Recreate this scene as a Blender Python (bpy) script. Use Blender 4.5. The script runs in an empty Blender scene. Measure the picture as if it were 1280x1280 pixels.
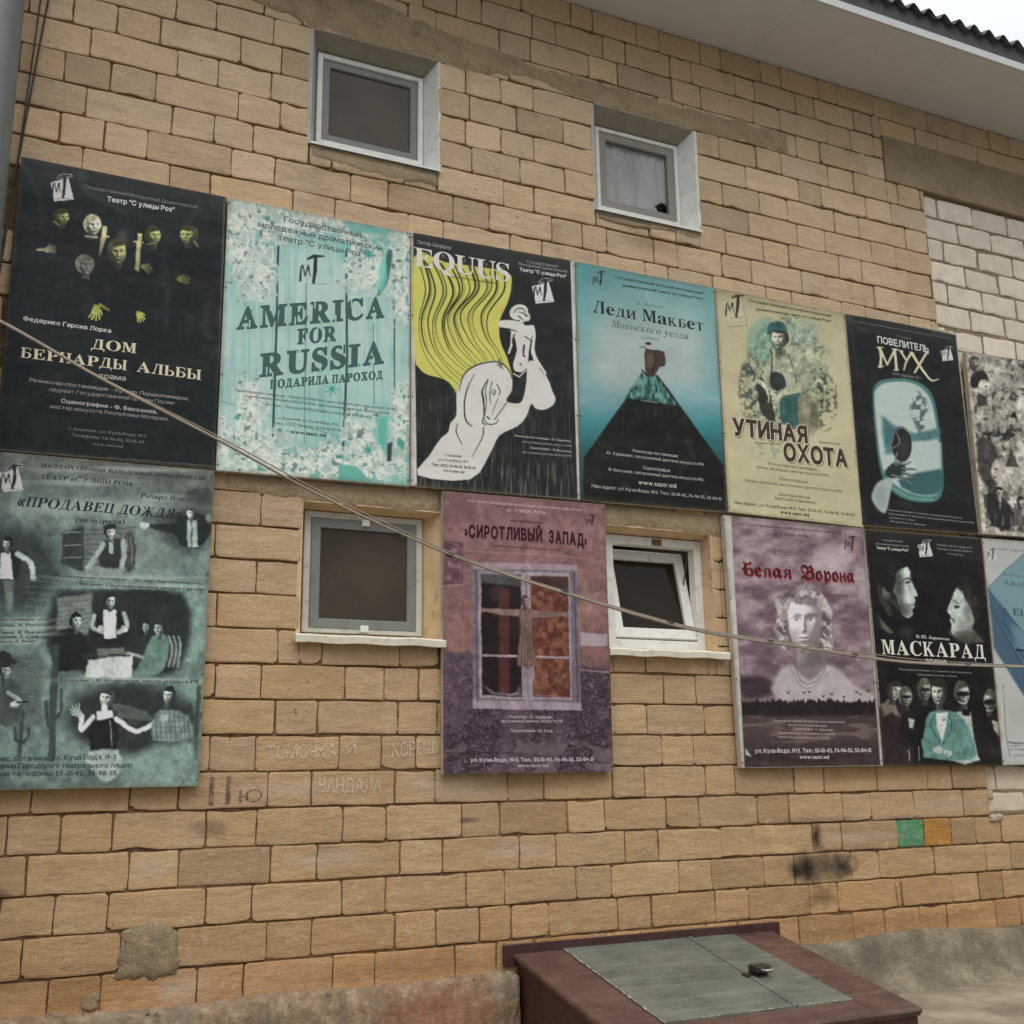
import bpy, bmesh, math, random
import numpy as np
from mathutils import Vector, Matrix
from mathutils.geometry import delaunay_2d_cdt

# ------------------------------------------------------------------ camera, world, sun, exposure
SC = bpy.context.scene
COL = SC.collection
R = math.radians
FPX, YAW, PITCH, ROLL = 1393.41, 0.43754, 0.22777, -0.0149
CAM = np.array([-1.0221, -5.1208, 1.1984])
cy_, sy_, cp_, sp_ = math.cos(YAW), math.sin(YAW), math.cos(PITCH), math.sin(PITCH)
FW = np.array([sy_*cp_, cy_*cp_, sp_]); RT0 = np.array([cy_, -sy_, 0.0]); UP0 = np.cross(RT0, FW)
RT = math.cos(ROLL)*RT0 + math.sin(ROLL)*UP0
UP = -math.sin(ROLL)*RT0 + math.cos(ROLL)*UP0
cam = bpy.data.cameras.new('camera'); cam.sensor_width = 36; cam.sensor_fit = 'HORIZONTAL'
cam.lens = FPX/1280*36; cam.clip_start = 0.05; cam.clip_end = 2000
camo = bpy.data.objects.new('camera', cam); COL.objects.link(camo)
m = Matrix.Identity(4)
for i in range(3):
    m[i][0] = RT[i]; m[i][1] = UP[i]; m[i][2] = -FW[i]; m[i][3] = CAM[i]
camo.matrix_world = m
SC.camera = camo

SUN_EL, SUN_AZ = R(62), R(200)      # a bright patch of cloud behind the photographer
w = bpy.data.worlds.new('World'); SC.world = w; w.use_nodes = True
nt = w.node_tree; bg = nt.nodes['Background']
sky = nt.nodes.new('ShaderNodeTexSky'); sky.sky_type = 'NISHITA'; sky.sun_disc = False
sky.sun_elevation = SUN_EL; sky.sun_rotation = SUN_AZ
sky.air_density = 1.0; sky.dust_density = 4.0; sky.ozone_density = 1.0
# the closed cloud layer: white-grey, brighter overhead than near the horizon
tc = nt.nodes.new('ShaderNodeTexCoord'); sx = nt.nodes.new('ShaderNodeSeparateXYZ'); nt.links.new(tc.outputs['Generated'], sx.inputs[0])
mr = nt.nodes.new('ShaderNodeMapRange'); pw = nt.nodes.new('ShaderNodeMath'); pw.operation = 'POWER'; pw.inputs[1].default_value = 1.5; nt.links.new(sx.outputs[2], pw.inputs[0]); nt.links.new(pw.outputs[0], mr.inputs[0])
mr.inputs[1].default_value = 0.0; mr.inputs[2].default_value = 1.0; mr.inputs[3].default_value = 1.2; mr.inputs[4].default_value = 10.5
cl = nt.nodes.new('ShaderNodeVectorMath'); cl.operation = 'SCALE'; cl.inputs[0].default_value = (0.965, 0.99, 1.02); nt.links.new(mr.outputs[0], cl.inputs['Scale'])
mx = nt.nodes.new('ShaderNodeMix'); mx.data_type = 'RGBA'; mx.inputs[0].default_value = 0.85
nt.links.new(sky.outputs[0], mx.inputs[6]); nt.links.new(cl.outputs[0], mx.inputs[7]); nt.links.new(mx.outputs[2], bg.inputs[0])
bg.inputs[1].default_value = 0.12
sun = bpy.data.lights.new('sun', 'SUN'); sun.energy = 0.7; sun.angle = R(60); sun.color = (1.0, 0.97, 0.92)
suno = bpy.data.objects.new('sun', sun); COL.objects.link(suno)
sd_ = Vector((math.sin(SUN_AZ)*math.cos(SUN_EL), math.cos(SUN_AZ)*math.cos(SUN_EL), math.sin(SUN_EL)))
suno.rotation_euler = sd_.to_track_quat('Z', 'Y').to_euler(); suno.location = (0, -8, 12)
SC.view_settings.view_transform = 'Standard'; SC.view_settings.look = 'None'
SC.view_settings.exposure = 0.88; SC.view_settings.gamma = 1.0; SC.view_settings.use_curve_mapping = False
SC.render.engine = 'CYCLES'
SC.cycles.max_bounces = 8; SC.cycles.diffuse_bounces = 4

# ------------------------------------------------------------------ helpers
def at(x, y, Y=0.0):
    """the point of the wall-parallel plane at depth Y seen at photo pixel x, y (1280 wide)"""
    d = FW + (x-640)/FPX*RT + (640-y)/FPX*UP
    t = (Y-CAM[1])/d[1]
    return (CAM[0]+t*d[0], CAM[2]+t*d[2])
def proj(X, Y, Z):
    d = np.stack([np.asarray(X)-CAM[0], np.asarray(Y)-CAM[1]+0*np.asarray(X), np.asarray(Z)-CAM[2]], -1)
    wv = d@FW
    return 640+FPX*(d@RT)/wv, 640-FPX*(d@UP)/wv
def Xrow(px, z, Y=0.0):
    y0, y1 = 0.0, 1280.0
    for _ in range(30):
        ym = (y0+y1)/2
        if at(px, ym, Y)[1] > z: y0 = ym
        else: y1 = ym
    return at(px, (y0+y1)/2, Y)[0]
def zl(k): return 0.57+0.16*k      # height of course line k
def lin(c): 
    c = np.asarray(c, float)/255.0
    return np.where(c <= 0.04045, c/12.92, ((c+0.055)/1.055)**2.4)
def lc(*c): 
    v = lin(c); return (float(v[0]), float(v[1]), float(v[2]), 1.0)

def tag(o, label=None, cat=None, group=None, kind=None):
    if label: o['label'] = label
    if cat: o['category'] = cat
    if group: o['group'] = group
    if kind: o['kind'] = kind
    return o
def empty(name, loc=(0, 0, 0), parent=None):
    o = bpy.data.objects.new(name, None); COL.objects.link(o); o.location = loc
    o.empty_display_size = 0.1
    if parent: o.parent = parent
    return o
def link(name, me, mat, parent=None, smooth=False):
    o = bpy.data.objects.new(name, me); COL.objects.link(o)
    if mat is not None:
        for mm in (mat if isinstance(mat, (list, tuple)) else [mat]): me.materials.append(mm)
    if parent is not None:
        o.parent = parent
        o.matrix_parent_inverse = Matrix.Translation(-Vector(parent_world(parent)))
    if smooth:
        me.polygons.foreach_set('use_smooth', [True]*len(me.polygons))
    return o
def parent_world(o):
    v = Vector((0, 0, 0))
    while o is not None:
        if o.type == 'EMPTY' and o.parent is None: v += o.location
        elif o.type == 'EMPTY': v += o.location
        o = o.parent
    return v
class MB:
    def __init__(s): s.v = []; s.f = []; s.c = []
    def add(s, vs, fs, col=None):
        b = len(s.v); s.v += [tuple(p) for p in vs]; s.f += [tuple(b+i for i in f) for f in fs]
        s.c += [col if col is not None else (1, 1, 1)]*len(vs)
    def box(s, x0, x1, y0, y1, z0, z1, col=None):
        s.add([(x0,y0,z0),(x1,y0,z0),(x1,y1,z0),(x0,y1,z0),(x0,y0,z1),(x1,y0,z1),(x1,y1,z1),(x0,y1,z1)],
              [(0,3,2,1),(4,5,6,7),(0,1,5,4),(1,2,6,5),(2,3,7,6),(3,0,4,7)], col)
    def bbox(s, x0, x1, y0, y1, z0, z1, b=0.004, col=None):
        """box with chamfered edges"""
        bm = bmesh.new(); bmesh.ops.create_cube(bm, size=1)
        for v in bm.verts: v.co = Vector(((x0+x1)/2+v.co.x*(x1-x0), (y0+y1)/2+v.co.y*(y1-y0), (z0+z1)/2+v.co.z*(z1-z0)))
        bmesh.ops.bevel(bm, geom=bm.edges[:], offset=b, segments=2, profile=0.5, affect='EDGES')
        bm.verts.index_update()
        s.add([v.co[:] for v in bm.verts], [[v.index for v in f.verts] for f in bm.faces], col); bm.free()
    def ring(s, x0, x1, z0, z1, w, y0, y1, col=None):
        """rectangular frame: mitred, four sides"""
        o = [(x0,z0),(x1,z0),(x1,z1),(x0,z1)]; i = [(x0+w,z0+w),(x1-w,z0+w),(x1-w,z1-w),(x0+w,z1-w)]
        c = min(0.004, w*0.2)
        lay = [(o, y1), (o, y0+c), ([(x0+c,z0+c),(x1-c,z0+c),(x1-c,z1-c),(x0+c,z1-c)], y0),
               ([(x0+w-c,z0+w-c),(x1-w+c,z0+w-c),(x1-w+c,z1-w+c),(x0+w-c,z1-w+c)], y0), (i, y0+c), (i, y1)]
        vs = [(p[0], y, p[1]) for l, y in lay for p in l]; fs = []
        for L in range(6):
            M = (L+1) % 6
            for k in range(4):
                n = (k+1) % 4
                fs.append((L*4+k, L*4+n, M*4+n, M*4+k))
        s.add(vs, fs, col)
    def tube(s, pts, r, n=8, col=None):
        pts = [Vector(p) for p in pts]; b = len(s.v); rings = []
        for i, p in enumerate(pts):
            t = (pts[min(i+1, len(pts)-1)]-pts[max(i-1, 0)]).normalized()
            a = t.cross(Vector((0, 0, 1))) if abs(t.z) < 0.95 else t.cross(Vector((1, 0, 0)))
            a.normalize(); c = t.cross(a)
            rr = r[i] if isinstance(r, (list, tuple)) else r
            rings.append([p+a*math.cos(q*2*math.pi/n)*rr+c*math.sin(q*2*math.pi/n)*rr for q in range(n)])
        vs = [tuple(v) for rg in rings for v in rg]
        fs = [(i*n+k, i*n+(k+1) % n, (i+1)*n+(k+1) % n, (i+1)*n+k) for i in range(len(pts)-1) for k in range(n)]
        fs.append(tuple(range(n-1, -1, -1))); fs.append(tuple((len(pts)-1)*n+k for k in range(n)))
        s.add(vs, fs, col)
    def mesh(s, name):
        me = bpy.data.meshes.new(name); me.from_pydata(s.v, [], s.f); me.update()
        bm = bmesh.new(); bm.from_mesh(me); bmesh.ops.recalc_face_normals(bm, faces=bm.faces[:]); bm.to_mesh(me); bm.free()
        if any(c != (1, 1, 1) for c in s.c):
            a = me.color_attributes.new('Col', 'FLOAT_COLOR', 'POINT')
            a.data.foreach_set('color', np.array([(c[0], c[1], c[2], 1.0) for c in s.c], dtype=np.float32).ravel())
        return me
    def build(s, name, mat, parent=None, smooth=False): return link(name, s.mesh(name), mat, parent, smooth)

# ------------------------------------------------------------------ materials
class NT:
    def __init__(s, name):
        s.m = bpy.data.materials.new(name); s.m.use_nodes = True; s.t = s.m.node_tree; s.b = s.t.nodes['Principled BSDF']
    def n(s, typ, **kw):
        o = s.t.nodes.new(typ)
        for k, v in kw.items(): setattr(o, k, v)
        return o
    def l(s, a, b): s.t.links.new(a, b)
    def pos(s):
        if not hasattr(s, '_p'): s._p = s.n('ShaderNodeNewGeometry').outputs['Position']
        return s._p
    def noise(s, scale, detail=4, rough=0.55, vec=None, stretch=None):
        o = s.n('ShaderNodeTexNoise'); o.inputs['Scale'].default_value = scale; o.inputs['Detail'].default_value = detail
        o.inputs['Roughness'].default_value = rough
        v = vec or s.pos()
        if stretch:
            mp = s.n('ShaderNodeMapping'); mp.inputs['Scale'].default_value = stretch; s.l(v, mp.inputs[0]); v = mp.outputs[0]
        s.l(v, o.inputs['Vector']); return o.outputs['Fac']
    def ramp(s, fac, stops):
        o = s.n('ShaderNodeValToRGB'); e = o.color_ramp.elements
        while len(e) < len(stops): e.new(0.5)
        for k, (p, c) in enumerate(stops):
            e[k].position = p; e[k].color = c if len(c) == 4 else (*c, 1)
        s.l(fac, o.inputs[0]); return o.outputs[0]
    def mix(s, fac, a, b, mode='MIX'):
        o = s.n('ShaderNodeMix', data_type='RGBA', blend_type=mode)
        for k, v in ((0, fac), (6, a), (7, b)):
            if isinstance(v, (int, float)): o.inputs[k].default_value = v
            elif isinstance(v, tuple): o.inputs[k].default_value = v if len(v) == 4 else (*v, 1)
            else: s.l(v, o.inputs[k])
        return o.outputs[2]
    def math(s, op, a, b=0.0, c=0.0):
        o = s.n('ShaderNodeMath', operation=op)
        for k, v in enumerate((a, b, c)):
            if isinstance(v, (int, float)): o.inputs[k].default_value = v
            else: s.l(v, o.inputs[k])
        return o.outputs[0]
    def attr(s, name='Col'): return s.n('ShaderNodeAttribute', attribute_name=name).outputs['Color']
    def bump(s, h, strength=0.3, dist=0.01, prev=None):
        o = s.n('ShaderNodeBump'); o.inputs['Strength'].default_value = strength; o.inputs['Distance'].default_value = dist
        s.l(h, o.inputs['Height'])
        if prev: s.l(prev, o.inputs['Normal'])
        return o.outputs[0]
    def fin(s, col, rough=0.8, normal=None, spec=0.3, metal=0.0):
        if isinstance(col, tuple): s.b.inputs['Base Color'].default_value = col
        else: s.l(col, s.b.inputs['Base Color'])
        if isinstance(rough, (int, float)): s.b.inputs['Roughness'].default_value = rough
        else: s.l(rough, s.b.inputs['Roughness'])
        s.b.inputs['Specular IOR Level'].default_value = spec; s.b.inputs['Metallic'].default_value = metal
        if normal: s.l(normal, s.b.inputs['Normal'])
        return s.m
    def blob(s, x, z, rx, rz, soft=0.6):
        """0..1 mask: a stain centred on a place of the wall, its edge broken by noise"""
        sep = s.n('ShaderNodeSeparateXYZ'); s.l(s.pos(), sep.inputs[0])
        a = s.math('POWER', s.math('ABSOLUTE', s.math('DIVIDE', s.math('SUBTRACT', sep.outputs[0], x), rx)), 2.0)
        b = s.math('POWER', s.math('ABSOLUTE', s.math('DIVIDE', s.math('SUBTRACT', sep.outputs[2], z), rz)), 2.0)
        d = s.math('SQRT', s.math('ADD', a, b))
        d = s.math('ADD', d, s.math('MULTIPLY', s.math('SUBTRACT', s.noise(14, 5), 0.5), 1.1))
        o = s.n('ShaderNodeMapRange', interpolation_type='SMOOTHSTEP'); s.l(d, o.inputs[0])
        o.inputs[1].default_value = 1.0; o.inputs[2].default_value = 1.0-soft; o.inputs[3].default_value = 0; o.inputs[4].default_value = 1
        return o.outputs[0]

def stroke_mask(t, angle, scale, stretch, width, seed):
    """thin scratches: level lines of a stretched, turned noise"""
    mp = t.n('ShaderNodeMapping'); mp.inputs['Rotation'].default_value = (0, angle, 0); mp.inputs['Location'].default_value = (seed, seed*.7, seed*1.3); t.l(t.pos(), mp.inputs[0])
    v = t.noise(scale, 2, .5, vec=mp.outputs[0], stretch=stretch)
    d = t.math('ABSOLUTE', t.math('SUBTRACT', v, 0.5))
    line = t.ramp(d, [(0.0, (1, 1, 1)), (width, (0, 0, 0))])
    gate = t.ramp(t.noise(6.5, 3, .5, vec=mp.outputs[0]), [(0.52, (0, 0, 0)), (0.64, (1, 1, 1))])
    return t.math('MULTIPLY', line, gate)
def brick_mat():
    t = NT('sawn_limestone_brick')
    base = t.attr()
    c = t.mix(1.0, base, t.ramp(t.noise(5, 6, 0.6), [(0.3, (0.86, 0.845, 0.83)), (0.72, (1.0, 1.0, 1.0))]), 'MULTIPLY')
    c = t.mix(1.0, c, t.ramp(t.noise(45, 5, 0.7), [(0.32, (0.87, 0.86, 0.84)), (0.62, (1.0, 1.0, 1.0))]), 'MULTIPLY')
    c = t.mix(t.ramp(t.noise(9, 4, 0.6, stretch=(0.35, 1, 3.2)), [(0.56, (0, 0, 0)), (0.78, (0.35, 0.35, 0.35))]), c, lc(190, 168, 138))
    # vertical drips of pale lime and grey dirt
    c = t.mix(t.ramp(t.noise(5, 5, 0.65, stretch=(4.5, 1, 0.8)), [(0.58, (0, 0, 0)), (0.74, (0.36, 0.36, 0.36))]), c, lc(198, 182, 158))
    c = t.mix(t.ramp(t.noise(3.3, 5, 0.65, stretch=(1.5, 1, 0.9)), [(0.56, (0, 0, 0)), (0.75, (0.40, 0.40, 0.40))]), c, lc(128, 112, 92))
    # rubbed pale grit
    c = t.mix(t.ramp(t.noise(60, 3, 0.7), [(0.60, (0, 0, 0)), (0.80, (0.35, 0.35, 0.35))]), c, lc(208, 192, 164))
    # scratches and saw marks
    sc1 = stroke_mask(t, 0.8, 7, (0.55, 1, 2.6), 0.014, 3.1); sc2 = stroke_mask(t, -0.55, 6, (0.5, 1, 3.0), 0.012, 8.7); sc3 = stroke_mask(t, 1.5, 8, (0.4, 1, 2.5), 0.012, 5.5)
    for q in (sc1, sc2, sc3): c = t.mix(t.math('MULTIPLY', q, 0.5), c, lc(206, 190, 162))
    # pits and holes
    pit = t.ramp(t.noise(24, 3, 0.55), [(0.25, (1, 1, 1)), (0.295, (0, 0, 0))])
    c = t.mix(t.math('MULTIPLY', pit, 0.75), c, lc(70, 52, 36))
    for a in ((1.05, 1.13, .30, .08), (0.30, 1.13, .34, .05), (0.42, .82, .3, .06), (1.35, .82, .25, .06), (-0.33, 0.82, .12, .07), (-.18, .33, .2, .1), (3.55, .8, .5, .04), (4.2, .97, .4, .06)):
        c = t.mix(t.math('MULTIPLY', t.blob(*a, 0.9), 0.40), c, lc(184, 174, 158))
    for a, k in (((3.11, 0.655, .17, .10), 1.0), ((3.37, 0.66, .15, .09), .85), ((3.20, .82, .06, .12), 1.0), ((3.22, .66, .32, .14), .55), ((3.22, .50, .16, .10), .5)):
        c = t.mix(t.math('MULTIPLY', t.blob(*a, 0.95), k), c, lc(38, 34, 30))
    for a, k in (((-.10, .97, .14, .06), .5), ((1.12, .97, .08, .02), .7), ((-.93, .74, .1, .05), .6)):
        c = t.mix(t.math('MULTIPLY', t.blob(*a, 0.9), k), c, lc(78, 72, 74))
    for a, k in (((3.25, .905, .45, .022), .45), ((3.85, .90, .3, .02), .35)):
        c = t.mix(t.math('MULTIPLY', t.blob(*a, 0.7), k), c, lc(108, 100, 104))
    # water and dust run-off below the sills and posters
    for a, k in (((.6, 4.24, .36, .10), .35), ((2.3, 4.22, .36, .10), .35), ((.62, 1.72, .34, .07), .35), ((2.25, 1.70, .34, .07), .35), ((-.6, 1.10, .6, .05), .4), ((1.45, 1.13, .5, .05), .35), ((3.6, 1.14, 1.1, .05), .35), ((-.6, .40, .5, .12), .3), ((.9, .34, .7, .09), .35), ((3.9, .33, .9, .07), .4)):
        c = t.mix(t.math('MULTIPLY', t.blob(*a, 0.95), k), c, lc(112, 86, 58))
    h = t.mix(0.5, t.noise(26, 6, 0.65), t.noise(110, 3, 0.6))
    n = t.bump(h, 0.8, 0.008)
    n = t.bump(t.noise(7, 6, 0.6, stretch=(0.6, 1, 1.6)), 0.8, 0.02, n)
    n = t.bump(t.math('ADD', t.math('ADD', sc1, sc2), sc3), -0.6, 0.003, n)
    n = t.bump(pit, -0.8, 0.006, n)
    return t.fin(c, 0.92, n, 0.15)
def mortar_mat():
    t = NT('mortar'); c = t.ramp(t.noise(24, 6, 0.7), [(0.3, lc(90, 70, 48)), (0.58, lc(134, 108, 78)), (0.8, lc(172, 146, 112))])
    return t.fin(c, 0.95, t.bump(t.noise(70, 5, 0.7), 0.9, 0.008), 0.15)
def concrete_mat(name, a, b, c3, sc=8, bs=0.6, coarse=0.012):
    t = NT(name)
    c = t.ramp(t.noise(sc, 7, 0.65), [(0.28, a), (0.5, b), (0.75, c3)])
    c = t.mix(t.ramp(t.noise(120, 3, 0.7), [(0.35, (0.55, 0.55, 0.55)), (0.55, (0, 0, 0))]), c, tuple(x*0.55 for x in a[:3]))
    n = t.bump(t.noise(30, 6, 0.7), bs, coarse); n = t.bump(t.noise(150, 3, 0.7), 0.6, 0.003, n)
    return t.fin(c, 0.92, n, 0.2)
def chalk_mat(name, c, keep):
    """rubbed-on chalk: patches of it are missing"""
    t = NT(name); m_ = t.fin(lc(*c), .95, None, .05)
    k = t.ramp(t.noise(110, 3, .7, stretch=(1.6, 1, .6)), [(.46-keep, (0, 0, 0)), (.56-keep, (.62, .62, .62))]); t.l(k, t.b.inputs['Alpha']); return m_
def paint_mat(name, c, rough=0.45, var=0.12, dirt=None, spec=0.4, bs=0.1):
    t = NT(name); c = lc(*c)
    k = t.ramp(t.noise(7, 5, 0.6), [(0.3, tuple(x*(1-var) for x in c[:3])), (0.7, tuple(min(1, x*(1+var*0.5)) for x in c[:3]))])
    if dirt: k = t.mix(t.ramp(t.noise(18, 6, 0.7), [(0.52, (0, 0, 0)), (0.72, (0.65, 0.65, 0.65))]), k, lc(*dirt))
    return t.fin(k, rough, t.bump(t.noise(60, 4), bs, 0.003), spec)
def metal_mat(name, c, c2, c3, rough=0.5, met=0.3):
    t = NT(name)
    k = t.ramp(t.noise(5, 7, 0.65), [(0.3, lc(*c)), (0.6, lc(*c2))])
    k = t.mix(t.ramp(t.noise(38, 6, 0.75), [(0.60, (0, 0, 0)), (0.72, (0.8, 0.8, 0.8))]), k, lc(*c3))
    k = t.mix(t.ramp(t.noise(11, 3, 0.5, stretch=(0.3, 2.5, 1)), [(0.5, (0, 0, 0)), (0.8, (0.3, 0.3, 0.3))]), k, lc(*c3))
    return t.fin(k, t.ramp(t.noise(14, 5, .6), [(.3, (rough-.12,)*3), (.7, (rough+.2,)*3)]), t.bump(t.noise(5, 4), 0.5, 0.03, t.bump(t.noise(70, 4), 0.4, 0.002)), 0.45, met)
def print_mat():
    t = NT('printed_vinyl')
    c = t.attr()
    # dust and rain streaks on the vinyl
    c = t.mix(t.ramp(t.noise(3.0, 6, 0.65), [(0.45, (0, 0, 0)), (0.85, (0.04, 0.04, 0.04))]), c, lc(150, 144, 132))
    c = t.mix(t.ramp(t.noise(22, 5, 0.7, stretch=(3.0, 1, 0.18)), [(0.56, (0, 0, 0)), (0.8, (0.05, 0.05, 0.05))]), c, lc(140, 136, 124))
    n = t.bump(t.noise(2.2, 3, 0.5, stretch=(1, 1, 1.6)), 0.6, 0.03)
    n = t.bump(t.noise(7, 2, 0.4, stretch=(1.8, 1, 0.8)), 0.2, 0.01, n)
    return t.fin(c, 0.38, n, 0.16)
def letter_mat():
    t = NT('printed_ink'); return t.fin(t.attr(), 0.45, None, 0.15)
M = dict(
    brick=brick_mat(), mortar=mortar_mat(), vinyl=print_mat(), ink=letter_mat(),
    lintel=concrete_mat('rough_concrete', lc(160, 140, 112), lc(186, 165, 133), lc(204, 184, 152), 9, 1.0, 0.02),
    beam=concrete_mat('smooth_concrete', lc(146, 129, 103), lc(164, 146, 118), lc(178, 160, 132), 5, 0.35, 0.006),
    plinth=None, white=paint_mat('white_plaster', (232, 234, 228), 0.6, 0.05, (196, 194, 184)),
    pvc=paint_mat('white_pvc', (228, 228, 220), 0.35, 0.05, (186, 182, 168), 0.5, 0.03),
    pvc_dirty=paint_mat('aged_white_pvc', (206, 204, 190), 0.4, 0.08, (138, 130, 112), 0.5, 0.05),
    grey=paint_mat('grey_screen_frame', (128, 132, 126), 0.5, 0.08, (104, 104, 98)),
    sill=paint_mat('cream_sill_paint', (226, 220, 200), 0.5, 0.08, (160, 148, 122)),
    jamb=paint_mat('cream_plaster', (216, 188, 148), 0.85, 0.15, (160, 128, 92), 0.2, 0.5),
    soffit=paint_mat('soffit_board', (218, 219, 216), 0.7, 0.05, None, 0.3),
    fascia=paint_mat('fascia_paint', (204, 206, 204), 0.55, 0.05, None),
    slate=concrete_mat('roofing_sheet', lc(84, 84, 82), lc(108, 108, 106), lc(128, 128, 124), 6, 0.3, 0.004),
    pole=paint_mat('grey_pole_paint', (104, 108, 106), 0.45, 0.08, (88, 90, 86)),
    cable=paint_mat('cable_sheath', (150, 138, 122), 0.6, 0.15, (104, 92, 76)),
    wire=paint_mat('dark_wire', (62, 56, 48), 0.6, 0.1, None),
    board=paint_mat('poster_board_edge', (186, 176, 156), 0.6, 0.1, (120, 100, 76)),
    steel=metal_mat('screw_steel', (70, 64, 56), (96, 84, 70), (110, 70, 44), 0.5, 0.5),
    brown=metal_mat('brown_painted_steel', (74, 54, 47), (97, 73, 62), (146, 128, 112), 0.42, 0.1),
    darkbrown=metal_mat('dark_brown_steel', (56, 32, 30), (70, 44, 40), (96, 72, 64), 0.45, 0.1),
    teal=metal_mat('worn_grey_green_steel', (82, 88, 80), (108, 112, 102), (162, 160, 146), 0.42, 0.1),
    lock=metal_mat('padlock_steel', (44, 42, 38), (66, 62, 56), (100, 92, 82), 0.4, 0.6),
)
def glass(name, c, rough=0.12, spec=0.5):
    t = NT(name)
    k = t.ramp(t.noise(2.5, 4), [(0.35, lc(*c)), (0.7, lc(*[min(255, x*1.2) for x in c]))])
    k = t.mix(t.ramp(t.noise(9, 3, .5), [(0.68, (0, 0, 0)), (0.76, (.22, .22, .22))]), k, lc(150, 140, 124))  # pale flecks painted in to suggest reflections on the panes
    return t.fin(k, rough, None, spec)
# ------------------------------------------------------------------ the brick wall
random.seed(7); rng = np.random.default_rng(7)
wall = tag(empty('brick_wall', (1.8, 0.1, 0.0)), 'tan sawn limestone block wall carrying the rows of theatre posters', 'wall')
HOLES = [(.255, .960, 4.368, 5.047), (1.945, 2.652, 4.352, 5.040), (.272, .984, 1.824, 2.470), (1.905, 2.606, 1.812, 2.484)]
BEAM = (4.20, 9.0, 5.045, 5.392)
XI, ZI0, ZI1 = 4.540, 0.900, 5.045      # the pale infill right of XI
def crops(o, s): return lambda v: [o+s*q for q in v]
S1=crops(0,.2343);S2=crops(240,.2343);S3=S2;S4=crops(540,.2343);S5=crops(760,.2343);S6=crops(1000,.2343);S7=crops(1160,.1875)
Z6=crops(300,.3594);Z1=crops(0,.3125);Z5=crops(860,.3281);Q6=crops(600,.53125)
T1=crops(20,.1719);T2=crops(170,.2266);T3=crops(390,.1328);T4=crops(540,.2109);T5=crops(560,.2344);T6=crops(860,.2658);T7=crops(1010,.2421);U3=crops(400,.3594)
JO = {
 -2: Z1([190,400,787,972])+Z6([322,468,748,893])+Q6([752,880,953,1035,1100])+S7([455,620]),
 -1: Z1([85,482,705])+Z6([92,248,540,682,833,945,1075])+Q6([325,405,555,632,777,843,980,992,1112])+S7([340]),
 0: Z1([215,432,822,1008])+Z6([355,507,787,920,1170])+Q6([310,468,545,668,740,875,940,1070,1190,1250]),
 1: Z1([105,515,715,1082])+[396.3,500.5,553.7,650,695.3,781.6,823.8,901.8,941.3,1015.8,1051.9,1122.4,1155.8,1189,1220],
 2: Z1([25,242,450,825,1028])+Z6([358,510,772,905,1140,1268])+S5([312,488])+Z5([265,385,588,698,862,1050]),
 3: Z1([125,520,715,1072])+Z6([248,540,678,932,1058])+S5([22,195,522])+Z5([182,405,518,718,910,1003]),
 4: S3([95,340])+Z6([345,492])+S5([288,455]), 5: S3([445,672])+Z6([550,688])+S5([210,518]),
 6: S2([125,370])+Z6([365,502])+S5([298,468]), 7: S2([460])+Z6([285,555,690])+S5([202,535]),
 8: S2([133]), 9: S2([345]), 10: S2([125]), 11: S2([370]),
 21: T1([482])+T2([183,410,866])+T3([215,905])+T4([68,465,650,985])+T6([118,490])+T7([300,530]),
 22: T1([320,645])+T2([62,527,765])+T3([365,715])+T4([128,340,710,890])+T6([160,300,535])+T7([98,345,468]),
 23: T1([510])+T2([200,430,648,950])+T3([190,865])+T4([30,425,605,970])+T6([178,355,475])+T7([160,275,515]),
 24: T1([355,690])+T2([108,565])+T4([237,522,788])+T6([285,515])+T7([90,330,455]),
 25: T1([545])+T2([228,455,748])+T4([410,605])+T6([162,335,468])+T7([138,265,505]),
 26: T1([420,740])+T2([138,578])+T4([222,503,778])+T6([272,520])+T7([298,430]),
 27: T2([225,445,762])+T4([408,598])+T6([145,320,438])+T7([105,235,462]),
 28: T6([350,510])+T7([65,298]),
 29: U3([307,405])+T5([275,440,750,905,1195])+T6([60,305,430])+T7([98,220]),
 30: T5([45,180,450,575,825,948,1185])+T6([15,220,310,505])+T7([35,235,328]),
 31: T5([390,655,770,1005,1125])+T6([58,152,340,435])+T7([335,430,615]),
}
X0W, X1W = -2.3, 8.6
def row_joints(r):
    zm = zl(r)+0.08
    xs = sorted(Xrow(p, zm) for p in JO.get(r, []))
    out = []
    for x in xs:
        if not out or x-out[-1] > 0.03: out.append(x)
    xs = out or [0.1*(r % 5)]
    res = [xs[0]]
    for b in xs[1:]:
        a = res[-1]; g = b-a
        if g > 0.47:
            n = max(1, round(g/0.6)); pieces = []
            # alternate long and short to fill the gap
            k = 0; tot = 0
            while tot < g-0.12: q = 0.4 if k % 2 == (0 if r % 2 else 1) else 0.2; pieces.append(q); tot += q; k += 1
            f = g/sum(pieces); x = a
            for q in pieces[:-1]: x += q*f; res.append(x)
        res.append(b)
    k = 0
    while res[-1] < X1W: res.append(res[-1]+(0.4 if k % 2 == r % 2 else 0.2)+random.uniform(-.008, .008)); k += 1
    k = 0
    while res[0] > X0W: res.insert(0, res[0]-(0.4 if k % 2 == (r+1) % 2 else 0.2)+random.uniform(-.008, .008)); k += 1
    return res
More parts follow.
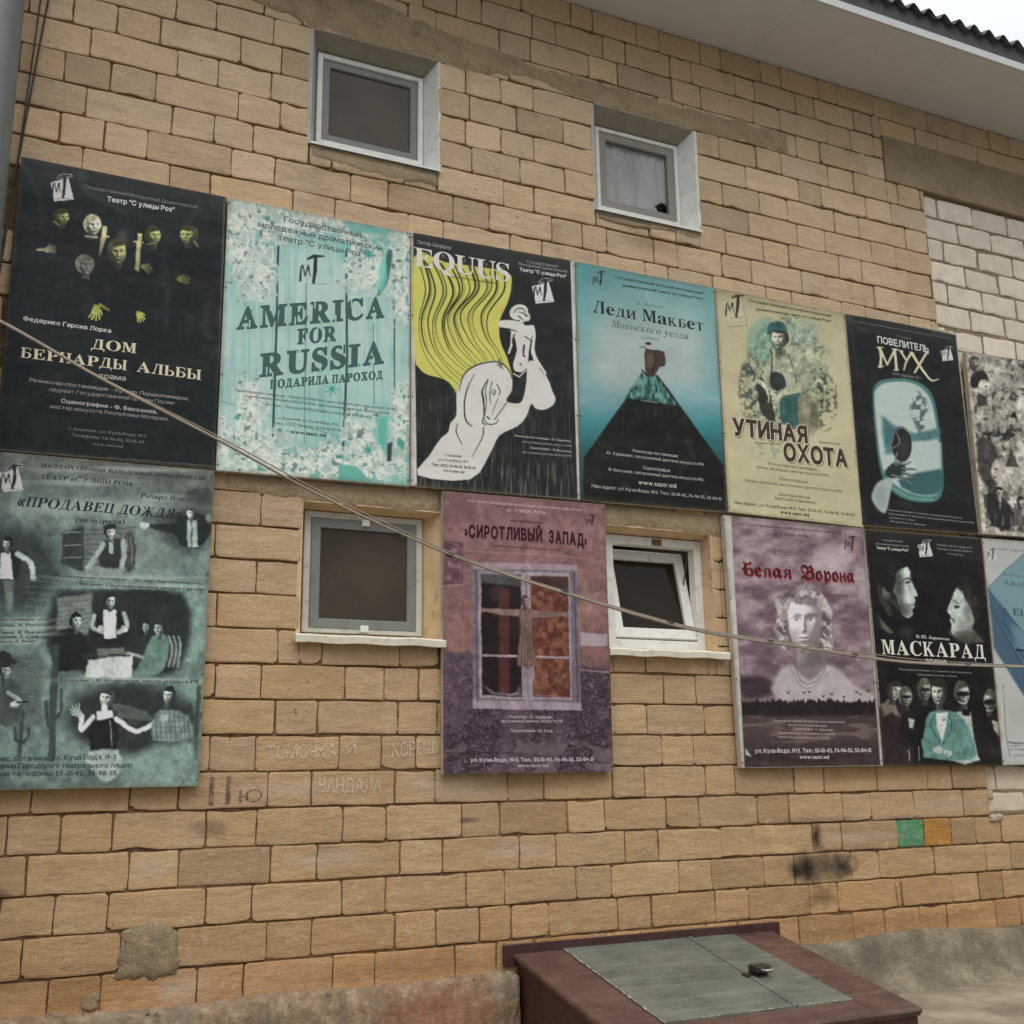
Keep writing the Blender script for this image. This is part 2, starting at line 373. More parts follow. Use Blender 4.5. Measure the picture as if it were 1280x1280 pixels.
def minus(rects, h, tiny=0.03):
    out = []
    for (a, b, c, d) in rects:
        x0, x1, z0, z1 = h
        if b <= x0 or a >= x1 or d <= z0 or c >= z1: out.append((a, b, c, d)); continue
        if a < x0: out.append((a, x0, c, d))
        if b > x1: out.append((x1, b, c, d))
        a2, b2 = max(a, x0), min(b, x1)
        if c < z0: out.append((a2, b2, c, z0))
        if d > z1: out.append((a2, b2, z1, d))
    return [q for q in out if q[1]-q[0] > tiny and q[3]-q[2] > tiny]
POSTER_ZONES = [(-1.30, 4.64, 2.60, 3.93), (-1.3, -.19, 1.17, 2.6), (.99, 1.88, 1.2, 2.6), (2.71, 4.64, 1.21, 2.6), (4.64, 9, 1.21, 3.85)]
def brick_shape(mb, x0, x1, z0, z1, yf, tint, jit=0.0028, cham=0.005, back=0.03, chip=None):
    cx, cz = (x0+x1)/2, (z0+z1)/2
    W_, H_ = x1-x0, z1-z0
    # outline points: one beside each corner, the rest along the sides
    def side(p, q, k):
        L = math.hypot(q[0]-p[0], q[1]-p[1]); e = min(.3, .013/L); ts = [0, e]+[(i+1)/(k+1) for i in range(k)]+[1-e]
        return [(p[0]+(q[0]-p[0])*t_, p[1]+(q[1]-p[1])*t_) for t_ in ts]
    k = 3 if W_ > 0.25 else 1; cs = [(x0, z0), (x1, z0), (x1, z1), (x0, z1)]; P = []; ci_ = []
    for i in range(4):
        ci_.append(len(P)); P += [[x+random.uniform(-jit, jit), z+random.uniform(-jit, jit)] for x, z in side(cs[i], cs[(i+1) % 4], k if i % 2 == 0 else 1)]
    for ci, (ex, ez) in zip(ci_, ((1, 1), (-1, 1), (-1, -1), (1, -1))):
        r0 = random.random(); q = random.uniform(0.001, 0.0055) if r0 < 0.93 else random.uniform(0.006, 0.014)
        P[ci][0] += ex*q; P[ci][1] += ez*q
        if r0 > .93: P[(ci+1) % len(P)][1] += ez*q*.5; P[(ci-1) % len(P)][1] += ez*q*.5
    if random.random() < .28:      # a bite out of the lower or upper edge
        j = ci_[random.choice((0, 2))]+2; P[j][1] += random.uniform(.005, .012)*(1 if P[j][1] < cz else -1)
    n = len(P); tilt = random.uniform(-.002, .002); tx = random.uniform(-.0025, .0025)
    def f(x, z): return yf+tilt*(z-cz)/H_*2+tx*(x-cx)/W_*2
    vs = []
    for lay in range(4):
        for (x, z) in P:
            dx, dz = cx-x, cz-z
            if lay == 0: vs.append((x, back, z))
            elif lay == 1: vs.append((x, yf+cham*1.3+random.uniform(0, .002), z))
            elif lay == 2:
                c = cham*random.uniform(0.5, 1.0); vs.append((x+math.copysign(min(abs(dx), c*.35), dx), f(x, z)+cham*0.3, z+math.copysign(min(abs(dz), c*.35), dz)))
            else:
                c = cham*random.uniform(0.9, 2.4); vs.append((x+math.copysign(min(abs(dx)*.5, c), dx), f(x, z), z+math.copysign(min(abs(dz)*.5, c), dz)))
    fs = []
    for L in range(3):
        for k in range(n): fs.append((L*n+k, L*n+(k+1) % n, (L+1)*n+(k+1) % n, (L+1)*n+k))
    vs.append((cx, yf+random.uniform(-.002, .001), cz)); c = len(vs)-1
    for k in range(n): fs.append((3*n+k, 3*n+(k+1) % n, c))
    mb.add(vs, fs, tint)
def tint_at(x, z):
    t = min(1, max(0, (z-0.2)/4.6))
    a, b = lin((192, 160, 118)), lin((218, 193, 160))
    c = a*(1-t)+b*t
    if z < 0.42: c = c*0.6+lin((182, 126, 76))*0.4
    elif z < 0.60: c = c*0.75+lin((182, 134, 88))*0.25
    v = rng.normal(1, 0.06); s = rng.normal(0, 0.03)
    c = c*v*np.array([1+s*.5, 1, 1-s])
    if rng.random() < 0.10: c = c*0.84
    return tuple(float(q) for q in c)
bricks = []
for r in range(-2, 32):
    js = row_joints(r); z0, z1 = zl(r), zl(r+1)
    if r == -2: z0 = 0.245
    wob = random.uniform(-.001, .001)
    for a, b in zip(js[:-1], js[1:]):
        gh = random.uniform(.0035, .0055); gv = random.uniform(.0015, .0035)
        rs = [(a+gv, b-gv, z0+gh+wob, z1-gh+wob)]
        for h in HOLES: rs = minus(rs, h)
        rs = minus(rs, BEAM); rs = minus(rs, (XI-.002, 9.5, ZI0, ZI1))
        for q in rs:
            if any(q[0] > p[0] and q[1] < p[1] and q[2] > p[2] and q[3] < p[3] for p in POSTER_ZONES): continue
            bricks.append(q)
def shown_area(q):
    xs, zs = np.meshgrid(np.linspace(q[0], q[1], 6), np.linspace(q[2], q[3], 4)); xs = xs.ravel(); zs = zs.ravel()
    px, py = proj(xs, 0, zs); ok = (px > 0) & (px < 1280) & (py > 0) & (py < 1280)
    for p in POSTER_ZONES: ok &= ~((xs > p[0]) & (xs < p[1]) & (zs > p[2]) & (zs < p[3]))
    X4, Z4 = proj(np.array([q[0], q[1], q[1], q[0]]), 0, np.array([q[2], q[2], q[3], q[3]]))
    ar = 0.5*abs(sum(X4[i]*Z4[(i+1) % 4]-X4[(i+1) % 4]*Z4[i] for i in range(4)))
    return ar*ok.mean()
bricks.sort(key=shown_area, reverse=True)
rest = MB()
gx_, oz_ = Xrow(1139, zl(1)+.08), Xrow(1172, zl(1)+.08)
for i, q in enumerate(bricks):
    t = tint_at((q[0]+q[1])/2, (q[2]+q[3])/2)
    lab = None
    if zl(1) < (q[2]+q[3])/2 < zl(2):
        if q[0] < gx_ < q[1]: t = tuple(lin((92, 150, 112))); lab = 'painted green brick'
        elif q[0] < oz_ < q[1]: t = tuple(lin((186, 136, 68))); lab = 'painted orange brick'
    yf = random.gauss(0, .0022)
    if i < 299 or lab:
        mb = MB(); brick_shape(mb, *q, yf, t); o = mb.build('brick', M['brick'], wall)
        if lab: o['label'] = lab
    else: brick_shape(rest, *q, yf, t)
tag(rest.build('bricks', M['brick'], wall), kind='stuff')
# mortar bed: one face with the openings left out, and thickness at their sides
mb = MB(); YM = 0.012
cells = minus([(X0W, X1W+.1, -.2, 5.70)], (XI, 9.5, ZI0, ZI1), 0)
for h in HOLES: cells = minus(cells, h, 0)
for (a, b, c, d) in cells: mb.add([(a, YM, c), (b, YM, c), (b, YM, d), (a, YM, d)], [(0, 1, 2, 3)])
mb.add([(X0W, YM, -.2), (X0W, .4, -.2), (X0W, .4, 5.7), (X0W, YM, 5.7)], [(0, 1, 2, 3)])
mb.build('mortar_bed', M['mortar'], wall)
# rough smeared concrete over the lintels
def patch(pts_top, pts_bot, y, name, mat, parent, seg=40, amp=.012, seed=1, th=.010):
    rg = np.random.default_rng(seed); mb = MB(); x0, x1 = pts_top[0][0], pts_top[-1][0]
    xs = np.linspace(x0, x1, seg+1); n1 = np.convolve(rg.normal(0, 1, seg+5), np.ones(3)/3, 'valid')[:seg+1]*amp; n2 = np.convolve(rg.normal(0, 1, seg+5), np.ones(3)/3, 'valid')[:seg+1]*amp
    ft = np.interp(xs, [p[0] for p in pts_top], [p[1] for p in pts_top])+n1
    fb = np.interp(xs, [p[0] for p in pts_bot], [p[1] for p in pts_bot])+n2
    rows = 8; vs = []
    for j in range(rows+1):
        for i in range(seg+1):
            tt = j/rows; edge = min(tt, 1-tt, i/seg*8, (seg-i)/seg*8); e = min(1, edge*5)
            vs.append((xs[i]+rg.normal(0, .002), y+th*(1-e)+rg.normal(0, .0012), fb[i]+(ft[i]-fb[i])*tt))
    fs = [(j*(seg+1)+i, j*(seg+1)+i+1, (j+1)*(seg+1)+i+1, (j+1)*(seg+1)+i) for j in range(rows) for i in range(seg)]
    mb.add(vs, fs); return mb.build(name, mat, parent, True)
patch([(-.35, 5.16), (.25, 5.19), (.96, 5.20), (1.94, 5.19), (2.7, 5.19), (3.38, 5.205)], [(-.35, 5.12), (.1, 5.10), (.25, 5.047), (.96, 5.047), (1.1, 5.02), (1.5, 5.09), (1.945, 5.045), (2.652, 5.045), (2.9, 5.06), (3.38, 5.06)], -.010, 'lintel', M['lintel'], wall, 120, .012, 3)
patch([(-.30, 5.30), (-.1, 5.42), (.15, 5.38), (.5, 5.33), (1.0, 5.25), (1.5, 5.20)], [(-.30, 5.28), (-.1, 5.2), (.3, 5.15), (1.0, 5.15), (1.5, 5.15)], -.013, 'cement_smear', M['lintel'], wall, 70, .014, 9)
patch([(-.10, 2.60), (.98, 2.60)], [(-.10, 2.50), (.10, 2.485), (.272, 2.468), (.98, 2.47)], -.008, 'lintel', M['lintel'], wall, 40, .006, 4)
patch([(1.88, 2.61), (2.70, 2.61)], [(1.88, 2.482), (2.60, 2.484), (2.70, 2.47)], -.008, 'lintel', M['lintel'], wall, 40, .006, 5)
patch([(.25, 4.352), (.96, 4.352)], [(.25, 4.30), (.5, 4.27), (.75, 4.26), (.96, 4.29)], -.006, 'cement_smear', M['beam'], wall, 30, .012, 6)
patch([(1.95, 4.335), (2.65, 4.335)], [(1.95, 4.30), (2.2, 4.29), (2.4, 4.315), (2.65, 4.31)], -.006, 'cement_smear', M['beam'], wall, 30, .008, 7)
M['repair'] = concrete_mat('grey_repair', lc(126, 116, 96), lc(156, 140, 112), lc(190, 160, 120), 14, 1.0, .015)
M['pale_cement'] = concrete_mat('pale_cement', lc(170, 158, 138), lc(190, 180, 160), lc(204, 194, 176), 9, .8, .01)
# cement repairs low on the left
def blobpatch(cx, cz, rx, rz, y, name, mat, seed, n=30):
    rg = np.random.default_rng(seed); mb = MB(); vs = [(cx, y, cz)]; 
    for L, (s, yy) in enumerate(((.7, y+.001), (1, y+.006), (1.02, y+.016))):
        rg2 = np.random.default_rng(seed)
        for k in range(n):
            a = k/n*2*math.pi; r_ = 1+rg2.uniform(-.06, .05)+.12*math.sin(a*2+seed)+.08*math.sin(a*3+seed*2)+.05*math.sin(a*7+seed)+.06*math.sin(a*13+seed*3)
            ca, sa = math.cos(a), math.sin(a); q = 1/max(abs(ca), abs(sa))**.6
            vs.append((cx+rx*ca*r_*s*q, yy, cz+rz*sa*r_*s*q))
    fs = [(0, 1+k, 1+(k+1) % n) for k in range(n)]
    for L in range(2): fs += [(1+L*n+k, 1+L*n+(k+1) % n, 1+(L+1)*n+(k+1) % n, 1+(L+1)*n+k) for k in range(n)]
    mb.add(vs, fs); return mb.build(name, mat, wall, True)
a = at(184, 1192); blobpatch(a[0]+.01, a[1]+.005, .135, .10, -.009, 'cement_repair', M['repair'], 11, 44)
a = at(113, 1253); blobpatch(a[0], a[1], .035, .03, -.008, 'cement_repair', M['repair'], 12)
a = at(1245, 1022); blobpatch(a[0], a[1], .05, .022, -.012, 'cement_repair', M['pale_cement'], 13)
a = at(1237, 990); blobpatch(a[0], a[1], .018, .05, -.012, 'cement_repair', M['pale_cement'], 14)
# smooth concrete ring beam at the right, over the infill
mb = MB(); mb.bbox(4.203, 9.0, -.012, .3, BEAM[2]+.003, BEAM[3]-.003, .006); mb.build('concrete_beam', M['beam'], wall)
# plinth: left stretch, with its lit broken edge
def plinth_mat():
    t = NT('weathered_plinth')
    c = t.ramp(t.noise(15, 8, 0.75), [(0.3, lc(104, 88, 72)), (0.5, lc(146, 126, 102)), (0.7, lc(184, 166, 138))])
    c = t.mix(t.math('MULTIPLY', t.blob(.95, .12, .45, .25, .8), .5), c, lc(158, 98, 72))
    c = t.mix(t.ramp(t.noise(5, 5, .7), [(.5, (0, 0, 0)), (.6, (.5, .5, .5))]), c, lc(118, 116, 104))
    return t.fin(c, .92, t.bump(t.noise(22, 6, .7), .9, .02), .2)
M['plinth'] = plinth_mat()
mb = MB(); rg = np.random.default_rng(3); xs = np.linspace(X0W, 1.345, 200)
prof = [(.02, .275), (-.045, .262), (-.062, .248), (-.068, .16), (-.072, .08), (-.075, -.2)]
vs = []
for x in xs:
    for k, (y, z) in enumerate(prof): vs.append((x, y+rg.normal(0, .007)*(k > 0)+.012*math.sin(x*9+k*2)*(k > 1), z+rg.normal(0, .007)*(k < 3)+.008*math.sin(x*6.3)*(k < 3)))
n = len(prof); fs = [(i*n+k, (i+1)*n+k, (i+1)*n+k+1, i*n+k+1) for i in range(len(xs)-1) for k in range(n-1)]
mb.add(vs, fs); mb.build('plinth', M['plinth'], wall, True)
# coved cement skirting on the right
mb = MB(); xs = np.linspace(2.87, 9.0, 120); prof = [(.02, .265), (-.02, .262), (-.05, .235), (-.075, .16), (-.10, .08), (-.125, .03), (-.16, .004), (-.2, -.05)]; vs = []
for i, x in enumerate(xs):
    dz = .015*math.sin(x*2.1)+.01*math.sin(x*5.3)
    for k, (y, z) in enumerate(prof): vs.append((x, y+rg.normal(0, .003)*(k > 0)+(.01*math.sin(x*3+k) if k > 1 else 0), z+(dz if k < 3 else 0)+rg.normal(0, .003)*(0 < k < 7)))
n = len(prof); fs = [(i*n+k, (i+1)*n+k, (i+1)*n+k+1, i*n+k+1) for i in range(len(xs)-1) for k in range(n-1)]
mb.add(vs, fs)
mb.build('cement_skirting', concrete_mat('skirting_cement', lc(98, 90, 74), lc(134, 124, 104), lc(178, 166, 142), 5, .9, .02), wall, True)

# ------------------------------------------------------------------ pale brick infill
inf = tag(empty('infill_wall', (6.5, 0.1, 0.0)), 'pale whitish brick infill at the right edge, roughly pointed, beside the tan wall', 'wall')
def pale_mat():
    t = NT('pale_brick')
    c = t.mix(1.0, t.attr(), t.ramp(t.noise(8, 6, .65), [(.3, (.82, .80, .78)), (.65, (1, 1, 1))]), 'MULTIPLY')
    c = t.mix(t.ramp(t.noise(30, 4, .6), [(.62, (0, 0, 0)), (.74, (.4, .4, .4))]), c, lc(150, 134, 112))
    return t.fin(c, .9, t.bump(t.noise(30, 6, .65), .5, .007), .2)
pm = pale_mat()
pale = []
for r in range(0, 26):
    z1 = ZI1-.012-r*.1602; z0 = z1-.16
    z0 = max(z0, ZI0)
    if z1-z0 < .05: break
    x = XI+.008; r_ = r
    first = [.13, .30, .15, .33, .14, .33, .09, .33, .2][r % 9]
    js = [x, x+first]
    while js[-1] < 8.6: js.append(js[-1]+.325+random.uniform(-.012, .012))
    for a, b in zip(js[:-1], js[1:]):
        q = (a+.006, b-.006, z0+.008, z1-.006)
        if q[0] > 4.64 and q[2] > 1.21 and q[3] < 3.85: continue
        pale.append(q)
pale.sort(key=shown_area, reverse=True)
mbr = MB()
for i, q in enumerate(pale):
    v = rng.normal(1, .05); t = tuple(float(c)*v for c in (lin((232, 220, 200)) if q[2] > 2 else lin((220, 206, 184))))
    if shown_area(q) > 60:
        mb = MB(); brick_shape(mb, *q, .022+random.gauss(0, .003), t, .0045, .010, .06); mb.build('brick', pm, inf)
    else: brick_shape(mbr, *q, .022+random.gauss(0, .003), t, .0045, .010, .06)
tag(mbr.build('bricks', pm, inf), kind='stuff')
mb = MB(); mb.add([(XI, .029, ZI0), (9, .029, ZI0), (9, .029, ZI1), (XI, .029, ZI1)], [(0, 1, 2, 3)])
mb.add([(XI, YM, ZI0), (XI, .06, ZI0), (XI, .06, ZI1), (XI, YM, ZI1)], [(0, 1, 2, 3)])
t = NT('grey_pointing'); mm = t.fin(t.ramp(t.noise(20, 6, .7), [(.3, lc(120, 104, 84)), (.6, lc(162, 146, 122)), (.8, lc(190, 176, 154))]), .95, t.bump(t.noise(50, 5, .7), 1.0, .012), .2)
mb.build('pointing', mm, inf)

# ------------------------------------------------------------------ windows (parts of the wall)
def lining(h, d, wj, mats, ysill, y0=.0):
    """white or cream lining of the opening: two jambs, head and bottom as thin boxes"""
    x0, x1, z0, z1 = h; a0, a1, b0, b1 = wj; e = .02
    a = MB(); b = MB(); a2 = MB()
    def quad(mb, p, q, r_, s_, o):     # a splayed face with a little thickness behind it
        vs = [p, q, r_, s_]; mb.add(vs+[tuple(v[k]+o[k] for k in range(3)) for v in vs], [(0, 1, 2, 3), (7, 6, 5, 4), (0, 4, 5, 1), (1, 5, 6, 2), (2, 6, 7, 3), (3, 7, 4, 0)])
    quad(a, (x0, y0, z0), (x0, y0, z1), (a0, d, b1), (a0, d, b0), (-e, .004, 0)); quad(a2, (x1, y0, z0), (a1, d, b0), (a1, d, b1), (x1, y0, z1), (e, .004, 0))
    quad(b, (x0, y0, z1), (x1, y0, z1), (a1, d, b1), (a0, d, b1), (0, .004, e)); quad(b, (x0, y0, z0), (a0, d, b0), (a1, d, b0), (x1, y0, z0), (0, .004, -e))
    return a, a2, b
dark1 = glass('dim_interior_glass', (76, 69, 59), .25, .25)
def screen_mat():
    t = NT('insect_screen'); c = t.ramp(t.noise(4, 4), [(.3, lc(60, 52, 42)), (.7, lc(76, 67, 55))])
    return t.fin(c, .6, t.bump(t.noise(400, 1), .3, .001), .3)
scr = screen_mat()
dark2 = glass('dark_room_glass', (38, 31, 22), .06, .18)
def lace_mat():
    t = NT('lace_curtain')
    c = t.ramp(t.noise(6, 5, .6, stretch=(2.0, 1, .5)), [(.3, lc(196, 200, 194)), (.55, lc(222, 226, 222)), (.75, lc(238, 240, 236))])
    return t.fin(c, .5, None, .3)
lace = lace_mat()
M['shade_jamb'] = paint_mat('shaded_jamb_plaster', (176, 178, 172), .7, .08, (150, 142, 124)); M['head'] = paint_mat('shaded_head_render', (160, 154, 138), .8, .1, (136, 126, 106), .2, .4)  # upper left jambs and heads: shade put into darker plaster and concrete tones
def win(h, yfr, kind, label, fr):
    x0, x1, z0, z1 = h
    wdw = empty('window', ((x0+x1)/2, yfr, z0), wall); wdw.matrix_parent_inverse = Matrix.Translation(-Vector(wall.location)); wdw['label'] = label
    up = z0 > 4
    d = yfr
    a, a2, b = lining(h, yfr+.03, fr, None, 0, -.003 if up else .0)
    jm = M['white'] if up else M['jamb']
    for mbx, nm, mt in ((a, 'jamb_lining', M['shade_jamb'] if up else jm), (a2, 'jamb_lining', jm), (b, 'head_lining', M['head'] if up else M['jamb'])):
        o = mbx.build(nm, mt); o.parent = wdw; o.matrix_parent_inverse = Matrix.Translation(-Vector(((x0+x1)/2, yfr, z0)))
    def P(o):
        o.parent = wdw; o.matrix_parent_inverse = Matrix.Translation(-Vector(((x0+x1)/2, yfr, z0))); return o
    X0, X1, Z0, Z1 = fr
    if kind == 'upper':
        f = MB(); f.ring(X0, X1, Z0, Z1, .030, yfr, yfr+.05); P(f.build('frame', M['pvc']))
        s = MB(); s.ring(X0+.030, X1-.030, Z0+.030, Z1-.030, .042, yfr+.012, yfr+.04); P(s.build('sash', M['grey']))
        g = MB(); g.box(X0+.06, X1-.06, yfr+.026, yfr+.034, Z0+.06, Z1-.06); P(g.build('pane', dark1))
    elif kind == 'lace':
        f = MB(); f.ring(X0, X1, Z0, Z1, .026, yfr, yfr+.05); P(f.build('frame', M['pvc']))
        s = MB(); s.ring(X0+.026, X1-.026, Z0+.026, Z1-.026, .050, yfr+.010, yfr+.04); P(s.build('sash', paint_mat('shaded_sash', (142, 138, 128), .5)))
        # folded lace standing close behind thin glass, torn at the lower corner
        g = MB(); nx, nz = 90, 30; vs = []
        gx0, gx1, gz0, gz1 = X0+.06, X1-.06, Z0+.06, Z1-.06
        for j in range(nz+1):
            for k in range(nx+1):
                u, v = k/nx, j/nz
                fold = math.sin(u*34+math.sin(v*2.4)*2.2+math.sin(u*9)*1.5)*.006+math.sin(u*71+v*5)*.0025
                vs.append((gx0+(gx1-gx0)*u, yfr+.045+fold*.6, gz0+(gz1-gz0)*v))
        fs = [(j*(nx+1)+k, j*(nx+1)+k+1, (j+1)*(nx+1)+k+1, (j+1)*(nx+1)+k) for j in range(nz) for k in range(nx) if not (k/nx > .80-.02*math.sin(j*2.) and j/nz < .24-.9*abs(k/nx-.9))]
        g.add(vs, fs); P(g.build('curtain', lace, None, True))
        k = MB(); k.box(gx0-.01, gx1+.01, yfr+.075, yfr+.08, gz0-.01, gz1+.01); P(k.build('room_backing', glass('dark_room', (52, 48, 42), .8, .1)))
        gm = NT('thin_pane'); gm.b.inputs['Transmission Weight'].default_value = 1; gm.b.inputs['IOR'].default_value = 1.05; gm.b.inputs['Roughness'].default_value = 0.0
        k = MB(); k.box(gx0-.015, gx1+.015, yfr+.030, yfr+.034, gz0-.015, gz1+.015); P(k.build('pane', gm.m))
    elif kind == 'screen':
        f = MB(); f.ring(X0, X1, Z0, Z1, .034, yfr, yfr+.05); P(f.build('frame', M['pvc_dirty']))
        s = MB(); s.ring(X0+.034, X1-.034, Z0+.022, Z1-.034, .048, yfr-.004, yfr+.02); P(s.build('screen_frame', M['grey']))
        g = MB(); g.box(X0+.075, X1-.075, yfr+.008, yfr+.012, Z0+.065, Z1-.075); P(g.build('insect_screen', scr))
        for zc in (Z0+.024, Z1-.046):
            c = MB(); c.bbox((X0+X1)/2-.02, (X0+X1)/2+.02, yfr-.022, yfr, zc-.016, zc+.016, .003); P(c.build('clip', M['pvc']))
        g = MB(); g.box(X0+.03, X1-.03, yfr+.045, yfr+.05, Z0+.03, Z1-.03); P(g.build('pane', dark2))
    else:
        f = MB(); f.ring(X0, X1, Z0, Z1, .050, yfr, yfr+.06); P(f.build('frame', M['pvc']))
        a, bq, c_, e = X0+.052, X1-.052, Z0+.052, Z1-.052
        ang = R(-13)
        sm = MB(); sm.ring(a, bq, c_, e, .058, yfr+.004, yfr+.055)
        pn = MB(); pn.box(a+.05, bq-.05, yfr+.026, yfr+.032, c_+.05, e-.05)
        for mbx, nm, mt in ((sm, 'sash', M['pvc']), (pn, 'pane', dark2)):
            py_, pz_ = yfr+.05, c_
            mbx.v = [(x, py_+(y-py_)*math.cos(ang)-(z-pz_)*math.sin(ang), pz_+(y-py_)*math.sin(ang)+(z-pz_)*math.cos(ang)) for x, y, z in mbx.v]
            P(mbx.build(nm, mt))
        k = MB(); k.box(x0-.1, x1+.1, .9, .95, z0-.3, z1+.3); k.box(x0-.1, x0-.05, .2, .9, z0-.3, z1+.3); k.box(x1+.05, x1+.1, .2, .9, z0-.3, z1+.3)
        P(k.build('room_backing', glass('dim_room_paint', (70, 60, 48), .9, .05)))
        st = MB(); st.tube([(bq-.01, yfr+.02, c_+.02), (bq-.03, yfr+.10, (c_+e)/2), (bq-.02, yfr+.03, e-.02)], .004, 6); P(st.build('stay', M['steel']))
        for sx, zz in ((X0+.33, Z1-.006),):
            c = MB(); c.bbox(sx-.03, sx+.03, yfr-.012, yfr+.0, zz-.04, zz-.004, .005); P(c.build('mortar_lump', M['mortar']))
    if up:
        s = MB(); s.add([(x0-.006, -.022, z0-.006), (x1+.012, -.022, z0-.006), (x1+.012, yfr, z0+.050), (x0-.006, yfr, z0+.050),
                         (x0-.006, -.022, z0+.006), (x1+.012, -.022, z0+.006), (x1-.045, yfr, fr[2]+.004), (x0+.05, yfr, fr[2]+.004)],
                        [(0,3,2,1),(4,5,6,7),(0,1,5,4),(1,2,6,5),(2,3,7,6),(3,0,4,7)]); P(s.build('sill', M['white']))
    else:
        s = MB(); xe0, xe1 = (x0-.03, x1) if kind == 'screen' else (x0, x1+.055)
        n = 14; vs = []
        for k in range(n+1):
            x = xe0+(xe1-xe0)*k/n; dz = .003*math.sin(k*1.3); dy = .003*math.sin(k*2.1)
            vs += [(x, yfr+.01, z0+.022), (x, -.045+dy, z0+.004+dz), (x, -.052+dy, z0-.004+dz), (x, -.050+dy, z0-.034+dz), (x, -.042+dy, z0-.036+dz), (x, .0, z0-.012)]
        fs = [(k*6+j, k*6+(j+1) % 6, (k+1)*6+(j+1) % 6, (k+1)*6+j) for k in range(n) for j in range(6)]
        fs += [tuple(range(6)), tuple(n*6+5-j for j in range(6))]
        s.add(vs, fs); P(s.build('sill', M['sill']))
    return wdw
win(HOLES[0], .09, 'upper', 'upper left window with dark pane in white lined opening', (.305, .907, 4.438, 4.985))
win(HOLES[1], .09, 'lace', 'upper right window with folded grey lace curtain behind the pane', (2.004, 2.588, 4.420, 4.967))
win(HOLES[2], .09, 'screen', 'lower left window with grey insect screen', (.303, .912, 1.853, 2.449))
win(HOLES[3], .09, 'tilt', 'lower right white window tilted open', (1.975, 2.604, 1.832, 2.458))
# dark sheets whose colour stands for the unlit rooms behind the openings
mb = MB()
for h in HOLES[:3]: mb.box(h[0]-.02, h[1]+.02, .36, .4, h[2]-.02, h[3]+.02)
mb.build('dark_room_sheet', glass('unlit_room_tone', (60, 54, 46), .9, .05), wall)
# ------------------------------------------------------------------ roof edge
roof = tag(empty('roof_eave', (3, -.3, 5.69)), 'grey boarded eave with pale fascia under a wavy roofing sheet, crossing the top right', 'roof')
mb = MB()
xs = [-3.0+i*1.22 for i in range(11)]
for a, b in zip(xs[:-1], xs[1:]): mb.box(a+.001, b-.001, -.600, .02, 5.692, 5.704)
mb.build('soffit', M['soffit'], roof)
mb = MB(); mb.bbox(-3, 10.2, -.622, -.602, 5.688, 5.742, .002); mb.build('fascia', M['fascia'], roof)
mb = MB(); mb.box(-3, 10.2, -.618, -.598, 5.744, 5.86); mb.build('eave_shade_strip', paint_mat('eave_shade_tone', (78, 80, 80), .7, .1), roof)  # dark strip below the sheet; the gap's shade is put into its colour
mb = MB(); per = .130; n = int(13.2/per*8); vs = []
for i in range(n+1):
    x = -3+i*per/8; h = .027*math.sin(i/8*2*math.pi)
    for (y, z) in ((-.655, 5.850), (.35, 6.22)):
        vs += [(x, y, z+h), (x, y, z+h+.008)]
fs = []
for i in range(n):
    a = i*4; b = a+4
    fs += [(a, b, b+2, a+2), (a+1, a+3, b+3, b+1), (a, a+1, b+1, b)]
mb.add(vs, fs); mb.build('corrugated_sheet', M['slate'], roof, True)

# ------------------------------------------------------------------ ground
gm = NT('trodden_concrete')
c = gm.ramp(gm.noise(1.6, 8, .65), [(.3, lc(104, 94, 80)), (.5, lc(136, 124, 106)), (.7, lc(172, 160, 140))])
c = gm.mix(gm.ramp(gm.noise(7, 6, .6), [(.55, (0, 0, 0)), (.7, (.6, .6, .6))]), c, lc(104, 94, 82))
gmat = gm.fin(c, .9, gm.bump(gm.noise(25, 6, .7), .5, .01), .25)
mb = MB(); rg = np.random.default_rng(5); nx, ny = 90, 30; vs = []
for j in range(ny+1):
    for i in range(nx+1):
        x = -4+16*i/nx; y = .05-3.2*j/ny
        vs.append((x, y, .004*math.sin(x*3.1+y*2)+.003*math.sin(x*7-y*5)+rg.normal(0, .0008)))
fs = [(j*(nx+1)+i, j*(nx+1)+i+1, (j+1)*(nx+1)+i+1, (j+1)*(nx+1)+i) for j in range(ny) for i in range(nx)]
mb.add(vs, fs); tag(mb.build('pavement', gmat, None, True), kind='structure')
am = NT('asphalt'); amat = am.fin(am.ramp(am.noise(30, 6, .7), [(.3, lc(70, 68, 64)), (.7, lc(96, 92, 86))]), .95, am.bump(am.noise(90, 4, .7), .6, .006), .2)
mb = MB(); mb.add([(-400, -400, -.02), (400, -400, -.02), (400, 400, -.02), (-400, 400, -.02)], [(0, 1, 2, 3)])
tag(mb.build('ground', amat), kind='structure')

# ------------------------------------------------------------------ cellar hatch
hx0, hx1, hyf, zb, zf = 1.352, 2.852, -1.045, .352, .148
hatch = tag(empty('cellar_hatch', (2.1, -.5, 0)), 'brown steel cellar hatch housing with worn green lids against the wall foot', 'hatch')
def top(x, y, dz=0): return (x, y, zb+(zf-zb)*(y/hyf)+dz)
mb = MB()
def slab(mb, xy, t0, t1):
    """a sheet lying parallel to the sloping top"""
    n = len(xy); vs = [top(x, y, t0) for x, y in xy]+[top(x, y, t1) for x, y in xy]
    mb.add(vs, [tuple(range(n-1, -1, -1)), tuple(range(n, 2*n))]+[(k, (k+1) % n, n+(k+1) % n, n+k) for k in range(n)])
mb.add([(hx0+.01, -.005, 0), (hx0+.01, hyf+.01, 0), top(hx0+.01, hyf+.01, -.03), top(hx0+.01, -.005, -.03)], [(0, 1, 2, 3)])
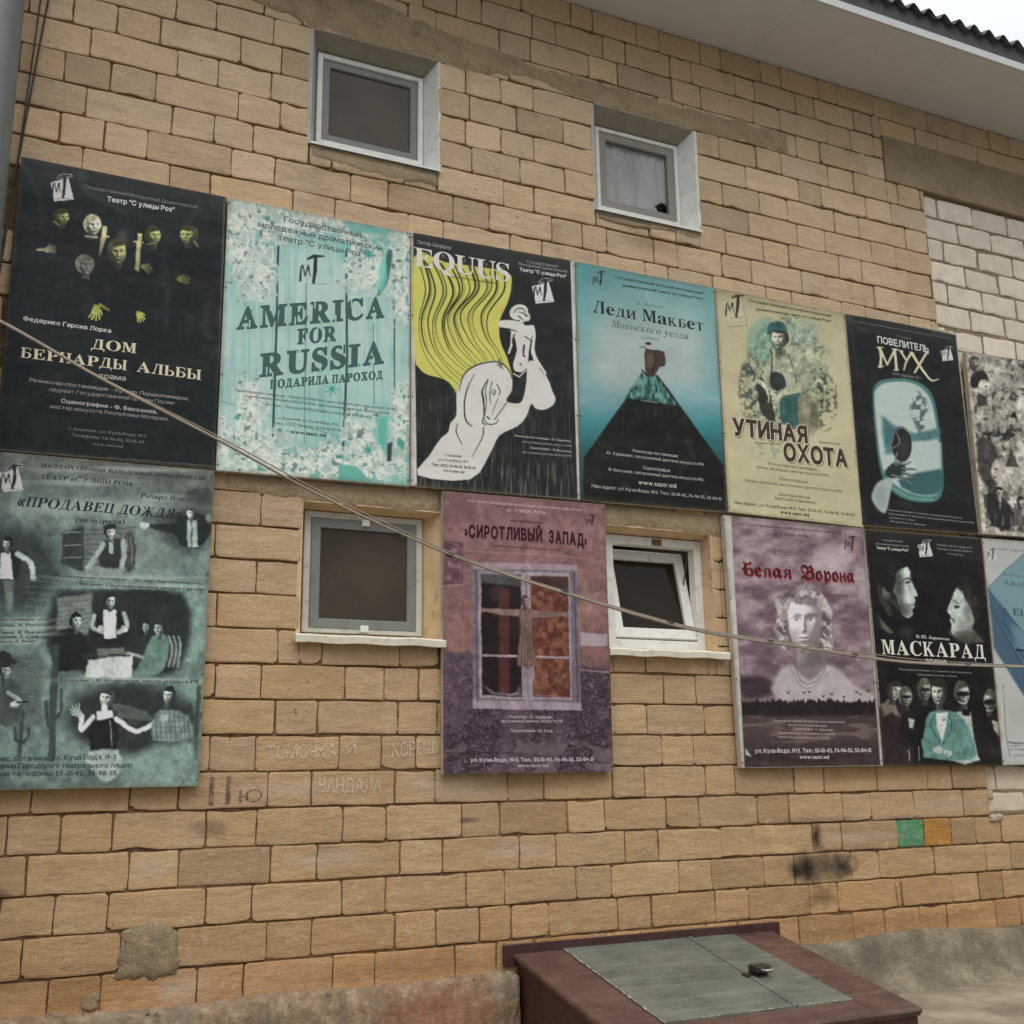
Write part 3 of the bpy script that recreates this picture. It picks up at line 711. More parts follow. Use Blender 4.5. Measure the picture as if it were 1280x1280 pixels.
mb.add([(hx1-.01, -.005, 0), (hx1-.01, hyf+.01, 0), top(hx1-.01, hyf+.01, -.03), top(hx1-.01, -.005, -.03)], [(0, 1, 2, 3)])
mb.add([(hx0+.01, hyf+.01, 0), (hx1-.01, hyf+.01, 0), top(hx1-.01, hyf+.01, -.03), top(hx0+.01, hyf+.01, -.03)], [(0, 1, 2, 3)])
mb.build('housing', M['darkbrown'], hatch)
P4 = [[1.352+.285, -.03], [2.60, -.03], [2.60, -.90], [1.352+.265, -.92]]
ml = MB(); slab(ml, [(hx0, 0), (1.60, 0), (1.60, hyf), (hx0, hyf)], -.035, 0); slab(ml, [(2.605, 0), (hx1, 0), (hx1, hyf), (2.605, hyf)], -.035, 0)
slab(ml, [(1.602, -.905), (2.603, -.905), (2.603, hyf), (1.602, hyf)], -.035, -.001)
ml.tube([top(hx0, 0, -.012), top(hx0, hyf, -.012), top(hx1, hyf, -.012)], .014, 8)
ml.build('top_frame', M['brown'], hatch)
split = [(2.335, -.005), (2.285, -.9)]
m1 = MB(); slab(m1, [(1.604, -.003), (2.331, -.003), (2.284, -.903), (1.604, -.903)], -.012, .006); m1.build('lid', M['teal'], hatch)
m2 = MB(); slab(m2, [(2.338, -.003), (2.600, -.003), (2.600, -.903), (2.291, -.903)], -.012, .003); m2.build('lid', M['teal'], hatch)
m3 = MB(); slab(m3, [(2.318, -.0), (2.345, -.0), (2.297, -.903), (2.272, -.903)], .0062, .010)
m3.build('meeting_strip', M['teal'], hatch)
m4 = MB(); m4.bbox(1.288, 2.905, -.016, .0, .296, .392, .003); m4.build('wall_flange', M['darkbrown'], hatch)
m5 = MB(); slab(m5, [(2.27, -.53), (2.39, -.535), (2.39, -.575), (2.27, -.57)], .0102, .014)
m5.build('hasp', M['lock'], hatch)
# paint flaked off along the lid edges and the front rim
pal = paint_mat('bare_flaked_edge', (196, 190, 174), .6, .1); rg = np.random.default_rng(8); m6 = MB()
def flakes(p, q, n_, w_):
    for k in range(n_):
        t_ = rg.uniform(0, 1); x = p[0]+(q[0]-p[0])*t_+rg.normal(0, .002); y = p[1]+(q[1]-p[1])*t_; L = rg.uniform(.006, .035); dx, dy = (q[0]-p[0]), (q[1]-p[1]); l = math.hypot(dx, dy); dx /= l; dy /= l; a = w_*rg.uniform(.4, 1.3)
        slab(m6, [(x, y), (x+dx*L*.5-dy*a, y+dy*L*.5+dx*a), (x+dx*L, y+dy*L), (x+dx*L*.4+dy*a, y+dy*L*.4-dx*a)], .0066, .0078)
flakes((1.604, -.02), (1.604, -.9), 46, .003); flakes((2.331, -.02), (2.284, -.9), 26, .0025); flakes((1.62, -.903), (2.58, -.903), 16, .002)
tag(m6.build('paint_flakes', pal, hatch), kind='stuff')
lk = tag(empty('padlock', top(2.34, -.56, .015)), 'small dark padlock closing the two green lids of the cellar hatch', 'padlock')
b = MB(); o_ = Vector(top(2.36, -.555, .036)); b.bbox(o_.x-.045, o_.x+.045, o_.y-.035, o_.y+.035, o_.z-.018, o_.z+.016, .008); b.build('lock_body', M['lock'], lk)
b = MB(); b.tube([(o_.x-.025, o_.y-.035, o_.z), (o_.x-.025, o_.y-.062, o_.z+.002), (o_.x-.015, o_.y-.078, o_.z+.002), (o_.x+.015, o_.y-.078, o_.z+.002), (o_.x+.025, o_.y-.062, o_.z+.002), (o_.x+.025, o_.y-.035, o_.z)], .006, 8)
b.build('shackle', metal_mat('bright_shackle', (150, 146, 138), (176, 170, 160), (110, 100, 90), .3, .6), lk, True)

# ------------------------------------------------------------------ pole, wires and cables
mb = MB(); x = -1.127-.13; mb.tube([(x, -.3, -.02), (x, -.3, 3), (x-.0, -.3, 7.5)], .13, 32)
o = mb.build('metal_pole', M['pole'], None, True); tag(o, 'thick smooth grey metal pole standing at the left edge before the wall', 'pole')
for k, (a, b_) in enumerate((((51, 0), (8, 280)), ((62, 0), (25, 185)))):
    p0, p1 = at(*a, -.03), at(*b_, -.03); dx = (p1[0]-p0[0])/(p1[1]-p0[1])
    pts = [(p0[0]+dx*(z-p0[1])+.006*math.sin(z*2+k), -.03-.003*math.sin(z*3), z) for z in np.linspace(.0 if k == 0 else .1, 5.68, 24)]
    pts = [(max(q[0], -1.19+.012*k), q[1], q[2]) for q in pts]
    mb = MB(); mb.tube(pts, .0052 if k else .0042, 6); o = mb.build('wall_wire', M['wire'], None, True)
    tag(o, ['thin dark wire running down the wall close beside the grey pole', 'thicker dark wire slanting down to the top corner of the black poster'][k], 'wire')
CAB = [(-300, 262), (-150, 330), (0, 402), (130, 476), (268, 548), (400, 620), (530, 680), (620, 714), (720, 745), (800, 769), (880, 789), (1000, 808), (1080, 821), (1150, 829), (1280, 834), (1450, 838)]
cb = tag(empty('cable_bundle', (1.8, -.33, 2.1)), 'sagging bundle of pale cables crossing in front of the posters from upper left to right', 'cable')
W3 = [(at(x, y, -.33)[0], -.33, at(x, y, -.33)[1]) for x, y in CAB]
def cat(pts, n=6):
    P = [np.array(p, float) for p in pts]; P = [2*P[0]-P[1]]+P+[2*P[-1]-P[-2]]; out = []
    for i in range(1, len(P)-2):
        for k in range(n):
            t = k/n; out.append(.5*((2*P[i])+(-P[i-1]+P[i+1])*t+(2*P[i-1]-5*P[i]+4*P[i+1]-P[i+2])*t*t+(-P[i-1]+3*P[i]-3*P[i+1]+P[i+2])*t**3))
    out.append(P[-2]); return out
C3 = cat(W3)
for s, (dy, dz, r_) in enumerate(((.0, .004, .0052), (-.008, -.007, .0056), (.006, .014, .0030))):
    mb = MB(); pts = []
    for i, p in enumerate(C3):
        q = i/len(C3); sep = .6+.5*math.sin(q*9+s*2)
        if s == 2: sep = .7+1.0*max(0, math.sin(q*13-2.6))
        pts.append((p[0], p[1]+dy, p[2]+dz*sep))
    mb.tube(pts, r_, 6); mb.build('cable', M['cable'], cb, True)
for px in (972, 1068, 560, 705, 842, 1215):
    i = min(range(len(C3)), key=lambda k: abs(proj(np.array(C3[k][0]), C3[k][1], np.array(C3[k][2]))[0]-px)); p, q = C3[i], C3[min(i+1, len(C3)-1)]
    d = (q-p)/np.linalg.norm(q-p)*.016
    mb = MB(); mb.tube([tuple(p-d), tuple(p+d)], .013, 8); mb.build('cable_tie', M['wire'], cb, True)
# ------------------------------------------------------------------ printing: painter on a fine vertex grid
def vnoise(x, y, sc, seed, octv=3):
    out = 0; amp = 1; tot = 0
    for o in range(octv):
        rg = np.random.default_rng(seed*31+o); L = rg.random((64, 64)); s = sc/(2**o)
        u, v = x/s, y/s; iu, iv = np.floor(u).astype(int), np.floor(v).astype(int); fu, fv = u-iu, v-iv
        fu = fu*fu*(3-2*fu); fv = fv*fv*(3-2*fv)
        g = lambda a, b: L[(iv+b) % 64, (iu+a) % 64]
        out = out+amp*((g(0, 0)*(1-fu)+g(1, 0)*fu)*(1-fv)+(g(0, 1)*(1-fu)+g(1, 1)*fu)*fv); tot += amp; amp *= .5
    return out/tot
def sst(a, b, x):
    t = np.clip((x-a)/(b-a), 0, 1); return t*t*(3-2*t)
def spl(pts, n=5, closed=True):
    P = [np.array(p, float) for p in pts]; N = len(P); out = []
    rng_ = range(N) if closed else range(N-1)
    for i in rng_:
        if closed: a, b, c, d = P[i-1], P[i], P[(i+1) % N], P[(i+2) % N]
        else: a, b, c, d = P[max(i-1, 0)], P[i], P[i+1], P[min(i+2, N-1)]
        for k in range(n):
            t = k/n; out.append(.5*((2*b)+(-a+c)*t+(2*a-5*b+4*c-d)*t*t+(-a+3*b-3*c+d)*t**3))
    if not closed: out.append(P[-1])
    return out
class Art:
    def __init__(s, x, y, base): s.x = x; s.y = y; s.c = np.tile(np.array(base, float), (len(x), 1))
    def put(s, m, col, idx=None):
        col = np.array(col, float)
        if idx is None: s.c += (col-s.c)*m[:, None]
        else: s.c[idx] += (col-s.c[idx])*m[:, None]
    def box(s, x0, y0, x1, y1, pad): return np.nonzero((s.x > x0-pad) & (s.x < x1+pad) & (s.y > y0-pad) & (s.y < y1+pad))[0]
    def poly(s, pts, col, soft=2.5, a=1.0, smooth=0, tex=None):
        if smooth: pts = spl(pts, smooth)
        P = np.array(pts, float); pad = soft+2
        I = s.box(P[:, 0].min(), P[:, 1].min(), P[:, 0].max(), P[:, 1].max(), pad)
        if not len(I): return
        x, y = s.x[I], s.y[I]; ins = np.zeros(len(I), bool); dm = np.full(len(I), 1e9)
        for i in range(len(P)):
            x0, y0 = P[i-1]; x1, y1 = P[i]; dx, dy = x1-x0, y1-y0
            if y0 != y1:
                ins ^= ((y0 > y) != (y1 > y)) & (x < dx*(y-y0)/(dy)+x0)
            L = dx*dx+dy*dy
            t = np.clip(((x-x0)*dx+(y-y0)*dy)/L, 0, 1) if L > 0 else 0
            dm = np.minimum(dm, (x-x0-t*dx)**2+(y-y0-t*dy)**2)
        sd = np.where(ins, 1, -1)*np.sqrt(dm); m = sst(-soft, soft, sd)*a
        if tex is not None: m = m*np.clip(tex[I], 0, 1)
        s.put(m, col, I)
    def line(s, pts, w, col, a=1.0, soft=1.6, smooth=0):
        if smooth: pts = spl(pts, smooth, False)
        P = np.array(pts, float); ww = np.max(w) if not np.isscalar(w) else w
        I = s.box(P[:, 0].min(), P[:, 1].min(), P[:, 0].max(), P[:, 1].max(), ww+soft+2)
        if not len(I): return
        x, y = s.x[I], s.y[I]; sd = np.full(len(I), -1e9)
        W_ = np.full(len(P), float(w)) if np.isscalar(w) else np.interp(np.linspace(0, 1, len(P)), np.linspace(0, 1, len(w)), w)
        for i in range(len(P)-1):
            x0, y0 = P[i]; x1, y1 = P[i+1]; dx, dy = x1-x0, y1-y0; L = dx*dx+dy*dy or 1e-9
            t = np.clip(((x-x0)*dx+(y-y0)*dy)/L, 0, 1)
            sd = np.maximum(sd, (W_[i]*(1-t)+W_[i+1]*t)/2-np.sqrt((x-x0-t*dx)**2+(y-y0-t*dy)**2))
        s.put(sst(-soft, soft, sd)*a, col, I)
    def ell(s, cx, cy, rx, ry, col, soft=.15, a=1.0, rot=0, tex=None):
        r = max(rx, ry)*(1+soft); I = s.box(cx-r, cy-r, cx+r, cy+r, 2)
        if not len(I): return
        c, n = math.cos(R(rot)), math.sin(R(rot)); dx, dy = s.x[I]-cx, s.y[I]-cy
        d = np.sqrt(((dx*c+dy*n)/rx)**2+((-dx*n+dy*c)/ry)**2)
        m = (1-sst(1-soft, 1+soft, d))*a
        if tex is not None: m = m*np.clip(tex[I], 0, 1)
        s.put(m, col, I)
    def vgrad(s, stops):
        ys = [q[0] for q in stops]
        s.c = np.stack([np.interp(s.y, ys, [q[1][k] for q in stops]) for k in range(3)], -1)
    def mul(s, f): s.c = s.c*f[:, None]
    def head(s, cx, cy, rx, ry, skin, hair, turn=0, dark=(40, 40, 38), rot=0, hat=False, stone=False):
        """a photographed head: relief of skull, brow, nose, lips and chin lit from one side, then hair"""
        c, n = math.cos(R(rot)), math.sin(R(rot)); sg = 1 if turn >= 0 else -1
        pad = 1.5*max(rx, ry); I = s.box(cx-pad, cy-pad, cx+pad, cy+pad, 2)
        if not len(I): return
        dx, dy = s.x[I]-cx, s.y[I]-cy; u, v = (dx*c+dy*n)/rx, (-dx*n+dy*c)/ry
        t = turn*.34; G = lambda a, b, sa, sb: np.exp(-(a/sa)**2-(b/sb)**2)
        def hgt(u, v):
            uj = u/(.86-.26*np.clip(v, 0, 1)**1.6); r2 = uj*uj+(v*.98)**2
            h = 1.0*np.sqrt(np.clip(1-r2, 0, 1))
            a = u-t*np.sqrt(np.clip(1-v*v*.8, .1, 1))
            h = h+.10*G(a, v+.26, .55, .09)
            for k in (-1, 1): h = h-.17*G(a-k*.33, v+.10, .17, .10)+.07*G(a-k*.33, v+.09, .09, .06)+.07*G(a-k*.5, v-.22, .2, .18)
            w_ = .07+.05*np.clip(v+.1, 0, .5); h = h+(.12+.30*np.clip(v+.15, 0, .42))*np.exp(-(a/w_)**2)*sst(.36, .26, v)*sst(-.3, -.1, v)
            h = h+.06*G(a, v-.47, .2, .04)+.07*G(a, v-.57, .17, .05)-.05*G(a, v-.52, .22, .025)+.10*G(a, v-.84, .22, .12)-.05*G(a, v-.68, .25, .05)
            return h
        e = .03; h0 = hgt(u, v); gx = (hgt(u+e, v)-h0)/e; gy = (hgt(u, v+e)-h0)/e
        L = np.array((sg*.55, -.45, .70)); L = L/np.linalg.norm(L)
        nl = (-gx*L[0]-gy*L[1]+L[2])/np.sqrt(gx*gx+gy*gy+1)
        sh = .22+.86*np.clip(nl, 0, 1)
        a = u-t
        alb = np.ones(len(I)); lip = 0 if stone else 1
        for k in (-1, 1):
            alb -= (.30 if stone else .75)*G(a-k*.33, v+.09, .12, .035); alb -= (.25 if stone else .45)*G(a-k*.34, v+.26-.03*np.abs(a-k*.34), .19, .032)
            alb -= .3*G(a-k*.33, v+.135, .16, .018)
        alb -= .45*G(a-.07, v-.30, .035, .02)+.45*G(a+.07, v-.30, .035, .02); alb -= (.25+.2*lip)*G(a, v-.52, .2, .018); alb -= .16*lip*G(a, v-.52, .19, .07)
        col = np.array(dark, float)+(np.array(skin, float)*1.12-np.array(dark, float))*(sh*np.clip(alb, 0, 1))[:, None]
        uj = u/(.86-.26*np.clip(v, 0, 1)**1.6); r = np.sqrt(uj*uj+(v*.98)**2)
        # hair behind and round the skull, with strands
        st = vnoise((u*26+v*9), v*7+u*3, 5, 301+int(abs(cx)) % 17, 3)
        hr = np.sqrt(((u+sg*.12)/1.02)**2+((v+.2)/.98)**2); hm = sst(1.08, .94, hr+.10*(st-.5))
        hc = np.array(hair, float)*(.55+.9*st)[:, None]; s.c[I] += (hc-s.c[I])*hm[:, None]
        # neck
        nk = sst(.48, .36, np.abs(u+sg*.05))*sst(.6, .8, v)*sst(1.42, 1.25, v); nc = np.array(dark, float)*.5+np.array(skin, float)*.5*(.55+.5*np.clip(u*sg*1.2+.3, 0, 1))[:, None]; s.c[I] += (nc-s.c[I])*nk[:, None]
        m = sst(1.03, .93, r); s.c[I] += (col-s.c[I])*m[:, None]
        # fringe over the forehead
        fm = sst(-.46, -.60, v+.16*(st-.5)-.22*np.abs(u)**1.5*0+.10*u*sg)*sst(1.06, .95, np.sqrt(u*u+(v*.98)**2)); fm = np.maximum(fm, sst(.62, .74, -u*sg)*sst(.35, -.1, v)*sst(1.06, .95, np.sqrt(u*u+v*v)))
        s.c[I] += (hc-s.c[I])*fm[:, None]
    def photo(s, k=1.0, grain=7, seed=77):
        """halftone-like unevenness of an enlarged photograph"""
        a = vnoise(s.x, s.y, grain*3.2, seed, 3); b = vnoise(s.x*1.4, s.y*.8, grain, seed+1, 2)
        l = s.c.mean(1)/255; amp = k*(.16+.5*l*(1-l))
        s.c *= (1+amp*((a-.5)*1.5+(b-.5)*.8))[:, None]
    def desat(s, k, gain=1.0, tint=(1, 1, 1)):
        l = (s.c*np.array((.3, .59, .11))).sum(1)[:, None]; s.c = (s.c*(1-k)+l*np.array(tint)*k)*gain
    def warp(s, a, sc=14, seed=55):
        s.x = s.x+(vnoise(s.x, s.y, sc, seed, 2)-.5)*2*a+(vnoise(s.x, s.y, sc*4, seed+2, 2)-.5)*2*a; s.y = s.y+(vnoise(s.x, s.y, sc, seed+1, 2)-.5)*2*a+(vnoise(s.x, s.y, sc*4, seed+3, 2)-.5)*2*a
    def hand(s, cx, cy, L, rot, col, spread=14, dark=(30, 32, 30)):
        """palm, four fingers and a thumb"""
        c, n = math.cos(R(rot)), math.sin(R(rot)); q = lambda u, v: (cx+u*L*c-v*L*n, cy+u*L*n+v*L*c)
        s.poly([q(-.25, -.18), q(.25, -.24), q(.3, .2), q(-.25, .16)], col, L*.05, 1, 3)
        for k in range(4):
            v = -.2+.13*k; a = R((k-1.5)*spread); l = (.38, .45, .42, .32)[k]
            s.line([q(.22, v), q(.22+l*.55*math.cos(a), v+l*.55*math.sin(a)), q(.22+l*math.cos(a), v+l*math.sin(a)+.03)], (L*.13, L*.09), col, 1, L*.03)
        s.line([q(-.1, -.12), q(.12, -.36), q(.28, -.42)], (L*.15, L*.09), col, 1, L*.03)
        for k in range(3): s.line([q(.1, -.13+.13*k), q(.4, -.15+.14*k)], L*.02, dark, .5, L*.03)

# ---- letters: glyph outlines tessellated once each, then laid out along a printed line
GC = {}
def raw_outline(ch):
    cu = bpy.data.curves.new('g', 'FONT'); cu.body = ch; cu.size = 1; cu.resolution_u = 3; cu.fill_mode = 'NONE'
    ob = bpy.data.objects.new('g', cu); COL.objects.link(ob)
    dg = bpy.context.evaluated_depsgraph_get(); cv = ob.evaluated_get(dg).to_curve(dg)
    polys = []
    for s in cv.splines:
        P = []; bp = s.bezier_points; n = len(bp)
        for i in range(n):
            a, b = bp[i], bp[(i+1) % n]; p0, p1, p2, p3 = a.co, a.handle_right, b.handle_left, b.co
            P.append((p0.x, p0.y))
            ch_ = (p3-p0); L = ch_.length
            dev = max(abs(ch_.x*(p1.y-p0.y)-ch_.y*(p1.x-p0.x)), abs(ch_.x*(p2.y-p0.y)-ch_.y*(p2.x-p0.x)))/max(L, 1e-6)
            if dev > .004:
                for t in ((.33, .67) if dev < .06 else (.25, .5, .75)):
                    q = p0*(1-t)**3+p1*3*t*(1-t)**2+p2*3*t*t*(1-t)+p3*t**3; P.append((q.x, q.y))
        R_ = []
        for q in P:
            if not R_ or math.hypot(q[0]-R_[-1][0], q[1]-R_[-1][1]) > 1e-4: R_.append(q)
        if len(R_) > 2 and math.hypot(R_[0][0]-R_[-1][0], R_[0][1]-R_[-1][1]) < 1e-4: R_.pop()
        if len(R_) > 2: polys.append(R_)
    ob.to_curve_clear(); bpy.data.objects.remove(ob); bpy.data.curves.remove(cu)
    return polys
def area(P): return .5*sum(P[i-1][0]*P[i][1]-P[i][0]*P[i-1][1] for i in range(len(P)))
def inside(p, P):
    r = False
    for i in range(len(P)):
        (x0, y0), (x1, y1) = P[i-1], P[i]
        if (y0 > p[1]) != (y1 > p[1]) and p[0] < (x1-x0)*(p[1]-y0)/(y1-y0)+x0: r = not r
    return r
def fatten(P, d):
    n = len(P); out = []
    for i in range(n):
        a, b, c = P[i-1], P[i], P[(i+1) % n]
        e1 = (b[0]-a[0], b[1]-a[1]); e2 = (c[0]-b[0], c[1]-b[1])
        l1, l2 = math.hypot(*e1) or 1e-9, math.hypot(*e2) or 1e-9
        n1 = (e1[1]/l1, -e1[0]/l1); n2 = (e2[1]/l2, -e2[0]/l2); m_ = (n1[0]+n2[0], n1[1]+n2[1]); k = max(.5, (m_[0]**2+m_[1]**2)/2)
        out.append((b[0]+m_[0]/k*d, b[1]+m_[1]/k*d))
    return out
def shapes(polys, bold=0):
    """font outlines, optionally fattened, as one winding-number shape"""
    if not polys: return []
    sg = 1 if area(max(polys, key=lambda p: abs(area(p)))) > 0 else -1
    if bold: polys = [fatten(p, bold*sg) for p in polys]
    return [('W', polys, sg)]
def winding(p, P):
    w_ = 0
    for i in range(len(P)):
        (x0, y0), (x1, y1) = P[i-1], P[i]
        if y0 <= p[1] < y1 or y1 <= p[1] < y0:
            if (x1-x0)*(p[1]-y0)/(y1-y0)+x0 > p[0]: w_ += 1 if y1 > y0 else -1
    return w_
def tess(sh):
    """constrained triangulation of all outlines together; a triangle stays if its centre is inked"""
    loops = []
    for q in sh: loops += q[1] if q[0] == 'W' else [q[0]]+list(q[1])
    vs = []; es = []
    for P in loops:
        b = len(vs); vs += [Vector(p) for p in P]; es += [(b+i, b+(i+1) % len(P)) for i in range(len(P))]
    r_ = delaunay_2d_cdt(vs, es, [], 0, 1e-5, False); V, F = r_[0], r_[2]; out = []
    for f in F:
        c = (sum(V[i].x for i in f)/3, sum(V[i].y for i in f)/3)
        for q in sh:
            if q[0] == 'W': ok = sum(winding(c, P) for P in q[1])*q[2] > 0
            else: ok = inside(c, q[0])
            if ok: out.append(tuple(f)); break
    return [(v.x, v.y) for v in V], out
def scaled(sh, kx, ky):
    m_ = lambda P: [(x*kx, y*ky) for x, y in P]
    return [('W', [m_(P) for P in q[1]], q[2]) if q[0] == 'W' else (m_(q[0]), []) for q in sh]
def rect(x0, y0, x1, y1): return [(x0, y0), (x1, y0), (x1, y1), (x0, y1)]
def ellp(cx, cy, rx, ry, n=16, a0=0, a1=360): return [(cx+rx*math.cos(R(a0+(a1-a0)*k/n)), cy+ry*math.sin(R(a0+(a1-a0)*k/n))) for k in range(n+(a1-a0 != 360))]
def serif_custom(ch, g=.0):
    """cap-height 1 letters of the Cyrillic alphabet in a bold book face"""
    S, t = .19, .06
    def st(x, top_=1, bot=1, w=S, h=1.0):
        L = [rect(x, 0, x+w, h)]
        if bot: L.append(rect(x-.08, 0, x+w+.08, t))
        if top_: L.append(rect(x-.08, h-t, x+w+.08, h))
        return L
    def bowl(x, y0, y1, w): 
        cy, ry = (y0+y1)/2, (y1-y0)/2
        o = [(x, y1)]+[(x+w*.45+w*.55*math.cos(R(a)), cy+ry*math.sin(R(a))) for a in range(90, -91, -20)]+[(x, y0)]
        i = [(x, y1-t)]+[(x+w*.42+(w*.58-S*.92)*math.cos(R(a)), cy+(ry-t)*math.sin(R(a))) for a in range(90, -91, -20)]+[(x, y0+t)]
        return o[:-1]+[(x, y0), (x, y0+t)]+i[::-1][1:]
    dg = lambda x0, y0, x1, y1, w: [(x0, y0), (x0+w, y0), (x1+w, y1), (x1, y1)]
    if ch == 'Б': return [(q, []) for q in st(.08)+[rect(.1, 1-t, .68, 1), [(.62, 1), (.68, 1), (.70, .72), (.67, .72)], bowl(.2, 0, .58, .56)]], .76
    if ch == 'Ь': return [(q, []) for q in st(.08)+[bowl(.2, 0, .56, .54)]], .74
    if ch == 'Ы': return [(q, []) for q in st(.08)+[bowl(.2, 0, .56, .50)]+st(.80)], 1.07
    if ch == 'П': return [(q, []) for q in st(.08)+st(.60)+[rect(.1, 1-t, .8, 1)]], .87
    if ch == 'Г': return [(q, []) for q in st(.08)+[rect(.1, 1-t, .66, 1), [(.58, 1), (.66, 1), (.68, .70), (.65, .70)]]], .68
    if ch == 'И': return [(q, []) for q in st(.08)+st(.62)+[dg(.2, .1, .60, .82, .1)]], .89
    if ch == 'Й': return [(q, []) for q in st(.08)+st(.62)+[dg(.2, .1, .60, .82, .1), rect(.33, 1.08, .56, 1.16)]], .89
    if ch == 'Н': return [(q, []) for q in st(.08)+st(.60)+[rect(.2, .47, .7, .54)]], .87
    if ch == 'Л': return [(q, []) for q in st(.56)+[dg(.12, .04, .34, 1, .075), rect(.25, 1-t, .75, 1), rect(.0, 0, .30, t), [(.04, 0), (.16, 0), (.2, .13), (.06, .13)]]], .83
    if ch == 'Д': return [(q, []) for q in [rect(.58, t, .58+S, 1), dg(.16, t, .34, 1, .075), rect(.25, 1-t, .80, 1), rect(.0, 0, .92, .075), rect(.0, -.22, .055, .03), rect(.865, -.22, .92, .03), [(.055, -.1), (.12, 0), (.055, .02)], [(.865, -.1), (.80, 0), (.865, .02)]]], .92
    if ch == 'Ц': return [(q, []) for q in st(.08)+st(.60)+[rect(.1, 0, .88, t), rect(.83, -.22, .89, .02)]], .89
    if ch == 'Ш': return [(q, []) for q in st(.08)+st(.50)+st(.92)+[rect(.1, 0, 1.1, t)]], 1.19
    if ch == 'Ж': return [(q, []) for q in st(.50)+[dg(.0, 0, .44, .56, .17), dg(.0+.1, 1, .44, .42, .1), dg(1.0, 0, .60, .56, .17), dg(1.02, 1, .62, .42, .1), rect(-.04, 0, .24, t), rect(.95, 0, 1.24, t), rect(.0, 1-t, .22, 1), rect(.97, 1-t, 1.2, 1)]], 1.2
    if ch == 'З': return [(q, []) for q in [bowl(.18, .48, 1, .46), bowl(.18, 0, .54, .52), rect(.04, .68, .13, .93), rect(.04, .1, .14, .36), [(.04, .93), (.2, 1), (.24, .93)], [(.04, .1), (.2, 0), (.24, .07)]]], .72
    if ch == 'Э': return [(q, []) for q in [bowl(.16, 0, 1, .62), rect(.25, .46, .62, .53), rect(.04, .68, .1, .93), rect(.04, .07, .1, .3)]], .8
    if ch == 'К': return [(q, []) for q in st(.08)+[dg(.25, .42, .60, 1, .10), dg(.62, 0, .30, .56, .20), rect(.5, 0, .92, t), rect(.48, 1-t, .82, 1)]], .90
    if ch == 'М': return [(q, []) for q in st(.72)+[rect(.08, 0, .15, 1), rect(-.02, 0, .25, t), rect(-.02, 1-t, .25, 1), dg(.42, .06, .10, 1, .19), dg(.46, .06, .70, 1, .07)]], 1.0
    if ch == 'Т': return [(q, []) for q in [rect(.30, 0, .50, 1), rect(.2, 0, .6, t), rect(.02, 1-t, .78, 1), [(.02, 1), (.07, 1), (.05, .72), (.0, .72)], [(.73, 1), (.78, 1), (.80, .72), (.75, .72)]]], .8
    if ch == 'Я': return [(q, []) for q in st(.56)+[[(.85-x, y) for x, y in bowl(.2, .44, 1, .5)][::-1], dg(.02, 0, .40, .5, .2), rect(-.04, 0, .22, t)]], .83
    if ch == 'У': return [(q, []) for q in [dg(.42, .36, .06, 1, .2), dg(.24, .0, .70, 1, .09), rect(0, 1-t, .34, 1), rect(.58, 1-t, .90, 1), ellp(.2, .08, .12, .09, 10)]], .9
    if ch == 'Ф': return [(q, []) for q in st(.42)+[bowl(.5, .2, .82, .5), [(1.03-x, y) for x, y in bowl(.5, .2, .82, .5)][::-1]]], 1.03
    if ch == 'Ч': return [(q, []) for q in st(.56)+[rect(.08, .5, .26, 1), rect(0, 1-t, .34, 1), [(.08, .5), (.2, .42), (.6, .46), (.6, .54), (.26, .56)]]], .83
    return None
LATB = {'А': 'A', 'В': 'B', 'Е': 'E', 'О': 'O', 'Р': 'P', 'С': 'C', 'Х': 'X'}
LATL = {'а': 'a', 'е': 'e', 'о': 'o', 'р': 'p', 'с': 'c', 'у': 'y', 'х': 'x'}
def mathb(c):
    if 'A' <= c <= 'Z': return chr(0x1D400+ord(c)-65)
    if 'a' <= c <= 'z': return chr(0x1D41A+ord(c)-97)
    return c
def frak(c): return chr(0x1D56C+ord(c)-65) if 'A' <= c <= 'Z' else chr(0x1D586+ord(c)-97)
HREF = {}
def ref(kind, c):
    if kind not in HREF: HREF[kind] = max(p[1] for P in raw_outline(c) for p in P)
    return HREF[kind]
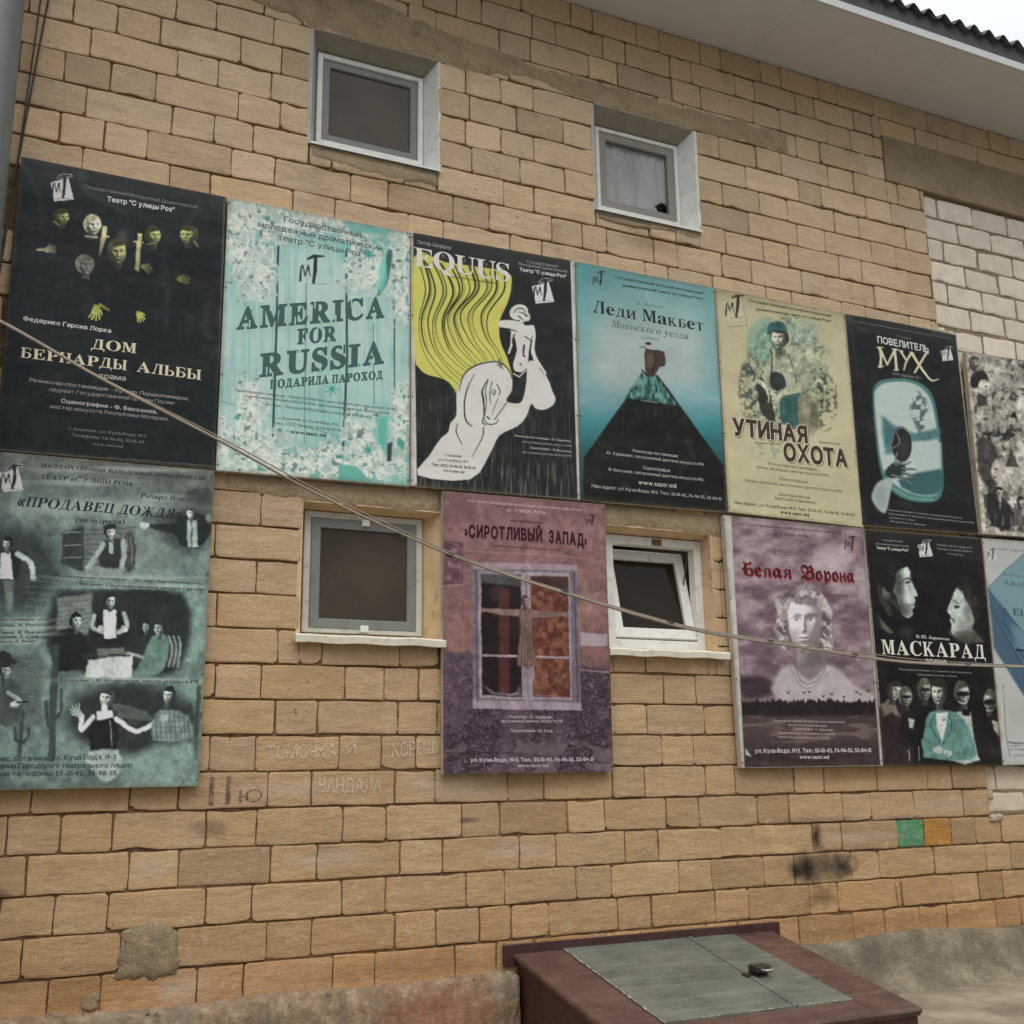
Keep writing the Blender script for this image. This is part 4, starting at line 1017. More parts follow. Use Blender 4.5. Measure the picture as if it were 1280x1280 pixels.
def glyph(ch, style):
    k = (ch, style)
    if k in GC: return GC[k]
    res, wd = None, None
    if style in 'ritS':
        if ch in LATB: sh = shapes(raw_outline(mathb(LATB[ch]))); h = ref('r', mathb('H'))
        elif ch in LATL: sh = shapes(raw_outline(mathb(LATL[ch]))); h = ref('r', mathb('H'))
        elif 'A' <= ch <= 'Z' or 'a' <= ch <= 'z': sh = shapes(raw_outline(mathb(ch))); h = ref('r', mathb('H'))
        else:
            c = serif_custom(ch)
            if c is None and ch.upper() != ch:
                c = serif_custom(ch.upper()) or (glyph(LATB.get(ch.upper(), ch).upper(), 'r') and None)
                if c: c = (scaled(c[0], .74, .69), c[1]*.74)
            if c: sh = c[0]; h = 1
            elif ch == 'в': sh = scaled(shapes(raw_outline(mathb('B'))), .74, .69); h = ref('r', mathb('H'))
            else: sh = shapes(raw_outline(ch), .02); h = ref('s', 'H')
    elif style == 'g':
        m_ = {'В': 'B', 'а': 'a', 'е': 'e', 'о': 'o', 'р': 'p'}
        if ch in m_: sh = shapes(raw_outline(frak(m_[ch])), .012); h = ref('g', frak('B'))*.95
        else:
            q = {'Б': [[(.1,.1),(.3,0),(.3,.9),(.1,.8)],[(.0,.95),(.1,1.05),(.35,.92),(.62,1.08),(.6,.9),(.35,.82),(.12,.92)],[(.3,.5),(.5,.62),(.72,.48),(.72,.12),(.48,-.04),(.25,.08),(.3,.12),(.5,.08),(.56,.16),(.56,.42),(.46,.5),(.3,.42)],[(-.05,.5),(.1,.6),(.1,.45),(.0,.38)]],
                 'л': [[(.0,.05),(.08,-.02),(.2,.08),(.24,.6),(.14,.62),(.12,.12)],[(.14,.55),(.3,.7),(.52,.6),(.54,.52),(.3,.6)],[(.38,.1),(.48,-.02),(.6,.1),(.54,.14),(.54,.6),(.42,.62)]],
                 'я': [[(.36,.0),(.5,.0),(.5,.66),(.36,.66)],[(.4,.66),(.16,.68),(.04,.52),(.12,.34),(.4,.3),(.4,.36),(.2,.4),(.17,.5),(.22,.6),(.4,.6)],[(.3,.34),(.1,.0),(-.02,.02),(.16,.34)],[(.32,-.04),(.5,-.04),(.58,.06),(.5,.06)]],
                 'н': [[(.04,.08),(.14,-.02),(.24,.08),(.2,.12),(.2,.58),(.24,.64),(.14,.7),(.04,.58),(.08,.54),(.08,.12)],[(.4,.08),(.5,-.02),(.6,.08),(.56,.12),(.56,.58),(.6,.64),(.5,.7),(.4,.58),(.44,.54),(.44,.12)],[(.2,.3),(.44,.38),(.44,.46),(.2,.38)]]}.get(ch)
            if q: sh = [(p, []) for p in q]; h = 1
            else: sh = shapes(raw_outline(ch)); h = ref('s', 'H')
    else:
        sh = shapes(raw_outline(ch), {'s': .004, 'b': .025, 'j': .004, 'k': .05}[style]); h = ref('s', 'H')
    sh = scaled(sh, 1/h, 1/h)
    if style == 'S': sh = [('W', [fatten(P, .045*q[2]) for P in q[1]], q[2]) if q[0] == 'W' else (fatten(q[0], .04 if area(q[0]) > 0 else -.04), []) for q in sh]
    if sh:
        V, F = tess(sh); used = sorted({i for f_ in F for i in f_})
        if used:
            x0, x1 = min(V[i][0] for i in used), max(V[i][0] for i in used); mp = {i: k for k, i in enumerate(used)}
            res = ([([(V[i][0]-x0, V[i][1]) for i in used], [tuple(mp[i] for i in f_) for f_ in F])], x1-x0)
        else: res = ([], .3)
    else: res = ([], .3)
    GC[k] = res; return res
class Ink:
    """all lettering of one poster, joined as flat print on its sheet"""
    def __init__(s, y): s.v = []; s.f = []; s.c = []; s.y = y
    def text(s, crop, txt, x0, y0, x1, y1, h, col, style='s', gap=.12):
        p0, p1 = crop(x0, y0), crop(x1, y1); P0, P1 = at(*p0, s.y), at(*p1, s.y); pt = crop(x0, y0-h); H = at(*pt, s.y)[1]-P0[1]
        sl = .22 if style in 'ij' else 0; X = 0; lay = []; s.k = getattr(s, 'k', 0)+1
        if style in 'riS': gap *= .75
        for ch in txt:
            if ch == ' ': X += .38; continue
            T, w_ = glyph(ch, style); lay.append((T, X)); X += w_+gap
        W_ = X-gap; ex = ((P1[0]-P0[0])/W_, (P1[1]-P0[1])/W_); c = tuple(np.minimum(.86, GAIN*lin(col))); n = 0
        for T, gx in lay:
            for fl, tr in T:
                b = len(s.v); n = (n+1) % 4
                for x, y in fl:
                    u = gx+x
                    s.v.append((P0[0]+ex[0]*u+sl*H*y, s.y-.00002*s.k, P0[1]+ex[1]*u+H*y)); s.c.append(c)
                s.f += [(b+a, b+b_, b+c_) for a, b_, c_ in tr]
    def build(s, name, parent, M_):
        me = bpy.data.meshes.new(name); me.from_pydata(s.v, [], s.f); me.update()
        a = me.color_attributes.new('Col', 'FLOAT_COLOR', 'POINT')
        a.data.foreach_set('color', np.concatenate([np.array(s.c), np.ones((len(s.c), 1))], 1).astype(np.float32).ravel())
        return tag(link(name, me, M_, parent), kind='stuff')
def cropper(ox, oy, s): return lambda x, y: (ox+x*s, oy+y*s)
YP = -.050
GAIN = 1.25     # the prints' own reflectance against how dim they look under the cloud
def poster(quad, label, ox, oy, s, painter, base=(40, 44, 44), step=1.0, th=.034):
    """quad: top-left, top-right, bottom-right, bottom-left on the wall (x, z)"""
    q = [np.array(p, float) for p in quad]; cx = sum(p[0] for p in q)/4; cz = min(p[1] for p in q)
    root = tag(empty('theatre_poster', (cx, YP+th, cz)), label, 'poster', 'theatre posters mounted on the block wall')
    mb = MB(); F = [(p[0], YP+.0006, p[1]) for p in q]; Bk = [(p[0], YP+th, p[1]) for p in q]
    mb.add(F+Bk, [(0, 3, 2, 1), (4, 5, 6, 7), (0, 1, 5, 4), (1, 2, 6, 5), (2, 3, 7, 6), (3, 0, 4, 7)]); mb.build('board', M['board'], root)
    px, py = proj(np.array([p[0] for p in q]), YP, np.array([p[1] for p in q]))
    nu = int(max(40, np.clip(math.hypot(px[1]-px[0], py[1]-py[0])/step, 0, 320))); nv = int(np.clip(math.hypot(px[3]-px[0], py[3]-py[0])/step, 40, 460))
    # the part right or left of the frame is printed more coarsely
    U, V = np.meshgrid(np.linspace(0, 1, nu+1), np.linspace(0, 1, nv+1)); U = U.ravel(); V = V.ravel()
    P = ((1-U)*(1-V))[:, None]*q[0]+(U*(1-V))[:, None]*q[1]+(U*V)[:, None]*q[2]+((1-U)*V)[:, None]*q[3]
    e = .0012
    X, Z = P[:, 0], P[:, 1]
    bx, by = proj(X, YP, Z); A = Art((bx-ox)/s, (by-oy)/s, base); A.U = U; A.V = V; A.X = X; A.Z = Z
    ink = Ink(YP-.0008); crop = cropper(ox, oy, s)
    T = lambda *a, **k: ink.text(crop, *a, **k)
    painter(A, T)
    # grime creeping in from the edges and below the screws
    ed = np.minimum(np.minimum(U, 1-U), np.minimum(V, 1-V)*1.4); gn = vnoise(X*400, Z*400, 30, 400+int(ox), 3)
    A.put(np.clip(sst(.025, .0, ed+.03*(gn-.45))*.32, 0, 1), (96, 84, 68)); A.put(sst(.16, .0, V+.10*(gn-.5))*.14, (120, 116, 106)); A.put(sst(.60, .85, gn)*.10, (150, 146, 136))
    Y = np.full(len(X), YP)-.0003+.0*X
    vs = np.stack([X, Y, Z], -1).astype(np.float32)
    me = bpy.data.meshes.new('printed_sheet'); N = len(X); nf = nu*nv
    me.vertices.add(N); me.vertices.foreach_set('co', vs.ravel())
    i = (np.arange(nv)[:, None]*(nu+1)+np.arange(nu)[None, :]).ravel(); fc = np.stack([i, i+nu+1, i+nu+2, i+1], -1)
    me.loops.add(nf*4); me.loops.foreach_set('vertex_index', fc.ravel().astype(np.int32))
    me.polygons.add(nf); me.polygons.foreach_set('loop_start', (np.arange(nf)*4).astype(np.int32))
    me.update(calc_edges=True)
    a = me.color_attributes.new('Col', 'FLOAT_COLOR', 'POINT')
    a.data.foreach_set('color', np.concatenate([np.minimum(.86, GAIN*lin(np.clip(A.c, 0, 255))), np.ones((N, 1))], 1).astype(np.float32).ravel())
    link('printed_sheet', me, M['vinyl'], root)
    if ink.v: ink.build('lettering', root, M['ink'])
    for u in (.008, .992):
        for v in (.02, .34, .66, .98):
            p = (1-u)*(1-v)*q[0]+u*(1-v)*q[1]+u*v*q[2]+(1-u)*v*q[3]; b = MB()
            b.tube([(p[0], YP-.0025, p[1]), (p[0], YP+.001, p[1])], .0042, 7); b.build('screw', M['steel'], root)
    return root
def mt_logo(A, x, y, s, sheet=(206, 206, 200), ink=(34, 36, 36), rot=0):
    """the theatre's mark: brushed M and T over a tilted white sheet"""
    c, n = math.cos(R(rot)), math.sin(R(rot)); q = lambda u, v: (x+s*(u*c-v*n), y+s*(u*n+v*c))
    if sheet is not None:
        A.poly([q(-.06, .2), q(.72, .0), q(.98, .92), q(.12, 1.0)], sheet, s*.02)
        A.line([q(.2, .9), q(.8, .86)], s*.02, ink, .6, s*.02)
    A.line([q(.02, .78), q(.06, .3), q(.12, .22)], (s*.08, s*.05), ink, 1, s*.015)
    A.line([q(.12, .22), q(.2, .6), q(.32, .24)], (s*.04, s*.06), ink, 1, s*.015)
    A.line([q(.32, .24), q(.38, .62)], (s*.06, s*.03), ink, 1, s*.015)
    if sheet is not None:
        A.line([q(.30, .0), q(.5, -.10), q(.86, -.10)], (s*.13, s*.18, s*.11), sheet, .9, s*.015)
    A.line([q(.30, .0), q(.5, -.10), q(.86, -.10)], (s*.08, s*.13, s*.06), ink, 1, s*.015)
    A.line([q(.58, -.08), q(.56, .4), q(.50, .84)], (s*.13, s*.14, s*.10), ink, 1, s*.015)
# ------------------------------------------------------------------ the posters
def pA(A, T):
    A.warp(2.0, 12, 51)
    A.c[:] = (27, 33, 34); x, y = A.x, A.y
    A.mul(.9+.2*vnoise(x, y, 160, 3))
    for a in (((90,80),(150,200),(160,330)), ((300,90),(330,180),(480,260)), ((620,420),(640,560),(630,700)), ((790,620),(785,720),(840,735)), ((760,230),(700,330),(650,380)), ((100,60),(300,110),(330,130))):
        A.line(a, (26, 10), (52, 60, 62), .5, 14, 4)  # lighter streaks: sheen of the sheet's folds painted in
    for u in (0.0,): A.line([(855, 190), (825, 1230)], 3, (120, 122, 116), .8); A.line([(0, 1165), (825, 1228)], 4, (96, 98, 92), .8)
    yg, wh, k = (222, 226, 140), (234, 232, 204), (24, 28, 26)
    A.head(236, 282, 31, 31, yg, (60, 62, 44), 1, k); A.line([(205, 296), (225, 308)], 8, yg, .8, 4)
    A.head(355, 312, 34, 38, wh, (180, 176, 140), .5, k); A.line([(325, 350), (372, 356)], 6, wh, .8, 4)
    A.head(328, 464, 36, 38, wh, (190, 188, 160), .3, k)
    A.head(450, 415, 37, 47, (184, 186, 120), (64, 66, 46), .1, k); A.ell(465, 355, 20, 26, (74, 76, 58), .6, .8)
    A.head(586, 352, 32, 36, yg, (60, 60, 40), .8, k); A.line([(560, 385), (590, 378)], 7, yg, .7, 4)
    A.head(716, 350, 35, 36, yg, (70, 72, 44), -.8, k); A.line([(740, 372), (752, 388)], 9, yg, .7, 4)
    A.hand(182, 404, 48, -5, (196, 192, 150), 8); A.line([(142, 404), (165, 402)], 8, (190, 188, 150), 1, 4)
    A.hand(365, 630, 62, 100, (206, 210, 104), 16); A.line([(380, 612), (415, 632)], 11, (206, 210, 104), 1, 4)
    A.hand(528, 650, 44, 60, (206, 210, 104), 16); A.hand(690, 515, 50, 10, (184, 188, 96), 10)
    A.hand(552, 470, 46, 30, (200, 198, 140), 8)
    A.poly([(390, 312), (408, 315), (402, 365), (382, 432), (376, 425)], (204, 200, 150), 3); A.line([(392, 352), (412, 354)], 6, (204, 200, 150), 1, 3)
    A.poly([(524, 341), (540, 343), (530, 490), (514, 478)], (200, 198, 140), 3); A.line([(512, 372), (545, 376)], 6, (190, 190, 130), 1, 3)
    for a in ((230, 360, 55, 90), (350, 440, 60, 70), (450, 560, 80, 120), (585, 460, 45, 110), (720, 470, 60, 120)): A.ell(*a, (22, 26, 26), .7, .6)
    A.photo(1.0, 6, 70)
    mt_logo(A, 196, 130, 88)
    g = (118, 124, 122); l = (206, 208, 202)
    T('Государственный Молодежный Драматический', 322, 167, 750, 246, 12, g); T('Театр "С улицы Роз"', 408, 217, 664, 259, 17, (200, 204, 200), 'b')
    T('Федерико Гарсиа Лорка', 88, 671, 423, 719, 15, (192, 192, 184), 'b')
    cr = (206, 198, 168); T('ДОМ', 347, 779, 518, 797, 38, cr, 'r'); T('БЕРНАРДЫ', 78, 812, 482, 862, 39, cr, 'r'); T('АЛЬБЫ', 520, 866, 765, 899, 39, cr, 'r'); T('драма', 373, 890, 478, 902, 19, (176, 174, 160))
    T('Режиссер-постановщик - Нугзар Лордкипанидзе,', 110, 904, 718, 976, 13, (150, 150, 144), 'j'); T('лауреат Государственной премии Грузии', 184, 940, 662, 992, 13, (140, 142, 136), 'j')
    T('Сценография - Ф. Бессонов,', 232, 984, 600, 1027, 13, (168, 168, 160), 'b'); T('мастер искусств Республики Молдова', 190, 1005, 637, 1053, 13, (140, 142, 136))
    T('г. Кишинев, ул. Куза-Водэ, 19/3', 262, 1088, 556, 1117, 10, g); T('Телефоны: 76-96-55, 55-10-42', 273, 1113, 548, 1141, 11, g); T('www.teatr.md', 352, 1146, 468, 1157, 10, g)
QA = [(-1.087,3.950),(-.165,3.948),(-.162,2.574),(-1.083,2.566)]
poster(QA, 'black poster with pale faces and hands of actors above a cream Cyrillic title', 0, 180, .32823, pA)

def pH(A, T):
    A.warp(3.2, 13, 52); x, y = A.x, A.y; n1 = vnoise(x, y, 230, 5); n2 = vnoise(x, y, 60, 6)
    A.vgrad([(40, (84, 94, 88)), (300, (104, 122, 112)), (520, (112, 142, 130)), (800, (104, 130, 120)), (1100, (112, 142, 130)), (1240, (84, 100, 94))])
    A.mul(.80+.38*n1); A.put(sst(.55, .8, n2)*.3, (150, 178, 164)); A.put(sst(.5, .25, n2)*.3, (62, 74, 70))
    dk, mid, lt, wh = (34, 42, 42), (84, 98, 92), (150, 168, 158), (204, 212, 206)
    # upper right: man pointing, wide dark sleeve
    A.ell(660, 300, 110, 90, (52, 60, 58), .6, .9); A.poly([(540, 300), (620, 295), (650, 270), (740, 270), (750, 330), (700, 385), (640, 370), (620, 335), (545, 318)], dk, 4, 1, 3)
    A.poly([(664, 285), (700, 285), (706, 380), (668, 382)], lt, 3); A.line([(680, 290), (684, 378)], 4, dk, .7); A.head(678, 264, 17, 20, wh, (50, 56, 54), -.3, dk); A.hand(520, 304, 36, 180, wh, 4)
    A.ell(742, 280, 12, 16, lt, .4, .7)
    A.poly([(660, 190), (735, 165), (755, 200), (740, 235), (665, 225)], (52, 58, 56), 8, .8, 3)
    # upper middle: man in vest leaning, plank wall and wheel
    A.poly([(300, 310), (480, 305), (480, 470), (290, 478)], (96, 108, 100), 6, .9)
    for k in range(9): A.line([(300, 318+k*18), (480, 314+k*18)], 3, (58, 66, 62), .7)
    A.poly([(222, 330), (300, 305), (296, 470), (220, 440)], (46, 54, 52), 6, .9); 
    for k in range(3): A.line([(228, 330+k*45), (288, 325+k*45)], 4, lt, .7)
    A.ell(460, 395, 22, 70, (58, 62, 58), .15); A.ell(460, 395, 14, 58, (120, 118, 104), .2, .7); A.line([(460, 335), (460, 460)], 4, dk)
    A.poly([(360, 365), (440, 355), (452, 450), (355, 452)], (44, 50, 48), 4, 1, 2); A.poly([(385, 350), (402, 350), (405, 405), (390, 405)], lt, 3)
    A.line([(366, 370), (340, 415), (310, 455)], 18, lt, 1, 4, 3); A.line([(440, 360), (442, 410), (432, 460)], 18, lt, 1, 4, 3); A.head(392, 330, 21, 27, (176, 186, 178), (40, 44, 42), .4, dk); A.ell(392, 308, 26, 10, dk, .3)
    A.poly([(290, 470), (330, 450), (450, 458), (440, 482), (300, 486)], (130, 146, 136), 6)
    A.poly([(500, 320), (560, 330), (620, 400), (600, 470), (500, 470)], (120, 136, 126), 22, .7)
    # left: man in white shirt and waistcoat
    A.ell(60, 460, 150, 150, (50, 60, 58), .35, .95); A.poly([(0, 400), (60, 390), (75, 430), (60, 500), (0, 500)], (34, 40, 40), 4)
    A.poly([(0, 405), (38, 398), (46, 495), (0, 495)], wh, 3); A.line([(62, 405), (112, 440), (118, 490)], 18, (176, 190, 182), 1, 4, 3); A.poly([(15, 500), (48, 500), (40, 610), (22, 610)], (110, 122, 116), 8)
    A.head(26, 372, 17, 25, lt, (34, 38, 38), -.2, dk); A.hand(120, 488, 26, 80, lt)
    for k in range(6): A.line([(95, 480+k*22), (210, 486+k*22)], 2.5, (120, 130, 122), .6)
    # centre: table scene
    A.poly([(190, 560), (330, 535), (650, 545), (660, 760), (560, 840), (200, 800)], (36, 44, 42), 16, .97, 3)
    A.poly([(205, 560), (330, 545), (325, 690), (200, 700)], (118, 130, 120), 8, .9)
    for k in range(8): A.line([(205, 575+k*17), (326, 566+k*17)], 3, (72, 82, 76), .7)
    A.poly([(330, 620), (440, 615), (455, 730), (325, 735)], (34, 38, 38), 4, 1, 2); A.poly([(370, 605), (412, 605), (412, 705), (368, 705)], wh, 3)
    A.line([(335, 625), (328, 665), (362, 680)], 16, lt, 1, 4, 3); A.line([(440, 620), (452, 665), (420, 685)], 16, lt, 1, 4, 3); A.head(393, 575, 20, 27, lt, (36, 38, 38), .1, dk); A.hand(355, 672, 26, -30, wh); A.hand(446, 675, 26, 200, wh)
    A.poly([(195, 690), (270, 670), (320, 730), (345, 770), (330, 800), (200, 820)], (30, 36, 36), 5, 1, 3); A.head(272, 648, 22, 30, lt, (30, 34, 34), .9, dk)
    A.line([(300, 770), (350, 760)], 14, (44, 52, 50), 1, 4)
    A.poly([(315, 780), (470, 768), (468, 850), (300, 845)], (188, 198, 190), 5); A.poly([(345, 745), (440, 738), (450, 768), (350, 772)], (98, 108, 100), 5); A.line([(385, 765), (460, 768)], 6, dk, .9)
    A.poly([(540, 700), (585, 690), (600, 750), (570, 830), (470, 845), (500, 790)], (96, 128, 112), 5, 1, 3); A.head(566, 672, 21, 30, lt, (38, 42, 40), -.9, dk); A.head(518, 665, 16, 24, (140, 152, 144), dk, -.6, dk)
    A.line([(450, 760), (510, 772)], 12, lt, 1, 4); 
    for k in range(3): A.line([(600+k*18, 700), (612+k*14, 750), (600+k*16, 805)], 9, (150, 160, 152), .8, 3, 3)
    # lower left: man in hat
    A.poly([(0, 760), (150, 770), (150, 1000), (60, 1050), (0, 1000)], (84, 96, 90), 16, .9)
    for k in range(10): A.line([(0, 770+k*16), (150, 780+k*16)], 2.5, (58, 68, 62), .5)
    A.poly([(0, 870), (40, 850), (80, 910), (60, 1000), (0, 1010)], (66, 78, 72), 6, 1, 3); A.head(18, 822, 22, 28, lt, dk, .5, dk); A.ell(14, 786, 48, 16, (44, 48, 46), .2); A.ell(14, 770, 26, 20, (44, 48, 46), .2)
    A.line([(30, 900), (70, 930), (40, 945)], 16, lt, 1, 4, 3); A.hand(45, 940, 30, 10, wh); A.line([(60, 935), (100, 930)], 7, dk)
    # cacti
    for cx, h, b in ((190, 740, 1130), (75, 965, 1120), (700, 880, 1130)):
        A.line([(cx+8, h), (cx, (h+b)/2), (cx-6, b)], 26 if cx == 190 else 15, (58, 70, 64), .95, 4, 4)
        A.line([(cx-25, h+190 if cx == 190 else h+60), (cx-20, h+270 if cx == 190 else h+100), (cx, h+290 if cx == 190 else h+110)], 14, (58, 70, 64), .95, 4, 4)
        A.line([(cx+28, h+150 if cx == 190 else h+60), (cx+25, h+230 if cx == 190 else h+90), (cx+4, h+250 if cx == 190 else h+110)], 12, (62, 74, 68), .95, 4, 4)
    # lower right: couple with outstretched arms
    A.ell(460, 990, 230, 125, (40, 46, 46), .22, .96); A.poly([(560, 960), (690, 950), (690, 1080), (540, 1090)], (50, 58, 56), 10, .8)
    A.poly([(385, 925), (520, 965), (560, 1000), (430, 990)], (84, 92, 86), 6, .9)
    A.poly([(318, 985), (345, 975), (385, 985), (418, 985), (415, 1105), (325, 1110)], (28, 32, 34), 4, 1, 2); A.poly([(340, 965), (400, 960), (405, 985), (345, 995)], wh, 4)
    A.poly([(315, 1108), (420, 1104), (430, 1180), (370, 1215), (310, 1150)], (150, 168, 158), 6, 1, 2)
    A.line([(330, 985), (290, 1030), (290, 985)], 17, wh, 1, 4, 4); A.line([(415, 990), (490, 1035), (575, 985)], 17, wh, 1, 4, 4); A.head(376, 920, 26, 34, wh, (60, 64, 62), -.3, dk, 12); A.hand(280, 972, 52, -120, lt, 18)
    A.line([(372, 945), (372, 970)], 18, wh, 1, 4); A.line([(392, 1000), (398, 1090)], 4, lt, .8)
    A.poly([(550, 975), (600, 960), (670, 980), (685, 1060), (560, 1070), (540, 1050)], (110, 132, 124), 5, 1, 2)
    for k in range(8): A.line([(552+k*17, 968), (556+k*17, 1062)], 3, (60, 72, 70), .7)
    for k in range(5): A.line([(548, 985+k*18), (680, 985+k*18)], 3, (70, 84, 80), .6)
    A.head(598, 912, 20, 32, lt, dk, -.4, dk, 8); A.hand(590, 985, 36, 150, lt)
    A.poly([(430, 1150), (560, 1080), (690, 1070), (700, 1240), (440, 1240)], (118, 150, 136), 26, .8)
    A.line([(695, 20), (700, 130)], 0.1, (0, 0, 0), 0)
    A.photo(.95, 7, 72); A.desat(.22, 1.06, (1.0, 1.0, .98))
    wd = (196, 204, 196)
    for a in ((350, 238, 300, 26), (575, 205, 85, 14), (430, 105, 300, 10), (300, 150, 170, 12), (455, 490, 265, 9), (500, 522, 225, 9), (460, 855, 255, 9), (90, 640, 95, 9), (90, 665, 120, 10), (90, 690, 110, 10), (60, 718, 80, 10)): A.ell(a[0], a[1], a[2], a[3], (176, 188, 178), .6, .6)
    mt_logo(A, 2, 100, 84)
    d = (44, 52, 50); L_ = (206, 212, 204)
    T('ГОСУДАРСТВЕННЫЙ МОЛОДЕЖНЫЙ ДРАМАТИЧЕСКИЙ', 145, 96, 730, 143, 13, d, 'i'); T('ТЕАТР «С УЛИЦЫ РОЗ»', 143, 137, 470, 162, 15, d, 'i')
    T('Ричард Нэш', 498, 204, 652, 217, 17, (40, 46, 46), 'i'); T('«ПРОДАВЕЦ ДОЖДЯ»', 57, 233, 646, 280, 35, (38, 44, 44), 'i'); T('(мелодрама)', 268, 290, 442, 299, 16, d, 'i')
    T('Режиссер-постановщик - Нугзар Лордкипанидзе,', 190, 487, 715, 514, 10, d, 'i'); T('Лауреат Государственной премии Грузии', 275, 516, 720, 536, 11, d, 'i'); T('Художник - Н. Андронатий, мастер искусств РМ', 208, 858, 705, 864, 11, d, 'i')
    T('В роли действующие лица:', -90, 643, 178, 641, 10, d, 'i'); T('Н. Брикова, А. Ревчинина', -60, 664, 190, 662, 11, d, 'i'); T('С. Киторов, В. Павленко', -60, 690, 175, 688, 11, d, 'i'); T('О. Матушин, Т. Савельев', -60, 705, 180, 703, 11, d, 'i'); T('Ю. Осликов, Н. Валов', -60, 722, 126, 719, 10, d, 'i')
    T('Адрес: Ботаника, ул. Куза-Водэ, 19/3', -52, 1143, 412, 1134, 17, d, 's'); T('(в помещении Городского театрального лицея)', -120, 1168, 470, 1164, 17, d, 's'); T('Контактные телефоны: 55-10-42, 76-98-55', -140, 1196, 414, 1192, 17, d, 's')
QH = [(-1.32,2.555),(-.161,2.565),(-.163,1.152),(-1.32,1.150)]
poster(QH, 'grey green poster collaged with scenes of a western play and cacti, lower left', 0, 550, .35152, pH)

def pB(A, T):
    x, y = A.x, A.y; n = vnoise(x, y, 200, 11); f = vnoise(x, y, 26, 12); f2 = vnoise(x, y, 15, 13); st = vnoise(x*6, y*.35, 60, 14)
    A.vgrad([(40, (128, 168, 160)), (300, (150, 190, 182)), (620, (168, 196, 186)), (900, (146, 188, 180)), (1200, (120, 172, 160))])
    A.put(sst(.45, .75, n)*.6, (188, 206, 196)); A.put(sst(.5, .8, st)*.35, (108, 164, 158)); A.put(sst(.5, .2, st)*.25, (190, 210, 200))
    A.poly([(500, 120), (790, 180), (740, 330), (520, 300)], (96, 176, 164), 40, .6)
    # plank gaps
    for a in (((265, 240), (258, 560), (243, 1010)), ((537, 270), (540, 700), (524, 1065)), ((376, 400), (374, 700), (368, 1040)), ((730, 540), (730, 830)), ((645, 560), (648, 880))):
        wd = 9 if a[0][0] in (265, 537) else (5 if a[0][0] == 730 else 2.5); A.line(a, wd, (40, 62, 62), .9)
    A.line([(40, 870), (240, 930), (520, 1015), (780, 1090)], 2.5, (70, 96, 92), .7)
    reg = np.zeros(len(x))
    for cx, cy, rx, ry in ((130, 150, 110, 130), (60, 120, 60, 90), (180, 330, 85, 150), (240, 160, 160, 90), (400, 150, 160, 55), (560, 200, 90, 50), (620, 330, 110, 110), (760, 260, 60, 120), (765, 430, 55, 130), (60, 1040, 60, 130), (150, 920, 80, 160), (160, 1080, 170, 110), (330, 1130, 200, 70), (470, 1110, 110, 90), (590, 1000, 80, 110), (650, 1120, 150, 80), (765, 950, 55, 190), (110, 230, 60, 170)):
        d = np.sqrt(((x-cx)/rx)**2+((y-cy)/ry)**2)+(f-.5)*1.3; reg = np.maximum(reg, 1-sst(.75, 1.05, d))
    A.put(reg*.85, (196, 204, 192)); A.put(reg*sst(.46, .58, f2)*.85, (218, 222, 210)); A.put(reg*sst(.46, .34, f)*.55, (138, 170, 158))
    g2 = vnoise(x, y, 22, 21, 2); g3 = vnoise(x, y, 34, 22, 2); A.put(reg*sst(.72, .82, g2)*.7, (70, 96, 90)); A.put(reg*sst(.76, .84, g3)*.8, (62, 136, 122))
    g4 = vnoise(x, y, 12, 29, 2); A.put(np.clip(reg, 0, 1)*sst(.72, .80, g4)*.6, (84, 110, 104))
    A.poly([(700, 270), (722, 268), (715, 330), (700, 400), (660, 450), (690, 350)], (50, 96, 94), 5, .9, 3); A.poly([(670, 330), (690, 290), (700, 380), (670, 440)], (120, 196, 180), 5, .8, 2)
    A.poly([(700, 1040), (722, 1030), (716, 1110), (700, 1110)], (44, 60, 60), 4, .9); A.poly([(660, 940), (700, 930), (695, 1090), (665, 1030)], (84, 170, 152), 8, .8)
    A.poly([(508, 1120), (580, 1130), (640, 1195), (510, 1185)], (92, 168, 152), 4, .9); A.poly([(525, 150), (640, 170), (700, 200), (560, 200)], (92, 170, 160), 10, .7)
    for cx, cy in ((630, 285), (625, 1065), (480, 820)):
        for k in range(7): a = R(k*51); A.line([(cx, cy), (cx+28*math.cos(a), cy+28*math.sin(a))], (9, 3), (64, 150, 136), .8, 3)
    mt_logo(A, 350, 300, 112, None, (38, 48, 48))
    A.line([(395, 400), (458, 400)], 2.5, (80, 100, 96), .8)
    d = (60, 74, 72); k = (66, 92, 88)
    T('Государственный', 288, 150, 596, 214, 21, d, 's'); T('молодежный драматический', 185, 170, 680, 268, 21, d, 's'); T('театр "С улицы Роз"', 264, 222, 606, 292, 21, d, 's')
    for tx in (('AMERICA', 98, 580, 690, 532, 84), ('FOR', 340, 640, 496, 626, 58), ('RUSSIA', 190, 770, 688, 715, 88)): T(*tx, k, 'S', gap=.16)
    T('ПОДАРИЛА ПАРОХОД', 232, 818, 682, 778, 33, k, 'S')
    br = (166, 200, 190)      # bridges of the stencil cut the heavy strokes
    for ch_, px, py, hh in (('|', 148, 566, 22), ('|', 231, 500, 22), ('|', 330, 555, 24), ('|', 409, 490, 24), ('|', 492, 550, 26), ('|', 556, 485, 26), ('|', 650, 535, 22), ('|', 362, 632, 16), ('|', 420, 588, 16), ('|', 462, 628, 16), ('|', 216, 755, 24), ('|', 338, 690, 24), ('|', 430, 740, 24), ('|', 520, 668, 24), ('|', 584, 724, 24), ('|', 644, 712, 22)):
        T(ch_, px, py, px+5, py, hh, br, 's')
